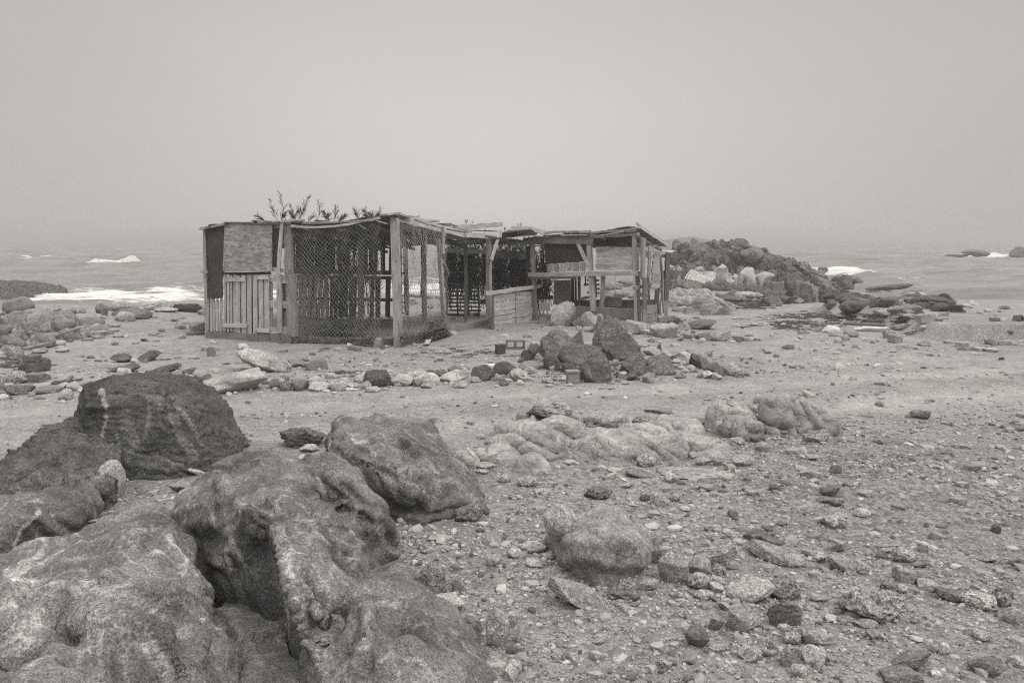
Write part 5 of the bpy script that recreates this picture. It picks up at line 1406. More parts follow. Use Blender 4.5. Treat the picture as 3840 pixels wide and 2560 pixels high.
def net(name, surf_, ncell, rows, r, label=None, seed=1, drop=0.0):
    """diamond netting on a surface surf_(s, t), s across and t down, both 0..1"""
    rng = np.random.default_rng(seed)
    t = np.arange(rows + 1) / rows
    lines = []
    for k in range(ncell * 2):
        sg = 1 if k % 2 else -1
        s_ = (k + .5) / 2 + .25 * sg * np.where(np.arange(rows + 1) % 2, 1, -1)
        lines.append(surf_(np.clip(s_ / ncell, 0, 1), t))
    lines = np.array(lines)
    q = lines.reshape(-1, 3)
    jit = np.stack([fbm(q * 2.3, 2, seed + k) for k in range(3)], 1) * .075 + np.stack([fbm(q * 14, 2, seed + 5 + k) for k in range(3)], 1) * .012
    lines = (q + jit).reshape(lines.shape)
    V_, F_ = tubes(lines, r)
    o = link(name, mesh_np(name, V_ - ORG, F_, M['net']), shack)
    if label:
        o['label'] = label
    return o


def surf_px(pl, zk, top, bot, off, belly=.04):
    tx, ty = zip(*top)
    bx, by = zip(*bot)

    def f(s, t):
        u = np.interp(s, np.linspace(0, 1, 40), np.interp(np.linspace(0, 1, 40), [0, 1], [tx[0], tx[-1]]))
        ub = bx[0] + (bx[-1] - bx[0]) * s
        y0, y1 = np.interp(u, tx, ty), np.interp(ub, bx, by)
        out = []
        for a, b_, c, d, tt in zip(u, ub, y0, y1, t):
            out.append(pl.on(*Z(zk, a + (b_ - a) * tt, c + (d - c) * tt), off + belly * math.sin(math.pi * tt)))
        return np.array(out)
    return f


net('net', surf_px(FW, 1, [(942, 345), (1200, 362), (1400, 335), (1560, 300), (1745, 275)], [(965, 1395), (1250, 1425), (1775, 1445)], .10), 24, 54, .0034, 'diamond netting stretched over the open front', 3)
net('net', surf_px(FW, 1, [(872, 440), (950, 420)], [(900, 1300), (985, 1395)], .15, .03), 5, 44, .0038, 'strip of netting hanging over the left post', 4)
net('net', surf_px(SW, 2, [(455, 300), (700, 350), (905, 420)], [(470, 1440), (700, 1400), (945, 1300)], .10, .05), 28, 46, .0034, 'slack netting hanging on the receding side', 5)
rng = np.random.default_rng(12)
ln = []
for k in range(150):
    t = np.linspace(0, 1, 14)
    x0, y0 = rng.uniform(735, 945), 1400 - abs(rng.normal(0, 150))
    if k > 95:
        x0, y0 = rng.uniform(480, 900), rng.uniform(1300, 1400)
    a = rng.uniform(0, 6.28)
    pts = np.array([SW.on(*Z(2, x0 + 60 * (tt - .5) * math.cos(a) + 14 * math.sin(9 * tt + a), min(y0 + 60 * (tt - .5) * math.sin(a) + 14 * math.cos(8 * tt + 2 * a), 1400)), .05 + .22 * rng.random()) for tt in t])
    ln.append(pts)
V_, F_ = tubes(np.array(ln), .004)
link('net_heap', mesh_np('net_heap', V_ - ORG, F_, M['net']), shack)
ln = []
for k in range(240):
    t = np.linspace(0, 1, 12)
    x0, y0 = rng.uniform(960, 1740), rng.uniform(1355, 1425)
    if k > 150:
        x0, y0 = rng.uniform(1150, 1700), rng.uniform(1180, 1300)
    a = rng.normal(0, .5)
    pts = np.array([FW.on(*Z(1, x0 + 70 * (tt - .5) * math.cos(a) + 8 * math.sin(9 * tt + a), y0 + 70 * (tt - .5) * math.sin(a) * .5 + 8 * math.cos(8 * tt + 2 * a)), .16 * rng.random() if k <= 150 else -rng.uniform(.3, 1.5)) for tt in t])
    ln.append(pts)
V_, F_ = tubes(np.array(ln), .005)
link('net_heap', mesh_np('net_heap', V_ - ORG, F_, M['net']), shack)


def reeds(name, specs, leaf, nleaf, seed, spread=.9, lo=.25, wid=.011, label=None, parent=shack):
    """dry reeds: (foot, tip) each with a bent stem and narrow drooping leaves"""
    rng = np.random.default_rng(seed)
    pr = []
    for a, b_ in specs:
        a, b_ = np.array(a), np.array(b_)
        t = np.linspace(0, 1, 9)[:, None]
        bend = rng.normal(0, .05, 3) * np.linalg.norm(b_ - a)
        st = a + (b_ - a) * t + bend * np.sin(t * math.pi)
        V_, F_ = tubes(st[None], np.linspace(.009, .003, 9)[None], 3)
        pr.append((V_, np.concatenate([F_[:, [0, 1, 2]], F_[:, [0, 2, 3]]])))
        n_ = int(nleaf * rng.uniform(.7, 1.3))
        for k in range(n_):
            f = lo + (1 - lo) * rng.random()
            p = st[0] + (b_ - a) * f + bend * math.sin(f * math.pi)
            ax = (b_ - a) / np.linalg.norm(b_ - a)
            ph = rng.uniform(0, 6.28)
            out = np.array([math.cos(ph), math.sin(ph) * .8, 0])
            d = ax * rng.uniform(.5, 1.0) + out * spread * rng.uniform(.4, 1)
            d /= np.linalg.norm(d)
            L_ = leaf * rng.uniform(.6, 1.3) * (1 - .45 * f)
            wv = np.cross(d, rng.normal(size=3))
            wv *= wid * rng.uniform(.6, 1.2) / np.linalg.norm(wv)
            m1 = p + d * L_ * .45
            tip = p + d * L_ + np.array([0, 0, -.25 * L_ * rng.random()])
            pr.append((np.array([p, m1 + wv, tip, m1 - wv]), np.array([[0, 1, 2], [0, 2, 3]])))
    V_, F_ = merge(pr)
    o = link(name, mesh_np(name, V_ - ORG, F_, M['reed']), parent)
    if label:
        o['label'] = label
    return o


sp_ = []
for k in range(170):
    x = rng.choice([rng.uniform(900, 960), rng.uniform(1000, 1270), rng.uniform(1000, 1270), rng.uniform(1330, 1680), rng.uniform(1330, 1680)])
    sp_.append((RB.on(*Z(2, x + rng.normal(0, 14), rng.uniform(960, 1130)), rng.uniform(-.3, 0)), RB.on(*Z(2, x + rng.normal(0, 26), rng.uniform(478, 640)), rng.uniform(-.3, .0))))
for k in range(46):
    x = rng.uniform(0, 520)
    sp_.append((RB.on(*Z(3, x + rng.normal(0, 10), rng.uniform(1080, 1180)), rng.uniform(-.3, 0)), RB.on(*Z(3, x + rng.normal(0, 26), rng.uniform(390, 640)), rng.uniform(-.3, .0))))
reeds('reed_screen', sp_, .30, 46, 5, .65, .22, .010, 'screen of dry leafy reeds along the back')
sp_ = []
for k in range(110):
    x = rng.uniform(950, 1700)
    sp_.append((BW.on(*Z(1, x, rng.uniform(1100, 1200)), -.25), BW.on(*Z(1, x + rng.normal(0, 26), rng.uniform(400, 520)), -.25)))
reeds('reed_screen', sp_, .28, 26, 6, .6, .3, .008)
fr_ = [((835, 330), (758, 128), 1), ((900, 320), (848, 66), 1), ((1000, 320), (1104, 90), 1), ((990, 320), (940, 180), 1), ((1020, 320), (1060, 170), 1), ((1168, 330), (1190, 125), 1), ((1330, 330), (1350, 190), 1), ((1350, 330), (1425, 262), 1), ((1300, 330), (1240, 235), 1),
       ((1560, 330), (1525, 215), 1), ((1640, 330), (1612, 212), 1), ((720, 320), (632, 268), 1), ((850, 320), (880, 250), 1), ((960, 320), (1010, 200), 1), ((1080, 330), (1130, 260), 1), ((1250, 330), (1290, 260), 1), ((1000, 330), (950, 230), 1)]
sp_ = [(BW.on(*Z(1, *a)), BW.on(*Z(1, *b_))) for a, b_, _ in fr_]
sp_ += [(BW.on(*Z(2, *a)), BW.on(*Z(2, *b_))) for a, b_ in (((240, 310), (302, 208)), ((210, 310), (165, 212)), ((225, 310), (222, 250)))]
reeds('reed_fronds', sp_, .25, 30, 9, .62, .1, .0065, 'dry fronds sticking up above the back of the roof')
sp_ = [(RB.on(*Z(2, *a)), RB.on(*Z(2, *b_))) for a, b_ in (((1070, 380), (1078, 300)), ((1060, 380), (1094, 305)), ((1144, 380), (1143, 312)), ((1560, 400), (1550, 345)), ((1566, 400), (1576, 345)), ((1430, 420), (1430, 380)), ((1240, 430), (1250, 385)))]
reeds('reed_fronds', sp_, .13, 9, 10, .6, .45, .006, 'few thin frond tips above the middle roof')
for p, q, w, s in (((895, 578), (1690, 612), 36, .10), ((1340, 618), (1690, 628), 52, .14), ((915, 770), (1085, 772), 9, .12), ((1210, 1035), (1280, 1030), 20, .1), ((1330, 870), (1680, 905), 10, .1)):
    part('reed_pole', RB, 2, p, q, w, s, .06, .1, rag=.01)
part('reed_pole', RB, 3, (315, 985), (520, 985), 40, .09, .1, .1, rag=.012)
PF = Plane((-3, 19.3), (3, 19.3))
for y, e in ((880, 1285), (912, 1200), (946, 1205), (985, 1205), (1018, 1205), (1050, 1280), (1084, 1215), (1115, 1215), (1156, 1205)):
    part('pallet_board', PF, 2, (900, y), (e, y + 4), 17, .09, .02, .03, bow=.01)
for x in (906, 1004, 1098, 1196):
    part('pallet_board', PF, 2, (x - 3, 872), (x, 1166), 14, .10, .05, 0)
PF2 = Plane((-3, 19.0), (3, 19.0))
part('post', PF2, 2, (1640, 540), (1640, 900), 36, .1, .08, 0)

# ---- roof over the netted part
back_z = 1.70
FRONT = [(1, 108, 386), (1, 330, 336), (1, 640, 308), (1, 930, 302), (1, 1200, 312), (1, 1500, 296), (1, 1700, 272), (2, 432, 262)]
FP = np.array([FW.on(*Z(*p), .12) for p in FRONT])
fs = np.concatenate([[0], np.cumsum(np.linalg.norm(np.diff(FP[:, :2], axis=0), axis=1))])
fs /= fs[-1]


def front(s):
    return np.array([np.interp(s, fs, FP[:, k]) for k in range(3)])


def back(s):
    return np.array([-5.3 + 4.3 * s, 19.0 - .35 * s, back_z + .07 * math.sin(s * 9)])


for k, (a, b_) in enumerate(((-.01, .15), (.14, .30), (.29, .43), (.435, .6), (.6, .74), (.745, .88), (.88, 1.0))):
    Boards().sheet([front(a), front(b_), back(b_), back(a)], .014, .11, 6, 12, .025, sag=.04, rag=.03).obj('roof_sheet', 'sheet')
for s_ in (.02, .2, .38, .55, .7, .86, .97):
    A_, B_ = front(s_) - (0, 0, .07), back(s_) - (0, 0, .05)
    Boards().add(A_ + (B_ - A_) * .03, B_, .06, .05, (0, 0, 1), .18, None, .01).obj('rafter')
for p, q, w, s in (((640, 318), (1060, 300), 14, .36), ((110, 386), (340, 338), 16, .3), ((930, 298), (1060, 306), 20, .3), ((970, 318), (1420, 312), 10, .36), ((1040, 330), (1690, 300), 16, .26), ((940, 352), (1210, 366), 20, .36), ((1200, 366), (1460, 340), 20, .36), ((1440, 344), (1745, 282), 20, .38)):
    part('roof_edge_board', FW, 1, p, q, w, s, .05, .13, bow=.012, rag=.008)
for i, (a, b_) in enumerate(((0, .2), (.22, .42), (.44, .6), (.66, .80), (.86, 1.0))):
    E0, E1 = P_top + (P_end - P_top) * a + (0, 0, .03), P_top + (P_end - P_top) * b_ + (0, 0, .03)
    K0, K1 = np.array([-1.0 + 1.9 * a, 18.7 + .9 * a, 1.75]), np.array([-1.0 + 1.9 * b_, 18.7 + .9 * b_, 1.75])
    Boards().sheet([E0, E1, K1, K0], .016, .12, 5, 8, .02, sag=.03, rag=.03).obj('roof_sheet', 'sheet')
for zk, p, q, w, s, off in ((2, (360, 255), (490, 240), 16, .3, .2), (2, (480, 245), (600, 272), 16, .3, .1), (2, (590, 280), (665, 268), 18, .38, .0), (2, (640, 296), (840, 314), 18, .33, -.3), (2, (700, 312), (836, 308), 14, .38, -.2), (2, (860, 340), (980, 352), 22, .24, -.4), (2, (900, 345), (950, 338), 20, .2, -.3), (2, (640, 300), (740, 330), 14, .25, -.1), (2, (980, 380), (1140, 405), 20, .38, -.2)):
    part('roof_edge_board', SW, zk, p, q, w, s, .14, off, bow=.01, rag=.012)
part('loose_board', SW, 2, (1010, 365), (1412, 342), 42, .33, .12, -.3, label='thick loose board lying across the roof', rag=.012)
part('loose_board', SW, 2, (1140, 395), (1400, 404), 10, .3, .08, -.5)
E = [at(*Z(2, 900, 500), 17.6), at(*Z(2, 1260, 470), 17.4), at(*Z(2, 1250, 505), 19.3), at(*Z(2, 900, 528), 19.3)]
Boards().sheet(E, .006, .34, 8, 6, .03, sag=.05).obj('tarpaulin', 'sheet')

# ---- pallet screen beside the doorway
def onG(k, x, y, off=0):
    return GATE.on(*Z(k, x, y), off)


scr = Boards()
g00, g10, g20 = onG(2, 1332, 965), onG(2, 1527, 940), onG(3, 278, 925)
b00, b10, b20 = onG(2, 1337, 1296), onG(2, 1533, 1268), onG(3, 282, 1240)
for (a0, a1, c0, c1) in ((g00, g10, b00, b10), (g10, g20, b10, b20)):
    for k in range(8):
        f = (k + .5) / 8 + RG.uniform(-.006, .006)
        A_, B_ = a0 + (c0 - a0) * f, a1 + (c1 - a1) * f
        d = (B_ - A_) * .012
        scr.add(A_ + d, B_ - d + (0, 0, RG.uniform(-.012, .012)), np.linalg.norm(c0 - a0) / 8 * RG.uniform(.78, .92), .018, GATE.n, RG.uniform(.32, .4), None, .008, .006)
so = scr.obj('pallet_screen', 'wood', None, 'low screen of horizontal pallet boards')
for x, y0, y1, k in ((1337, 958, 1298, 2), (1530, 935, 1270, 2)):
    Boards().add(onG(k, x, y0, -.02), onG(k, x + 4, y1, -.02), .05, .06, GATE.n, .28).obj('pallet_upright', 'wood', so)
Boards().add(onG(3, 272, 925, -.02), onG(3, 280, 1236, -.02), .05, .06, GATE.n, .28).obj('pallet_upright', 'wood', so)
Boards().add(onG(2, 1262, 966, .05), onG(2, 1520, 930, .05), .075, .04, GATE.n, .4, None, .004, .008).obj('cap_board', 'wood', so)
Boards().add(onG(3, 40, 903, .05), onG(3, 396, 858, .05), .075, .04, GATE.n, .4, None, .004, .008).obj('cap_board', 'wood', so)

# ---- the boxed room at the right
part('header_board', RW, 3, (238, 357), (952, 357), 76, .20, .04, .06, rag=.003)
part('post', RW, 3, (275, 385), (288, 765), 38, .30, .08, 0)
part('post', RW, 3, (290, 765), (308, 1245), 40, .22, .08, .0)
Boards().quad(RW, 3, [(415, 392), (885, 396), (890, 592), (428, 616)], .05, .012, -.02, warp=.006, rag=.006).obj('dark_panel', 'sheet', None, 'dark panel with pale scratches under the header board')
b = Boards()
for i in range(6):
    a = 438 + i * 72
    y = 618 - i * 5
    b.px(RW, 3, (a + 36, y), (a + 38, 700 + RG.uniform(-4, 10)), 70, RG.uniform(.27, .4), .012, .0, rag=.01)
b.obj('ply_strip', 'ply')
part('brace', RW, 3, (785, 398), (925, 690), 42, .38, .04, .06)
part('post', RW, 3, (906, 398), (918, 695), 56, .34, .07, .02)
part('post', RW, 3, (920, 740), (948, 1135), 55, .36, .09, .02)
part('post', RW, 3, (1058, 742), (1038, 1108), 42, .30, .07, -.1)
part('rail', RW, 3, (232, 735), (1442, 720), 48, .36, .05, .06, rag=.006, label='long knotted rail across the boxed room')
part('rail', RW, 3, (240, 766), (760, 766), 32, .2, .04, .0)
b = Boards()
for i, (y, s) in enumerate(((461, .33), (523, .36), (587, .43), (651, .42))):
    b.px(RW, 3, (984, y), (1388, y + 1), 62, s, .025, .03, bow=.002)
b.obj('box_panel', 'ply', None, 'pale panel of four smooth boards with nail marks round the edge')
part('post', RW, 3, (1400, 305), (1404, 695), 36, .35, .06, .05)
part('post', RW, 3, (1402, 742), (1421, 1250), 26, .40, .05, .08)
part('post', RW, 3, (1436, 440), (1436, 690), 40, .36, .04, -.08)
part('post', RW, 3, (1440, 700), (1440, 1110), 42, .2, .07, -.3)
part('roof_beam', RW, 3, (915, 314), (1455, 288), 34, .36, .07, .06, rag=.008)
part('post', RS, 3, (1523, 330), (1514, 782), 50, .28, .07, .05)
part('board', RS, 3, (1582, 418), (1574, 746), 54, .25, .03, .05)
part('board', RS, 3, (1526, 772), (1530, 1120), 72, .15, .03, .1, label='dark plank with rows of nail holes')
part('crosspiece', RS, 3, (1410, 880), (1620, 848), 34, .22, .04, .0)
Boards().quad(RS, 3, [(1622, 490), (1690, 486), (1697, 886), (1602, 896)], .36, .03, .08, warp=.02, rag=.03, nx=6, ny=16).obj('bark_strip', 'ply', None, 'rough pale strip of bark hanging by the corner')
part('post', RS, 3, (1700, 520), (1722, 880), 20, .2, .05, .05, bow=.03)
part('post', RS, 3, (1722, 870), (1752, 1275), 28, .2, .05, .05, bow=.03)
part('post', RS, 3, (1708, 1020), (1715, 1272), 38, .32, .06, .03)
PF = Plane(RSb + (.25, .25, 0), RSb + (2, .35, 0))
part('post', PF, 3, (1783, 492), (1762, 1024), 46, .14, .09, 0)
part('post', PF, 3, (1760, 1024), (1756, 1285), 44, .3, .09, 0)
part('crossbar', PF, 3, (1715, 527), (1982, 527), 34, .14, .05, -.1)
part('crossbar', PF, 3, (1715, 716), (1972, 718), 44, .13, .05, -.1)
part('post', PF, 3, (1670, 880), (1655, 1095), 46, .12, .08, -.6)
part('post', PF, 3, (1560, 740), (1575, 1100), 22, .2, .05, -.5)
E = [at(*Z(3, 1700, 489), 18.2), at(*Z(3, 1812, 486), 18.2), at(*Z(3, 1872, 463), 19.6), at(*Z(3, 1700, 470), 19.6)]
Boards().sheet(E, .012, .5, 4, 4, .01).obj('roof_sheet', 'ply', None, 'small pale shelf like sheet behind the right corner')
# inner boards and block walls
IN = Plane((-1, 18.9), (4, 18.9))
Boards().quad(Plane((-1, 18.5), (4, 18.5)), 3, [(520, 800), (706, 792), (712, 1112), (522, 1060)], .2, .02, 0, warp=.006).obj('plywood_board', 'ply')
part('board', IN, 3, (726, 785), (728, 1115), 36, .09, .03, 0)
part('post', IN, 3, (800, 745), (800, 1105), 32, .18, .07, .2)
for y, a, e in ((795, 885, 1020), (842, 850, 1025), (888, 950, 1025), (932, 890, 1025)):
    part('slat', IN, 3, (a, y), (e, y + 3), 24, .22, .02, .2)
part('slat', IN, 3, (975, 750), (985, 990), 22, .15, .04, .15)
part('slat', IN, 3, (820, 1000), (965, 975), 30, .3, .02, .3)
part('slat', IN, 3, (868, 745), (870, 860), 18, .18, .02, .2)
part('slat', IN, 3, (760, 740), (762, 1100), 24, .1, .02, .05)
w0, w1 = at(*Z(3, 740, 1100), 19.0), at(*Z(3, 1640, 1100), 19.2)
concrete_part('block_wall', *blocks((w0[0], w0[1], 0), (w1[0], w1[1], 0), -.1, at(*Z(3, 1200, 1012), 19.1)[2], .12, 8, 2, 8), .13)
w0, w1 = RW.on(*Z(3, 700, 1150), -.02), RW.on(*Z(3, 1488, 1150), -.02)
wz = RW.on(*Z(3, 1380, 1112), 0)[2]
concrete_part('block_wall', *blocks((w0[0], w0[1], 0), (w1[0], w1[1], 0), -.1, wz, .14, 6, 2, 9), .26)
w1 = w1 + np.array([.03, .02, 0])
concrete_part('block_wall', *blocks((w1[0], w1[1], 0), (w1[0] + .52, w1[1] + .66, 0), -.1, wz + .05, .13, 5, 3, 10), .28)
# roof of the boxed room
RF = [(3, 400, 296), (3, 600, 285), (3, 910, 286), (3, 1150, 262), (3, 1432, 226)]
RP = np.array([RW.on(*Z(*p), .14) for p in RF])


def rfront(s):
    t = np.linspace(0, 1, len(RP))
    return np.array([np.interp(s, t, RP[:, k]) for k in range(3)])


def rback(s):
    e = at(*Z(3, 1745, 432), 18.9)
    a = np.array([.7, 20.4, 1.62])
    return a + (e - a) * s


for a, b_, s, dz in ((0, .3, .26, .0), (.27, .62, .22, .03), (.58, 1.0, .28, .05), (.62, 1.02, .2, .02)):
    u = np.array([0, 0, dz])
    Boards().sheet([rfront(a) + u, rfront(b_) + u, rback(b_) + u, rback(a) + u], .018, s, 12, 10, .02, rag=.05).obj('roof_sheet', 'sheet')
for s_ in (.03, .35, .65, .97):
    A_, B_ = rfront(s_) - (0, 0, .06), rback(s_) - (0, 0, .04)
    Boards().add(A_ + (B_ - A_) * .04, B_, .06, .05, (0, 0, 1), .3, None, .01).obj('rafter')
e0, e1 = rfront(1.0) + (.02, 0, .03), rback(1.0) + (.03, 0, .03)
for k in range(5):
    o = np.array([.05 - .02 * k, 0, .0 + .022 * k])
    Boards().add(e0 + o + (e1 - e0) * RG.uniform(0, .05), e0 + (e1 - e0) * RG.uniform(.9, 1.04) + o, .05, .014, (1, 0, .3), RG.uniform(.2, .34), 14, .01, .014).obj('roof_edge_board')
for p, q, w, s, off in (((412, 278), (600, 262), 24, .36, .17), ((590, 262), (770, 256), 22, .32, .16), ((700, 268), (912, 262), 26, .3, .17), ((590, 300), (890, 296), 14, .38, .16), ((915, 280), (1230, 250), 22, .24, .17), ((1040, 300), (1290, 258), 10, .4, .18), ((1200, 250), (1432, 222), 20, .25, .17), ((1300, 262), (1420, 250), 16, .22, .18), ((735, 302), (770, 308), 18, .3, .1)):
    part('roof_edge_board', RW, 3, p, q, w, s, .10, off, bow=.012, rag=.012)
E = [RW.on(*Z(3, 950, 330), -.1), RW.on(*Z(3, 1392, 318), -.1), RW.on(*Z(3, 1395, 430), -1.2), RW.on(*Z(3, 955, 430), -1.2)]
Boards().sheet(E, .005, .06, 10, 6, .04, sag=.08).obj('tarpaulin', 'sheet')
# roof between the two parts
E = [at(*Z(3, -40, 262), 17.6), at(*Z(3, 275, 232), 17.4), at(*Z(3, 330, 300), 19.6), at(*Z(3, -60, 330), 19.6)]
Boards().sheet(E, .012, .28, 8, 6, .03, rag=.03).obj('roof_sheet', 'sheet')
E = [at(*Z(3, 0, 245), 18.3), at(*Z(3, 285, 250), 18.0), at(*Z(3, 278, 208), 18.8), at(*Z(3, 55, 200), 19.0)]
Boards().sheet(E, .01, .2, 6, 4, .02, rag=.02).obj('roof_sheet', 'sheet', None, 'raised grey sheet on the roof ridge')
E = [at(*Z(3, 275, 250), 17.9), at(*Z(3, 400, 295), 17.7), at(*Z(3, 490, 255), 19.2), at(*Z(3, 280, 208), 18.8)]
Boards().sheet(E, .01, .22, 6, 4, .02, rag=.03).obj('roof_sheet', 'sheet')
for p, q, w, s, off in (((-20, 281), (322, 280), 28, .36, .1), ((-10, 258), (140, 250), 16, .34, .1), ((0, 372), (235, 385), 40, .33, .0), ((-60, 395), (240, 360), 24, .3, -.3), ((300, 312), (460, 320), 12, .42, .1), ((180, 340), (250, 345), 26, .12, .0), ((295, 415), (420, 420), 12, .4, -.2)):
    part('roof_beam', RW, 3, p, q, w, s, .06, off, bow=.01, rag=.008)
t = np.linspace(0, 1, 40)
rp = np.array([RS.on(*Z(3, 1650 + 34 * math.sin(6.28 * a) + 8 * math.sin(15 * a), 455 + 40 * math.cos(6.28 * a) - 6), .16) for a in t])
V_, F_ = tubes(rp[None], .008, 5)
link('rope', mesh_np('rope', V_ - ORG, F_, M['rope']), shack)
V_, F_ = tubes(np.array([[RW.on(*Z(3, 1196 + 3 * math.sin(9 * a), 722 + 230 * a), .12) for a in t]]), .006, 4)
link('rope', mesh_np('rope', V_ - ORG, F_, M['rope']), shack)

# ================================================================== headland, odd things, loose stuff
SK = [(330, 262), (400, 215), (470, 168), (560, 158), (600, 128), (650, 100), (700, 92), (780, 94), (805, 106), (860, 104), (950, 120), (1060, 100), (1130, 110), (1200, 152), (1240, 170), (1290, 212), (1400, 216), (1510, 240), (1600, 268), (1650, 280), (1700, 320), (1760, 388), (1870, 405), (1960, 452), (2060, 535), (2130, 600), (2200, 640)]
pxs = np.array([Z(14, *p) for p in SK])
NU, NTT = 460, 190
us = np.linspace(pxs[0, 0], pxs[-1, 0], NU)
vs = np.interp(us, pxs[:, 0], pxs[:, 1])
Yr = 46 + 3.0 * np.linspace(-1, 1, NU) ** 2
top = np.array([at(a, b, y) for a, b, y in zip(us, vs, Yr)])
T = np.linspace(0, 1, NTT)[:, None]
top[:, 2] -= .42 * np.clip((top[:, 2] + 1.6) / 2.5, 0, 1)
hgt = np.maximum(top[:, 2] + 1.6, .2)
front_d = 2.0 + 3.0 * np.clip(hgt / 3.6, 0, 1)
prof = np.where(T < .62, (T / .62) ** .8, 1 - ((np.maximum(T, .62) - .62) / .38) ** 2)
yy = top[:, 1] + np.where(T < .62, -(1 - T / .62) * front_d * 1.5, (T - .62) / .38 * 6.0)
V = np.stack([np.broadcast_to(top[:, 0], yy.shape) * (yy / top[:, 1]) ** .5, yy, -1.75 + prof * (hgt + .15)], -1).reshape(-1, 3)
F = grid_faces(NTT, NU)
w = prof.clip(0, 1).repeat(NU, 1).reshape(-1) if prof.shape[1] == 1 else prof.reshape(-1)
keep = np.minimum(1, 4 * np.broadcast_to(np.abs(T - .62), yy.shape).reshape(-1) + .12)
q = V + .25 * np.stack([fbm(V * .9, 3, k) for k in (51, 52, 53)], 1)
d1, d2, val = worley(q * (1.0, 1.0, 1.5), 61)
e1, e2, val2 = worley(q * (2.4, 2.4, 3.4), 62)
n = normals(V, F)
n = np.where((n[:, 2] < 0)[:, None], -n, n)
disp = 1.0 * (val - .5) * ss(0, .14, d2 - d1) + .42 * (val2 - .5) * ss(0, .14, e2 - e1) - .16 * ss(.12, 0, d2 - d1) + .20 * fbm(V * 1.2, 3, 63) + .05 * fbm(V * 6, 3, 64)
V = V + n * (disp * keep)[:, None]
# blocks bedded in the headland: angular lumps of every size, part of the same mass
rngh = np.random.default_rng(31)
SH_ = [rock_shape(900 + k, 'a', 3)[:2] for k in range(8)]
VV_, FF_ = [V], [np.concatenate([F[:, [0, 1, 2]], F[:, [0, 2, 3]]])]
no = len(V)
TN = [.25 * fbm(V * .7, 3, 88) + .3 * (val - .5)]
wide = np.nonzero((prof * (hgt + .15)).reshape(-1) > .25)[0]
for k in range(300):
    c_ = V[wide[rngh.integers(len(wide))]]
    if c_[1] > 49:
        continue
    s_, f_ = SH_[rngh.integers(8)]
    r_ = .17 * math.exp(min(abs(rngh.normal(0, .85)), 1.5))
    s_ = (s_ * (1, rngh.uniform(.6, 1), rngh.uniform(.4, .75))) @ rotm((0, 0, 1), rngh.uniform(0, 6)) @ rotm((1, .4, 0), rngh.normal(-.7, .3)) * r_
    VV_.append(s_ + c_)
    FF_.append(f_ + no)
    lowr = ss(.9, .1, (c_[2] + 1.3)) * (c_[0] < 16)
    TN.append(np.full(len(s_), rngh.choice([-.25, 0, .1, .35, .8 + .9 * lowr], p=[.2, .3, .2, .2, .1])))
    no += len(s_)
V, F = np.concatenate(VV_), np.concatenate(FF_)
org = np.array([top[NU // 2, 0], 44, -1.3])
tag(link('rocky_headland', mesh_np('rocky_headland', V - org, F, M['hill'], False, {'tone': ('POINT', np.concatenate(TN))}), None, org, .135), 'craggy dark rocky headland rising between the shack and the sea', 'headland')
# far low reef at the left
hull_rock('reef', [([(-120, 700, 40), (-60, 650, 43), (0, 650, 42.5), (35, 658, 42), (75, 660, 42), (108, 670, 42), (128, 677, 42), (90, 681, 41.5), (30, 690, 40.5), (-60, 705, 39)], 2.5)], .11, M['hill'], 'dark craggy reef running into the surf at the left edge', 'dark', .1, 2, 3.5, 141, (), 'reef')
# rubble round the headland foot and along the right shore
rng = np.random.default_rng(77)
for k in range(64):
    x = rng.uniform(330, 2080)
    f = (x - 330) / 1750
    y = rng.uniform(500 + 170 * f, 820 + 30 * f)
    if 470 < x < 820 and y > 560 and y < 760:
        continue
    s = rng.uniform(55, 170) * (.7 + .3 * (y - 500) / 320)
    stone(14, x, y, s, s * rng.uniform(.4, .75), rng.uniform(.11, .2) if rng.random() < .62 + .3 * f else rng.uniform(.25, .36), rng.choice(['a', 'a', 'r', 's']), rng.uniform(-20, 20), name='shore_rock')
# rocks seen through and under the boxed room
for x, y, w, h, s, kd in ((1160, 900, 250, 90, .28, 'r'), (1330, 850, 160, 80, .28, 'a'), (1240, 980, 330, 80, .27, 'r'), (1120, 1000, 120, 60, .33, 's'), (1370, 990, 90, 50, .3, 'a'), (1250, 830, 120, 40, .3, 'a'), (1500, 980, 160, 60, .26, 'a')):
    stone(3, x, y, w, h, s, kd, Y=23.5 + (1000 - y) * .04, name='shore_rock')
for x, y, w, h, s, kd in ((560, 995, 120, 30, .26, 'a'), (640, 1000, 90, 30, .28, 'r'), (760, 1010, 120, 34, .25, 'a'), (830, 1010, 60, 30, .3, 'r'), (600, 1060, 90, 40, .28, 'a'), (760, 1100, 60, 40, .3, 'r'), (1240, 1170, 70, 40, .12, 'a')):
    stone(2, x, y, w, h, s, kd, Y=22.5, name='shore_rock')


# rubble packed round the boulder pile and in front of the block wall
rng = np.random.default_rng(2024)
for x0, x1, y0, y1, n_, lo, hi in ((700, 1480, 225, 345, 34, 45, 120), (380, 1300, 590, 765, 40, 28, 75), (1250, 2160, 520, 715, 46, 30, 80), (1300, 2200, 330, 410, 16, 35, 90)):
    for k in range(n_):
        s = rng.uniform(lo, hi)
        stone(12, rng.uniform(x0, x1), rng.uniform(y0, y1), s, s * rng.uniform(.45, .8), rng.choice([.16, .24, .32, .38, .44]), rng.choice(['a', 'a', 's', 't', 'r']), rng.uniform(-25, 25), name='rubble_stone')

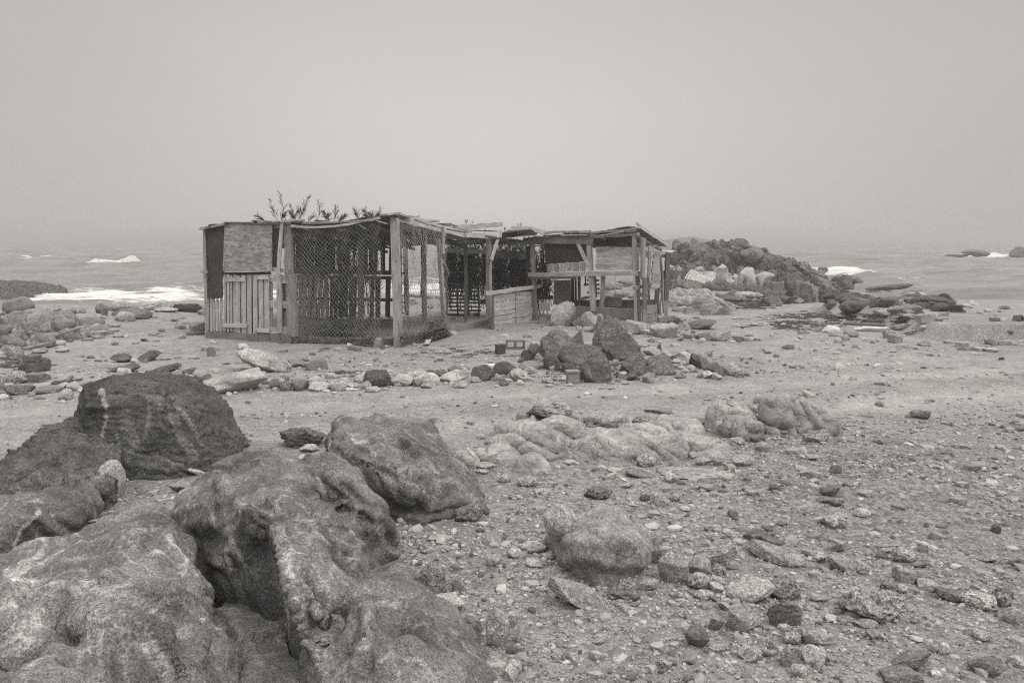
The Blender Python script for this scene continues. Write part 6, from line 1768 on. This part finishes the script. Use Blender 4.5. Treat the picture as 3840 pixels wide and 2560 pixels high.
for k in range(44):
    x = rng.uniform(0, 2350)
    s = rng.uniform(30, 100)
    stone(11, x, np.interp(x, [0, 900, 1400, 2350], [322, 318, 300, 262]) - rng.uniform(4, 70), s, s * rng.uniform(.45, .75), rng.choice([.24, .34, .38, .42, .46]), rng.choice(['a', 'a', 'r', 's', 't']), rng.uniform(-15, 15), name='rubble_stone')
for k in range(70):
    x = rng.uniform(760, 1960)
    s = rng.uniform(35, 130)
    stone(5, x, np.interp(x, [760, 1960], [585, 640]) + rng.normal(0, 26), s, s * rng.uniform(.3, .55), rng.uniform(.10, .19), rng.choice(['a', 'a', 'r', 'j']), rng.uniform(-12, 12), name='shelf_rock')


# ---- blocks and other made things
def prism(mask, xs_, ys_, z0, z1):
    """a block from cells: solid where mask is 1, faces only on its surface"""
    V_, F_, ids = [], [], {}

    def vid(i, j, k):
        if (i, j, k) not in ids:
            ids[(i, j, k)] = len(V_)
            V_.append((xs_[i], ys_[j], (z0, z1)[k]))
        return ids[(i, j, k)]
    nx, ny = len(xs_) - 1, len(ys_) - 1
    sol = lambda i, j: 0 <= i < nx and 0 <= j < ny and mask[j][i]
    for i in range(nx):
        for j in range(ny):
            if not sol(i, j):
                continue
            F_.append((vid(i, j, 1), vid(i + 1, j, 1), vid(i + 1, j + 1, 1), vid(i, j + 1, 1)))
            F_.append((vid(i, j + 1, 0), vid(i + 1, j + 1, 0), vid(i + 1, j, 0), vid(i, j, 0)))
            for di, dj, a, b_ in ((-1, 0, (i, j + 1), (i, j)), (1, 0, (i + 1, j), (i + 1, j + 1)), (0, -1, (i, j), (i + 1, j)), (0, 1, (i + 1, j + 1), (i, j + 1))):
                if not sol(i + di, j + dj):
                    F_.append((vid(*a, 0), vid(*b_, 0), vid(*b_, 1), vid(*a, 1)))
    return np.array(V_), F_


def made(name, V_, F_, mat, loc, rot, label, cat, shade, group=None, bevel=.008, sub=0):
    me = mesh_np(name, V_, F_, mat)
    bm = bmesh.new()
    bm.from_mesh(me)
    bmesh.ops.recalc_face_normals(bm, faces=bm.faces)
    if bevel:
        bmesh.ops.bevel(bm, geom=[e for e in bm.edges if len(e.link_faces) == 2 and e.calc_face_angle(0) > .5], offset=bevel, segments=2, affect='EDGES')
    bm.to_mesh(me)
    bm.free()
    o = link(name, me, None, loc, shade)
    o.rotation_euler = rot
    return tag(o, label, cat, group)


HOLLOW = [[1, 1, 1, 1, 1], [1, 0, 1, 0, 1], [1, 1, 1, 1, 1]]


def block(zk, x, yb, w, rot, label, shade=.27, hollow=True, dims=(.40, .20, .20), lift=None, solid=None):
    u, v = Z(zk, x, yb)
    G = gp(u, v)
    l, d, h = dims
    k = w * ZM[zk][2] * float((G - EYE) @ _f) / FPX / l
    l, d, h = l * k, d * k, h * k
    t_ = .18 * d
    xs_ = [-l / 2, -l / 2 + t_, -t_ / 2, t_ / 2, l / 2 - t_, l / 2]
    ys_ = [-d / 2, -d / 2 + t_, d / 2 - t_, d / 2]
    m_ = HOLLOW if hollow else [[1] * 5] * 3
    V_, F_ = prism(m_, xs_, ys_, 0, h)
    G = G + np.array([0, d / 2, (lift if lift is not None else 0) - .01])
    return made('concrete_block', V_, F_, M['concrete'], G, tuple(R(a) for a in rot), label, 'block', shade, 'concrete blocks lying about', .006 * k)


block(5, 1757, 750, 92, (0, -4, 12), 'pale hollow concrete block lying flat at the left end of the sand bank', .36)
block(5, 1845, 708, 76, (90, -8, 8), 'smooth concrete block resting behind the hollow one on the sand bank', .30, False)
block(5, 2310, 740, 62, (78, 40, 20), 'tipped dark hollow block on the sand bank near the right edge', .13, True, (.3, .2, .25))
block(5, 1572, 874, 80, (0, 10, 30), 'grey block half buried at the foot of the sand bank', .3, False, (.4, .25, .2))
block(12, 182, 525, 160, (90, 0, 4), 'hollow concrete block on edge left of the boulder pile', .24, True, (.40, .20, .22), .2)
block(12, 58, 512, 74, (0, 0, 20), 'blackened block left of the hollow block on edge', .10, False, (.3, .25, .35))
block(12, 1008, 206, 140, (0, 3, -6), 'hollow block full of rubble on top of the low block wall', .29, True, (.4, .24, .22), .0).location.z += .28
block(12, 415, 258, 62, (0, 0, 4), 'lower of the two stacked blocks beside the leaning pale boulder', .28, False, (.3, .3, .3))
bl = block(12, 430, 258, 92, (0, 0, -3), 'upper of the two stacked blocks beside the leaning pale boulder', .27, False, (.4, .3, .27))
bl.location.z += .30
block(12, 715, 272, 84, (0, -35, 25), 'tilted broken block at the foot of the leaning pale boulder', .30, True, (.36, .25, .3))
block(12, 1645, 168, 70, (0, 0, 15), 'lone grey block on the rocks right of the shack', .34, False, (.4, .3, .3))
block(12, 75, 765, 46, (0, 0, 10), 'small upright grey brick in front of the dark rounded boulder', .27, False, (.2, .18, .26))
block(11, 1765, 124, 40, (0, 0, 5), 'small dark brick on the gravel in front of the shack', .17, False, (.24, .14, .11))
block(13, 1635, 516, 86, (0, 0, -25), 'pale brick lying left of the shack, nearest the sea', .32, False, (.4, .2, .12))
block(13, 1675, 578, 60, (0, 0, 5), 'pale brick lying left of the shack, nearer the track', .32, False, (.4, .2, .17))
block(13, 930, 572, 110, (0, 0, 12), 'long grey brick at the right foot of the left rock heap', .28, False, (.5, .2, .14))
block(13, 745, 583, 52, (0, 0, -8), 'short dark brick at the foot of the left rock heap', .2, False, (.3, .2, .16))
# pedestal: cap, waisted body and base
u, v = Z(12, 668, 765)
G = gp(u, v)
k = .4464 * float((G - EYE) @ _f) / FPX
V_, F_ = [], []
pr_ = [(0, 46), (20, 48), (34, 52), (36, 47), (104, 50), (106, 59), (122, 58)]
for i, (z, hw) in enumerate(pr_):
    for sx_, sy_ in ((-1, -1), (1, -1), (1, 1), (-1, 1)):
        V_.append((sx_ * hw * k, sy_ * hw * k * .8, z * k))
for i in range(len(pr_) - 1):
    for j in range(4):
        a, b_ = i * 4 + j, i * 4 + (j + 1) % 4
        F_.append((a, b_, b_ + 4, a + 4))
F_ += [(3, 2, 1, 0), tuple(len(V_) - 4 + i for i in range(4))]
made('concrete_pedestal', np.array(V_), F_, M['concrete'], G + (0, 48 * k * .8, -.01), (0, 0, R(8)), 'short concrete pedestal with a wider cap in front of the boulder pile', 'pedestal', .31, None, .006)
# broken concrete ring
u, v = Z(13, 305, 912)
G = gp(u, v)
k = .3486 * float((G - EYE) @ _f) / FPX
A1, B1 = np.meshgrid(np.linspace(0, 2 * math.pi, 97)[:-1], np.arange(25))
prf = [(145, -10), (150, 20), (148, 50), (146, 80), (142, 98), (130, 104), (112, 104), (102, 96), (98, 70), (96, 40), (94, 10)]
pp = np.array([(np.interp(b_, np.linspace(0, 24, len(prf)), [q_[0] for q_ in prf]), np.interp(b_, np.linspace(0, 24, len(prf)), [q_[1] for q_ in prf])) for b_ in range(25)]) * k
RRg, ZZ = pp[B1, 0], pp[B1, 1]
V_ = np.stack([RRg * np.cos(A1), RRg * np.sin(A1) * .8, ZZ * (1 + .16 * np.sin(A1 + .6) + .07 * np.sin(3 * A1))], -1).reshape(-1, 3)
i_ = np.arange(25 * 96).reshape(25, 96)
F_ = np.stack([i_[:-1].ravel(), np.roll(i_, -1, 1)[:-1].ravel(), np.roll(i_, -1, 1)[1:].ravel(), i_[1:].ravel()], 1)
V_ = V_ + normals(V_, F_) * (.03 * fbm(V_ * 9, 4, 5) + .012 * fbm(V_ * 40, 2, 6))[:, None]
tag(link('concrete_ring', mesh_np('concrete_ring', V_, F_, M['concrete'], True), None, G + (0, .14, 0), .115), 'broken dark concrete ring like a rough basin near the left edge', 'concrete ring')
stone(13, 350, 800, 190, 90, .17, 't', 0, name='concrete_lump', label='square dark concrete lump behind the broken ring', mat=M['concrete'], cat='concrete lump', group='')
# wire trap
tr = bpy.data.objects.new('fish_trap', None)
COL.objects.link(tr)
G = at(*Z(14, 650, 680), 33.5)
tr.location = tuple(G + (0, .0, .28))
tr.rotation_euler = (R(28), R(14), R(-28))
tag(tr, 'pale crumpled wire fish trap on the rocks right of the shack', 'trap')
lx, ly, lz = .52, .34, .22
ln = []


def seg_(a, b_, n=8):
    return np.array([np.array(a) + (np.array(b_) - np.array(a)) * t_ for t_ in np.linspace(0, 1, n)])


for s in (-1, 1):
    for y in np.linspace(-ly, ly, 13):
        ln.append(seg_((-lx, y, s * lz), (lx, y, s * lz)))
    for x in np.linspace(-lx, lx, 20):
        ln.append(seg_((x, -ly, s * lz), (x, ly, s * lz)))
    for z in np.linspace(-lz, lz, 9):
        ln.append(seg_((-lx, s * ly, z), (lx, s * ly, z)))
        ln.append(seg_((s * lx, -ly, z), (s * lx, ly, z)))
    for x in np.linspace(-lx, lx, 20):
        ln.append(seg_((x, s * ly, -lz), (x, s * ly, lz)))
ln = np.array(ln)
qq = ln.reshape(-1, 3)
ln = (qq + .07 * np.stack([fbm(qq * 3, 2, 70 + k) for k in range(3)], 1)).reshape(ln.shape)
V_, F_ = tubes(ln, .012)
link('wire_mesh', mesh_np('wire_mesh', V_, F_, M['cage']), tr)
fr_ = []
for sx_ in (-1, 1):
    for sy_ in (-1, 1):
        fr_ += [seg_((sx_ * lx, sy_ * ly, -lz), (sx_ * lx, sy_ * ly, lz)), seg_((sx_ * lx, -ly, sy_ * lz), (sx_ * lx, ly, sy_ * lz)), seg_((-lx, sx_ * ly, sy_ * lz), (lx, sx_ * ly, sy_ * lz))]
V_, F_ = tubes(np.array(fr_) * 1.01, .022, 5)
link('frame', mesh_np('frame', V_, F_, M['cage']), tr)
# sacks, pole, planks on the sand
stone(5, 1170, 815, 112, 46, .6, 'r', name='sack', label='white bulging sack lying on the sand left of the pole', mat=M['plastic'], cat='sack', group='')
stone(5, 1410, 806, 200, 40, .6, 'a', name='plastic_sheet', label='crumpled white plastic sheet under the pole', mat=M['plastic'], cat='plastic sheet', group='')
stone(5, 1290, 838, 90, 46, .3, 's', name='shore_rock')


def pole(name, pts, r, mat, label, cat):
    P_ = np.array(pts)
    V_, F_ = tubes(P_[None], r, 8)
    o_ = P_.mean(0)
    return tag(link(name, mesh_np(name, V_ - o_, F_, M[mat], True), None, o_), label, cat)


a, b_ = gp(*Z(5, 1240, 796)), gp(*Z(5, 1502, 808))
pole('metal_pole', [a + (b_ - a) * t_ + (0, 0, .14) for t_ in np.linspace(0, 1, 5)], .035, 'metal', 'dark pole lying across the white plastic on the sand', 'pole')


def plank(zk, p, q, w, t_, shade, label, lift=.02):
    a, b_ = gp(*Z(zk, *p)), gp(*Z(zk, *q))
    bb = Boards()
    k = ZM[zk][2] * float((a - EYE) @ _f) / FPX
    bb.add(a + (0, 0, lift), b_ + (0, 0, lift + .01), w * k * 2.0, t_, (0, 0, 1), shade, None, .006, .006)
    o_ = (a + b_) / 2
    me = mesh_np('loose_plank', np.array(bb.V) - o_, bb.F, M['wood'], False, {'shade': ('FACE', bb.S)}, bb.U)
    return tag(link('loose_plank', me, None, o_), label, 'plank', 'loose planks on the ground')


plank(12, (415, 264), (590, 278), 12, .02, .40, 'pale plank on the ground in front of the pallet screen, pointing at the leaning boulder')
plank(12, (360, 300), (590, 280), 9, .02, .36, 'thin grey plank crossing the pale one in front of the pallet screen')
plank(14, (975, 855), (1095, 905), 12, .03, .3, 'short weathered plank on the low pale ledge right of the shack', .06)
plank(11, (1680, 30), (1695, -8), 16, .02, .4, 'pale stub of wood leaning by the netted corner', .05)
stone(2, 285, 1455, 90, 90, .28, 't', 0, name='beach_stone', label='pale square stone at the foot of the netting beside the corner post')

# ---- dried weed and litter: nobody could count it
rng = np.random.default_rng(5)
P_, A_, S_ = [], [], []
zones = [(5, 780, 1500, 690, 745, 420, .13), (5, 1230, 1720, 690, 770, 460, .12), (5, 760, 1180, 740, 790, 260, .13), (5, 560, 1000, 610, 640, 260, .2), (5, 850, 2350, 850, 1050, 90, .05), (11, 1640, 2150, 30, 105, 300, .05), (11, 1050, 1280, 185, 225, 130, .06),
         (8, 1700, 2340, 200, 420, 120, .05), (13, 0, 260, 700, 900, 160, .08), (12, 1450, 1560, 200, 260, 120, .1), (12, 420, 900, 600, 760, 140, .07), (14, 1000, 1400, 820, 900, 300, .2)]
for zk, x0, x1, y0, y1, n_, s in zones:
    for k in range(n_):
        x, y = (x0 + x1) / 2 + (x1 - x0) * .27 * rng.normal(), (y0 + y1) / 2 + (y1 - y0) * .27 * rng.normal()
        if perlin(np.array([[x * .012, y * .05, zk * 3.]]), 3)[0] < -.05:
            continue
        P_.append(gp(*Z(zk, x, y)))
        A_.append(rng.normal(0, .5))
        S_.append(s * rng.uniform(.5, 1.6))
P_ = np.array(P_)
t_ = np.linspace(-1, 1, 6)
ln = P_[:, None, :] + np.array(S_)[:, None, None] * np.stack([np.cos(np.array(A_))[:, None] * t_ + .15 * np.sin(t_ * 5 + np.array(A_)[:, None] * 9), np.sin(np.array(A_))[:, None] * t_ + .25 * np.cos(t_ * 4 + np.array(A_)[:, None] * 7), .0 * t_ + .06 * np.abs(np.sin(3 * t_ + np.array(A_)[:, None] * 5))], -1)
V_, F_ = tubes(ln, np.array(S_)[:, None] * .05 * np.ones((1, 6)), 4)
tag(link('seaweed', mesh_np('seaweed', V_, F_, M['weed'])), 'dark strands of dried seaweed and litter on the sand', 'seaweed', kind='stuff')

# ---- loose gravel: tens of thousands of pebbles
rng = np.random.default_rng(99)
VI, FI = ico(1)


def pebbles(n_, r0, r1, smin, sk, seed):
    rng = np.random.default_rng(seed)
    rad = r0 * (r1 / r0) ** rng.random(n_)
    an = rng.uniform(R(-43), R(43), n_)
    x, y = rad * np.sin(an), rad * np.cos(an)
    pt = fbm(np.stack([x * .55, y * .55, 0 * x], 1), 3, 71)
    rut = np.abs(y - track_y(x))
    dens = np.clip(.6 + 1.1 * pt + .25 * ss(-1, 3, x), .06, 1) * (1 - .5 * ss(6.0, 8.6, y - .12 * x)) * np.where(rut < 1.4, .35, 1) * np.where((x < -1.5) & (y > 2) & (y < 4), .6, 1)
    k_ = rng.random(n_) < dens
    x, y, rad = x[k_], y[k_], rad[k_]
    n_ = len(x)
    s = (smin + sk * rad) * np.exp(np.minimum(np.abs(rng.normal(0, .62, n_)), 1.15)) * .62
    z = terrain(x, y)
    # five shapes, turned and stretched one by one
    shp = []
    for k in range(12):
        r_ = np.random.default_rng(k)
        v_ = VI * r_.uniform(.72, 1.18, (len(VI), 1))
        shp.append(v_ * (1, r_.uniform(.55, .95), r_.uniform(.35, .75)))
    shp = np.array(shp)[rng.integers(0, 12, n_)]
    a = rng.uniform(0, 6.283, n_)
    ti = rng.normal(0, .25, n_)
    c, sn = np.cos(a)[:, None], np.sin(a)[:, None]
    ct, st = np.cos(ti)[:, None], np.sin(ti)[:, None]
    X_, Y_, Z_ = shp[..., 0], shp[..., 1], shp[..., 2]
    X2, Z2 = X_ * ct - Z_ * st, X_ * st + Z_ * ct
    V_ = np.stack([x[:, None] + s[:, None] * (X2 * c - Y_ * sn), y[:, None] + s[:, None] * (X2 * sn + Y_ * c), z[:, None] + s[:, None] * (Z2 + .12)], -1).reshape(-1, 3)
    F_ = (FI[None] + (np.arange(n_) * len(VI))[:, None, None]).reshape(-1, 3)
    sh_ = np.clip(np.where(rng.random(n_) < .13, rng.uniform(.10, .16, n_), rng.normal(.36, .085, n_)), .09, .6)
    sh_ = np.where(rng.random(n_) < .02, .55, sh_)
    return V_, F_, np.repeat(sh_, len(FI))


Va, Fa, Sa = pebbles(52000, 1.9, 13.0, .0035, .0016, 1)
Vb, Fb, Sb = pebbles(5200, 2.2, 22.0, .010, .0038, 2)
me = mesh_np('gravel', np.concatenate([Va, Vb]), np.concatenate([Fa, Fb + len(Va)]), M['pebble'], False, {'shade': ('FACE', np.concatenate([Sa, Sb]))})
tag(link('gravel', me), 'loose pebbles and shell grit strewn over the shore', 'gravel', kind='stuff')

# ---- the mist over land and sea
m, N = material('mist')
vp = N.n('ShaderNodeVolumePrincipled', {'Color': (.92, .903, .88, 1), 'Density': 0.0029, 'Anisotropy': .2})
N.n('ShaderNodeOutputMaterial', {1: vp.outputs[0]})
bm = bmesh.new()
bmesh.ops.create_cube(bm, size=1)
me = bpy.data.meshes.new('haze')
bm.to_mesh(me)
bm.free()
me.materials.append(m)
hz = link('haze', me)
zlo, zhi = -7.5, 4.4
hz.scale = (9000, 2750, zhi - zlo)
hz.location = (0, 1340, (zlo + zhi) / 2)
tag(hz, 'sea mist over the whole shore', 'mist', kind='stuff')

# stones past the 295 that show largest are strewn as one mass of small stones
loose = sorted([s for s in STONES if s['o'].name.startswith('beach')], key=lambda s: -(s['label'] is not None) * 9e9 - s['w'] * s['h'] / float(np.sum((s['p'] - EYE) ** 2)))[295:]
VV, FF, SS, o_ = [], [], [], 0
for s in loose:
    me = s['o'].data
    v_ = np.empty(len(me.vertices) * 3)
    me.vertices.foreach_get('co', v_)
    f_ = np.empty(len(me.polygons) * 3, np.int32)
    me.polygons.foreach_get('vertices', f_)
    VV.append(v_.reshape(-1, 3) + s['p'])
    FF.append(f_.reshape(-1, 3) + o_)
    SS.append(np.full(len(me.polygons), s['shade']))
    o_ += len(me.vertices)
    bpy.data.objects.remove(s['o'])
    bpy.data.meshes.remove(me)
    STONES.remove(s)
tag(link('small_stones', mesh_np('small_stones', np.concatenate(VV), np.concatenate(FF), M['pebble'], False, {'shade': ('FACE', np.concatenate(SS))})), 'small stones strewn among the larger ones', 'stones', kind='stuff')

# ------------------------------------------------------------------ labels for the stones that have none yet
def tone(s):
    return 'dark' if s < .17 else 'grey' if s < .28 else 'pale'


SHAPE = {'r': 'rounded', 'a': 'angular', 's': 'slab like', 'p': 'pitted', 'j': 'jagged', 't': 'blocky'}
MARK = [(s['label'], s['u'], s['v'], s['p']) for s in STONES if s['label']]
for o in COL.objects:
    if o.name.split('.')[0] in ('boulder', 'rock_outcrop', 'concrete_pedestal', 'concrete_ring', 'fish_trap', 'sack', 'rocky_headland') and o.get('label'):
        P_ = np.array(o.location)
        uu, vv, dd = project(P_)
        MARK.append((o['label'], float(uu), float(vv), P_))
SHORT = {}


def short(lab):
    """the words of a landmark's label up to its place"""
    for cut in (' with a ', ' in the ', ' at the ', ' on the ', ' by the ', ' against ', ' behind ', ' in front', ' beside ', ' right of', ' left of', ' beyond ', ' running', ' rising', ', ', ' near ', ' under ', ' below ', ' alone', ' between ', ' lying', ' standing', ' resting', ' filling', ' across', ' with ', ' from ', ' wedged', ' like a'):
        i = lab.find(cut)
        if i > 0:
            lab = lab[:i]
    return lab


cnt = {}
for l_, *_ in MARK:
    cnt[short(l_)] = cnt.get(short(l_), 0) + 1
MARK = [q_ for q_ in MARK if cnt[short(q_[0])] == 1]
MU = np.array([[q_[1], q_[2]] for q_ in MARK])
used = {o['label'] for o in COL.objects if o.get('label')}
STONES.sort(key=lambda s: -s['w'])
for s in STONES:
    if s['label']:
        continue
    siz = 'tiny' if s['w'] < .09 else 'small' if s['w'] < .22 else 'mid sized' if s['w'] < .5 else 'large'
    head = '%s %s %s %s' % (siz, tone(s['shade']), SHAPE[s['kind']], 'rock' if s['o'].name.startswith('shore') else 'stone')
    dd = np.hypot(MU[:, 0] - s['u'], (MU[:, 1] - s['v']) * 1.6)
    order = np.argsort(dd)
    done = None
    for far in range(9):
        j = order[far]
        ddx, ddy = s['u'] - MU[j, 0], s['v'] - MU[j, 1]
        if abs(ddx) > 1.3 * abs(ddy):
            rel = 'right of' if ddx > 0 else 'left of'
        else:
            rel = 'in front of' if ddy > 0 else 'behind'
        near = '' if far else 'just '
        lab = '%s %s%s the %s' % (head, near, rel, short(MARK[j][0]))
        if lab not in used and len(lab.replace(',', ' ').split()) <= 16:
            done = lab
            break
    if not done:
        j = order[0]
        for word in ('second', 'third', 'fourth', 'fifth', 'sixth', 'seventh', 'eighth', 'ninth', 'tenth', 'next', 'further'):
            lab = '%s %s out from the %s' % (word, head, short(MARK[j][0]))
            if lab not in used and len(lab.split()) <= 16:
                done = lab
                break
    if done:
        used.add(done)
        s['o']['label'] = done
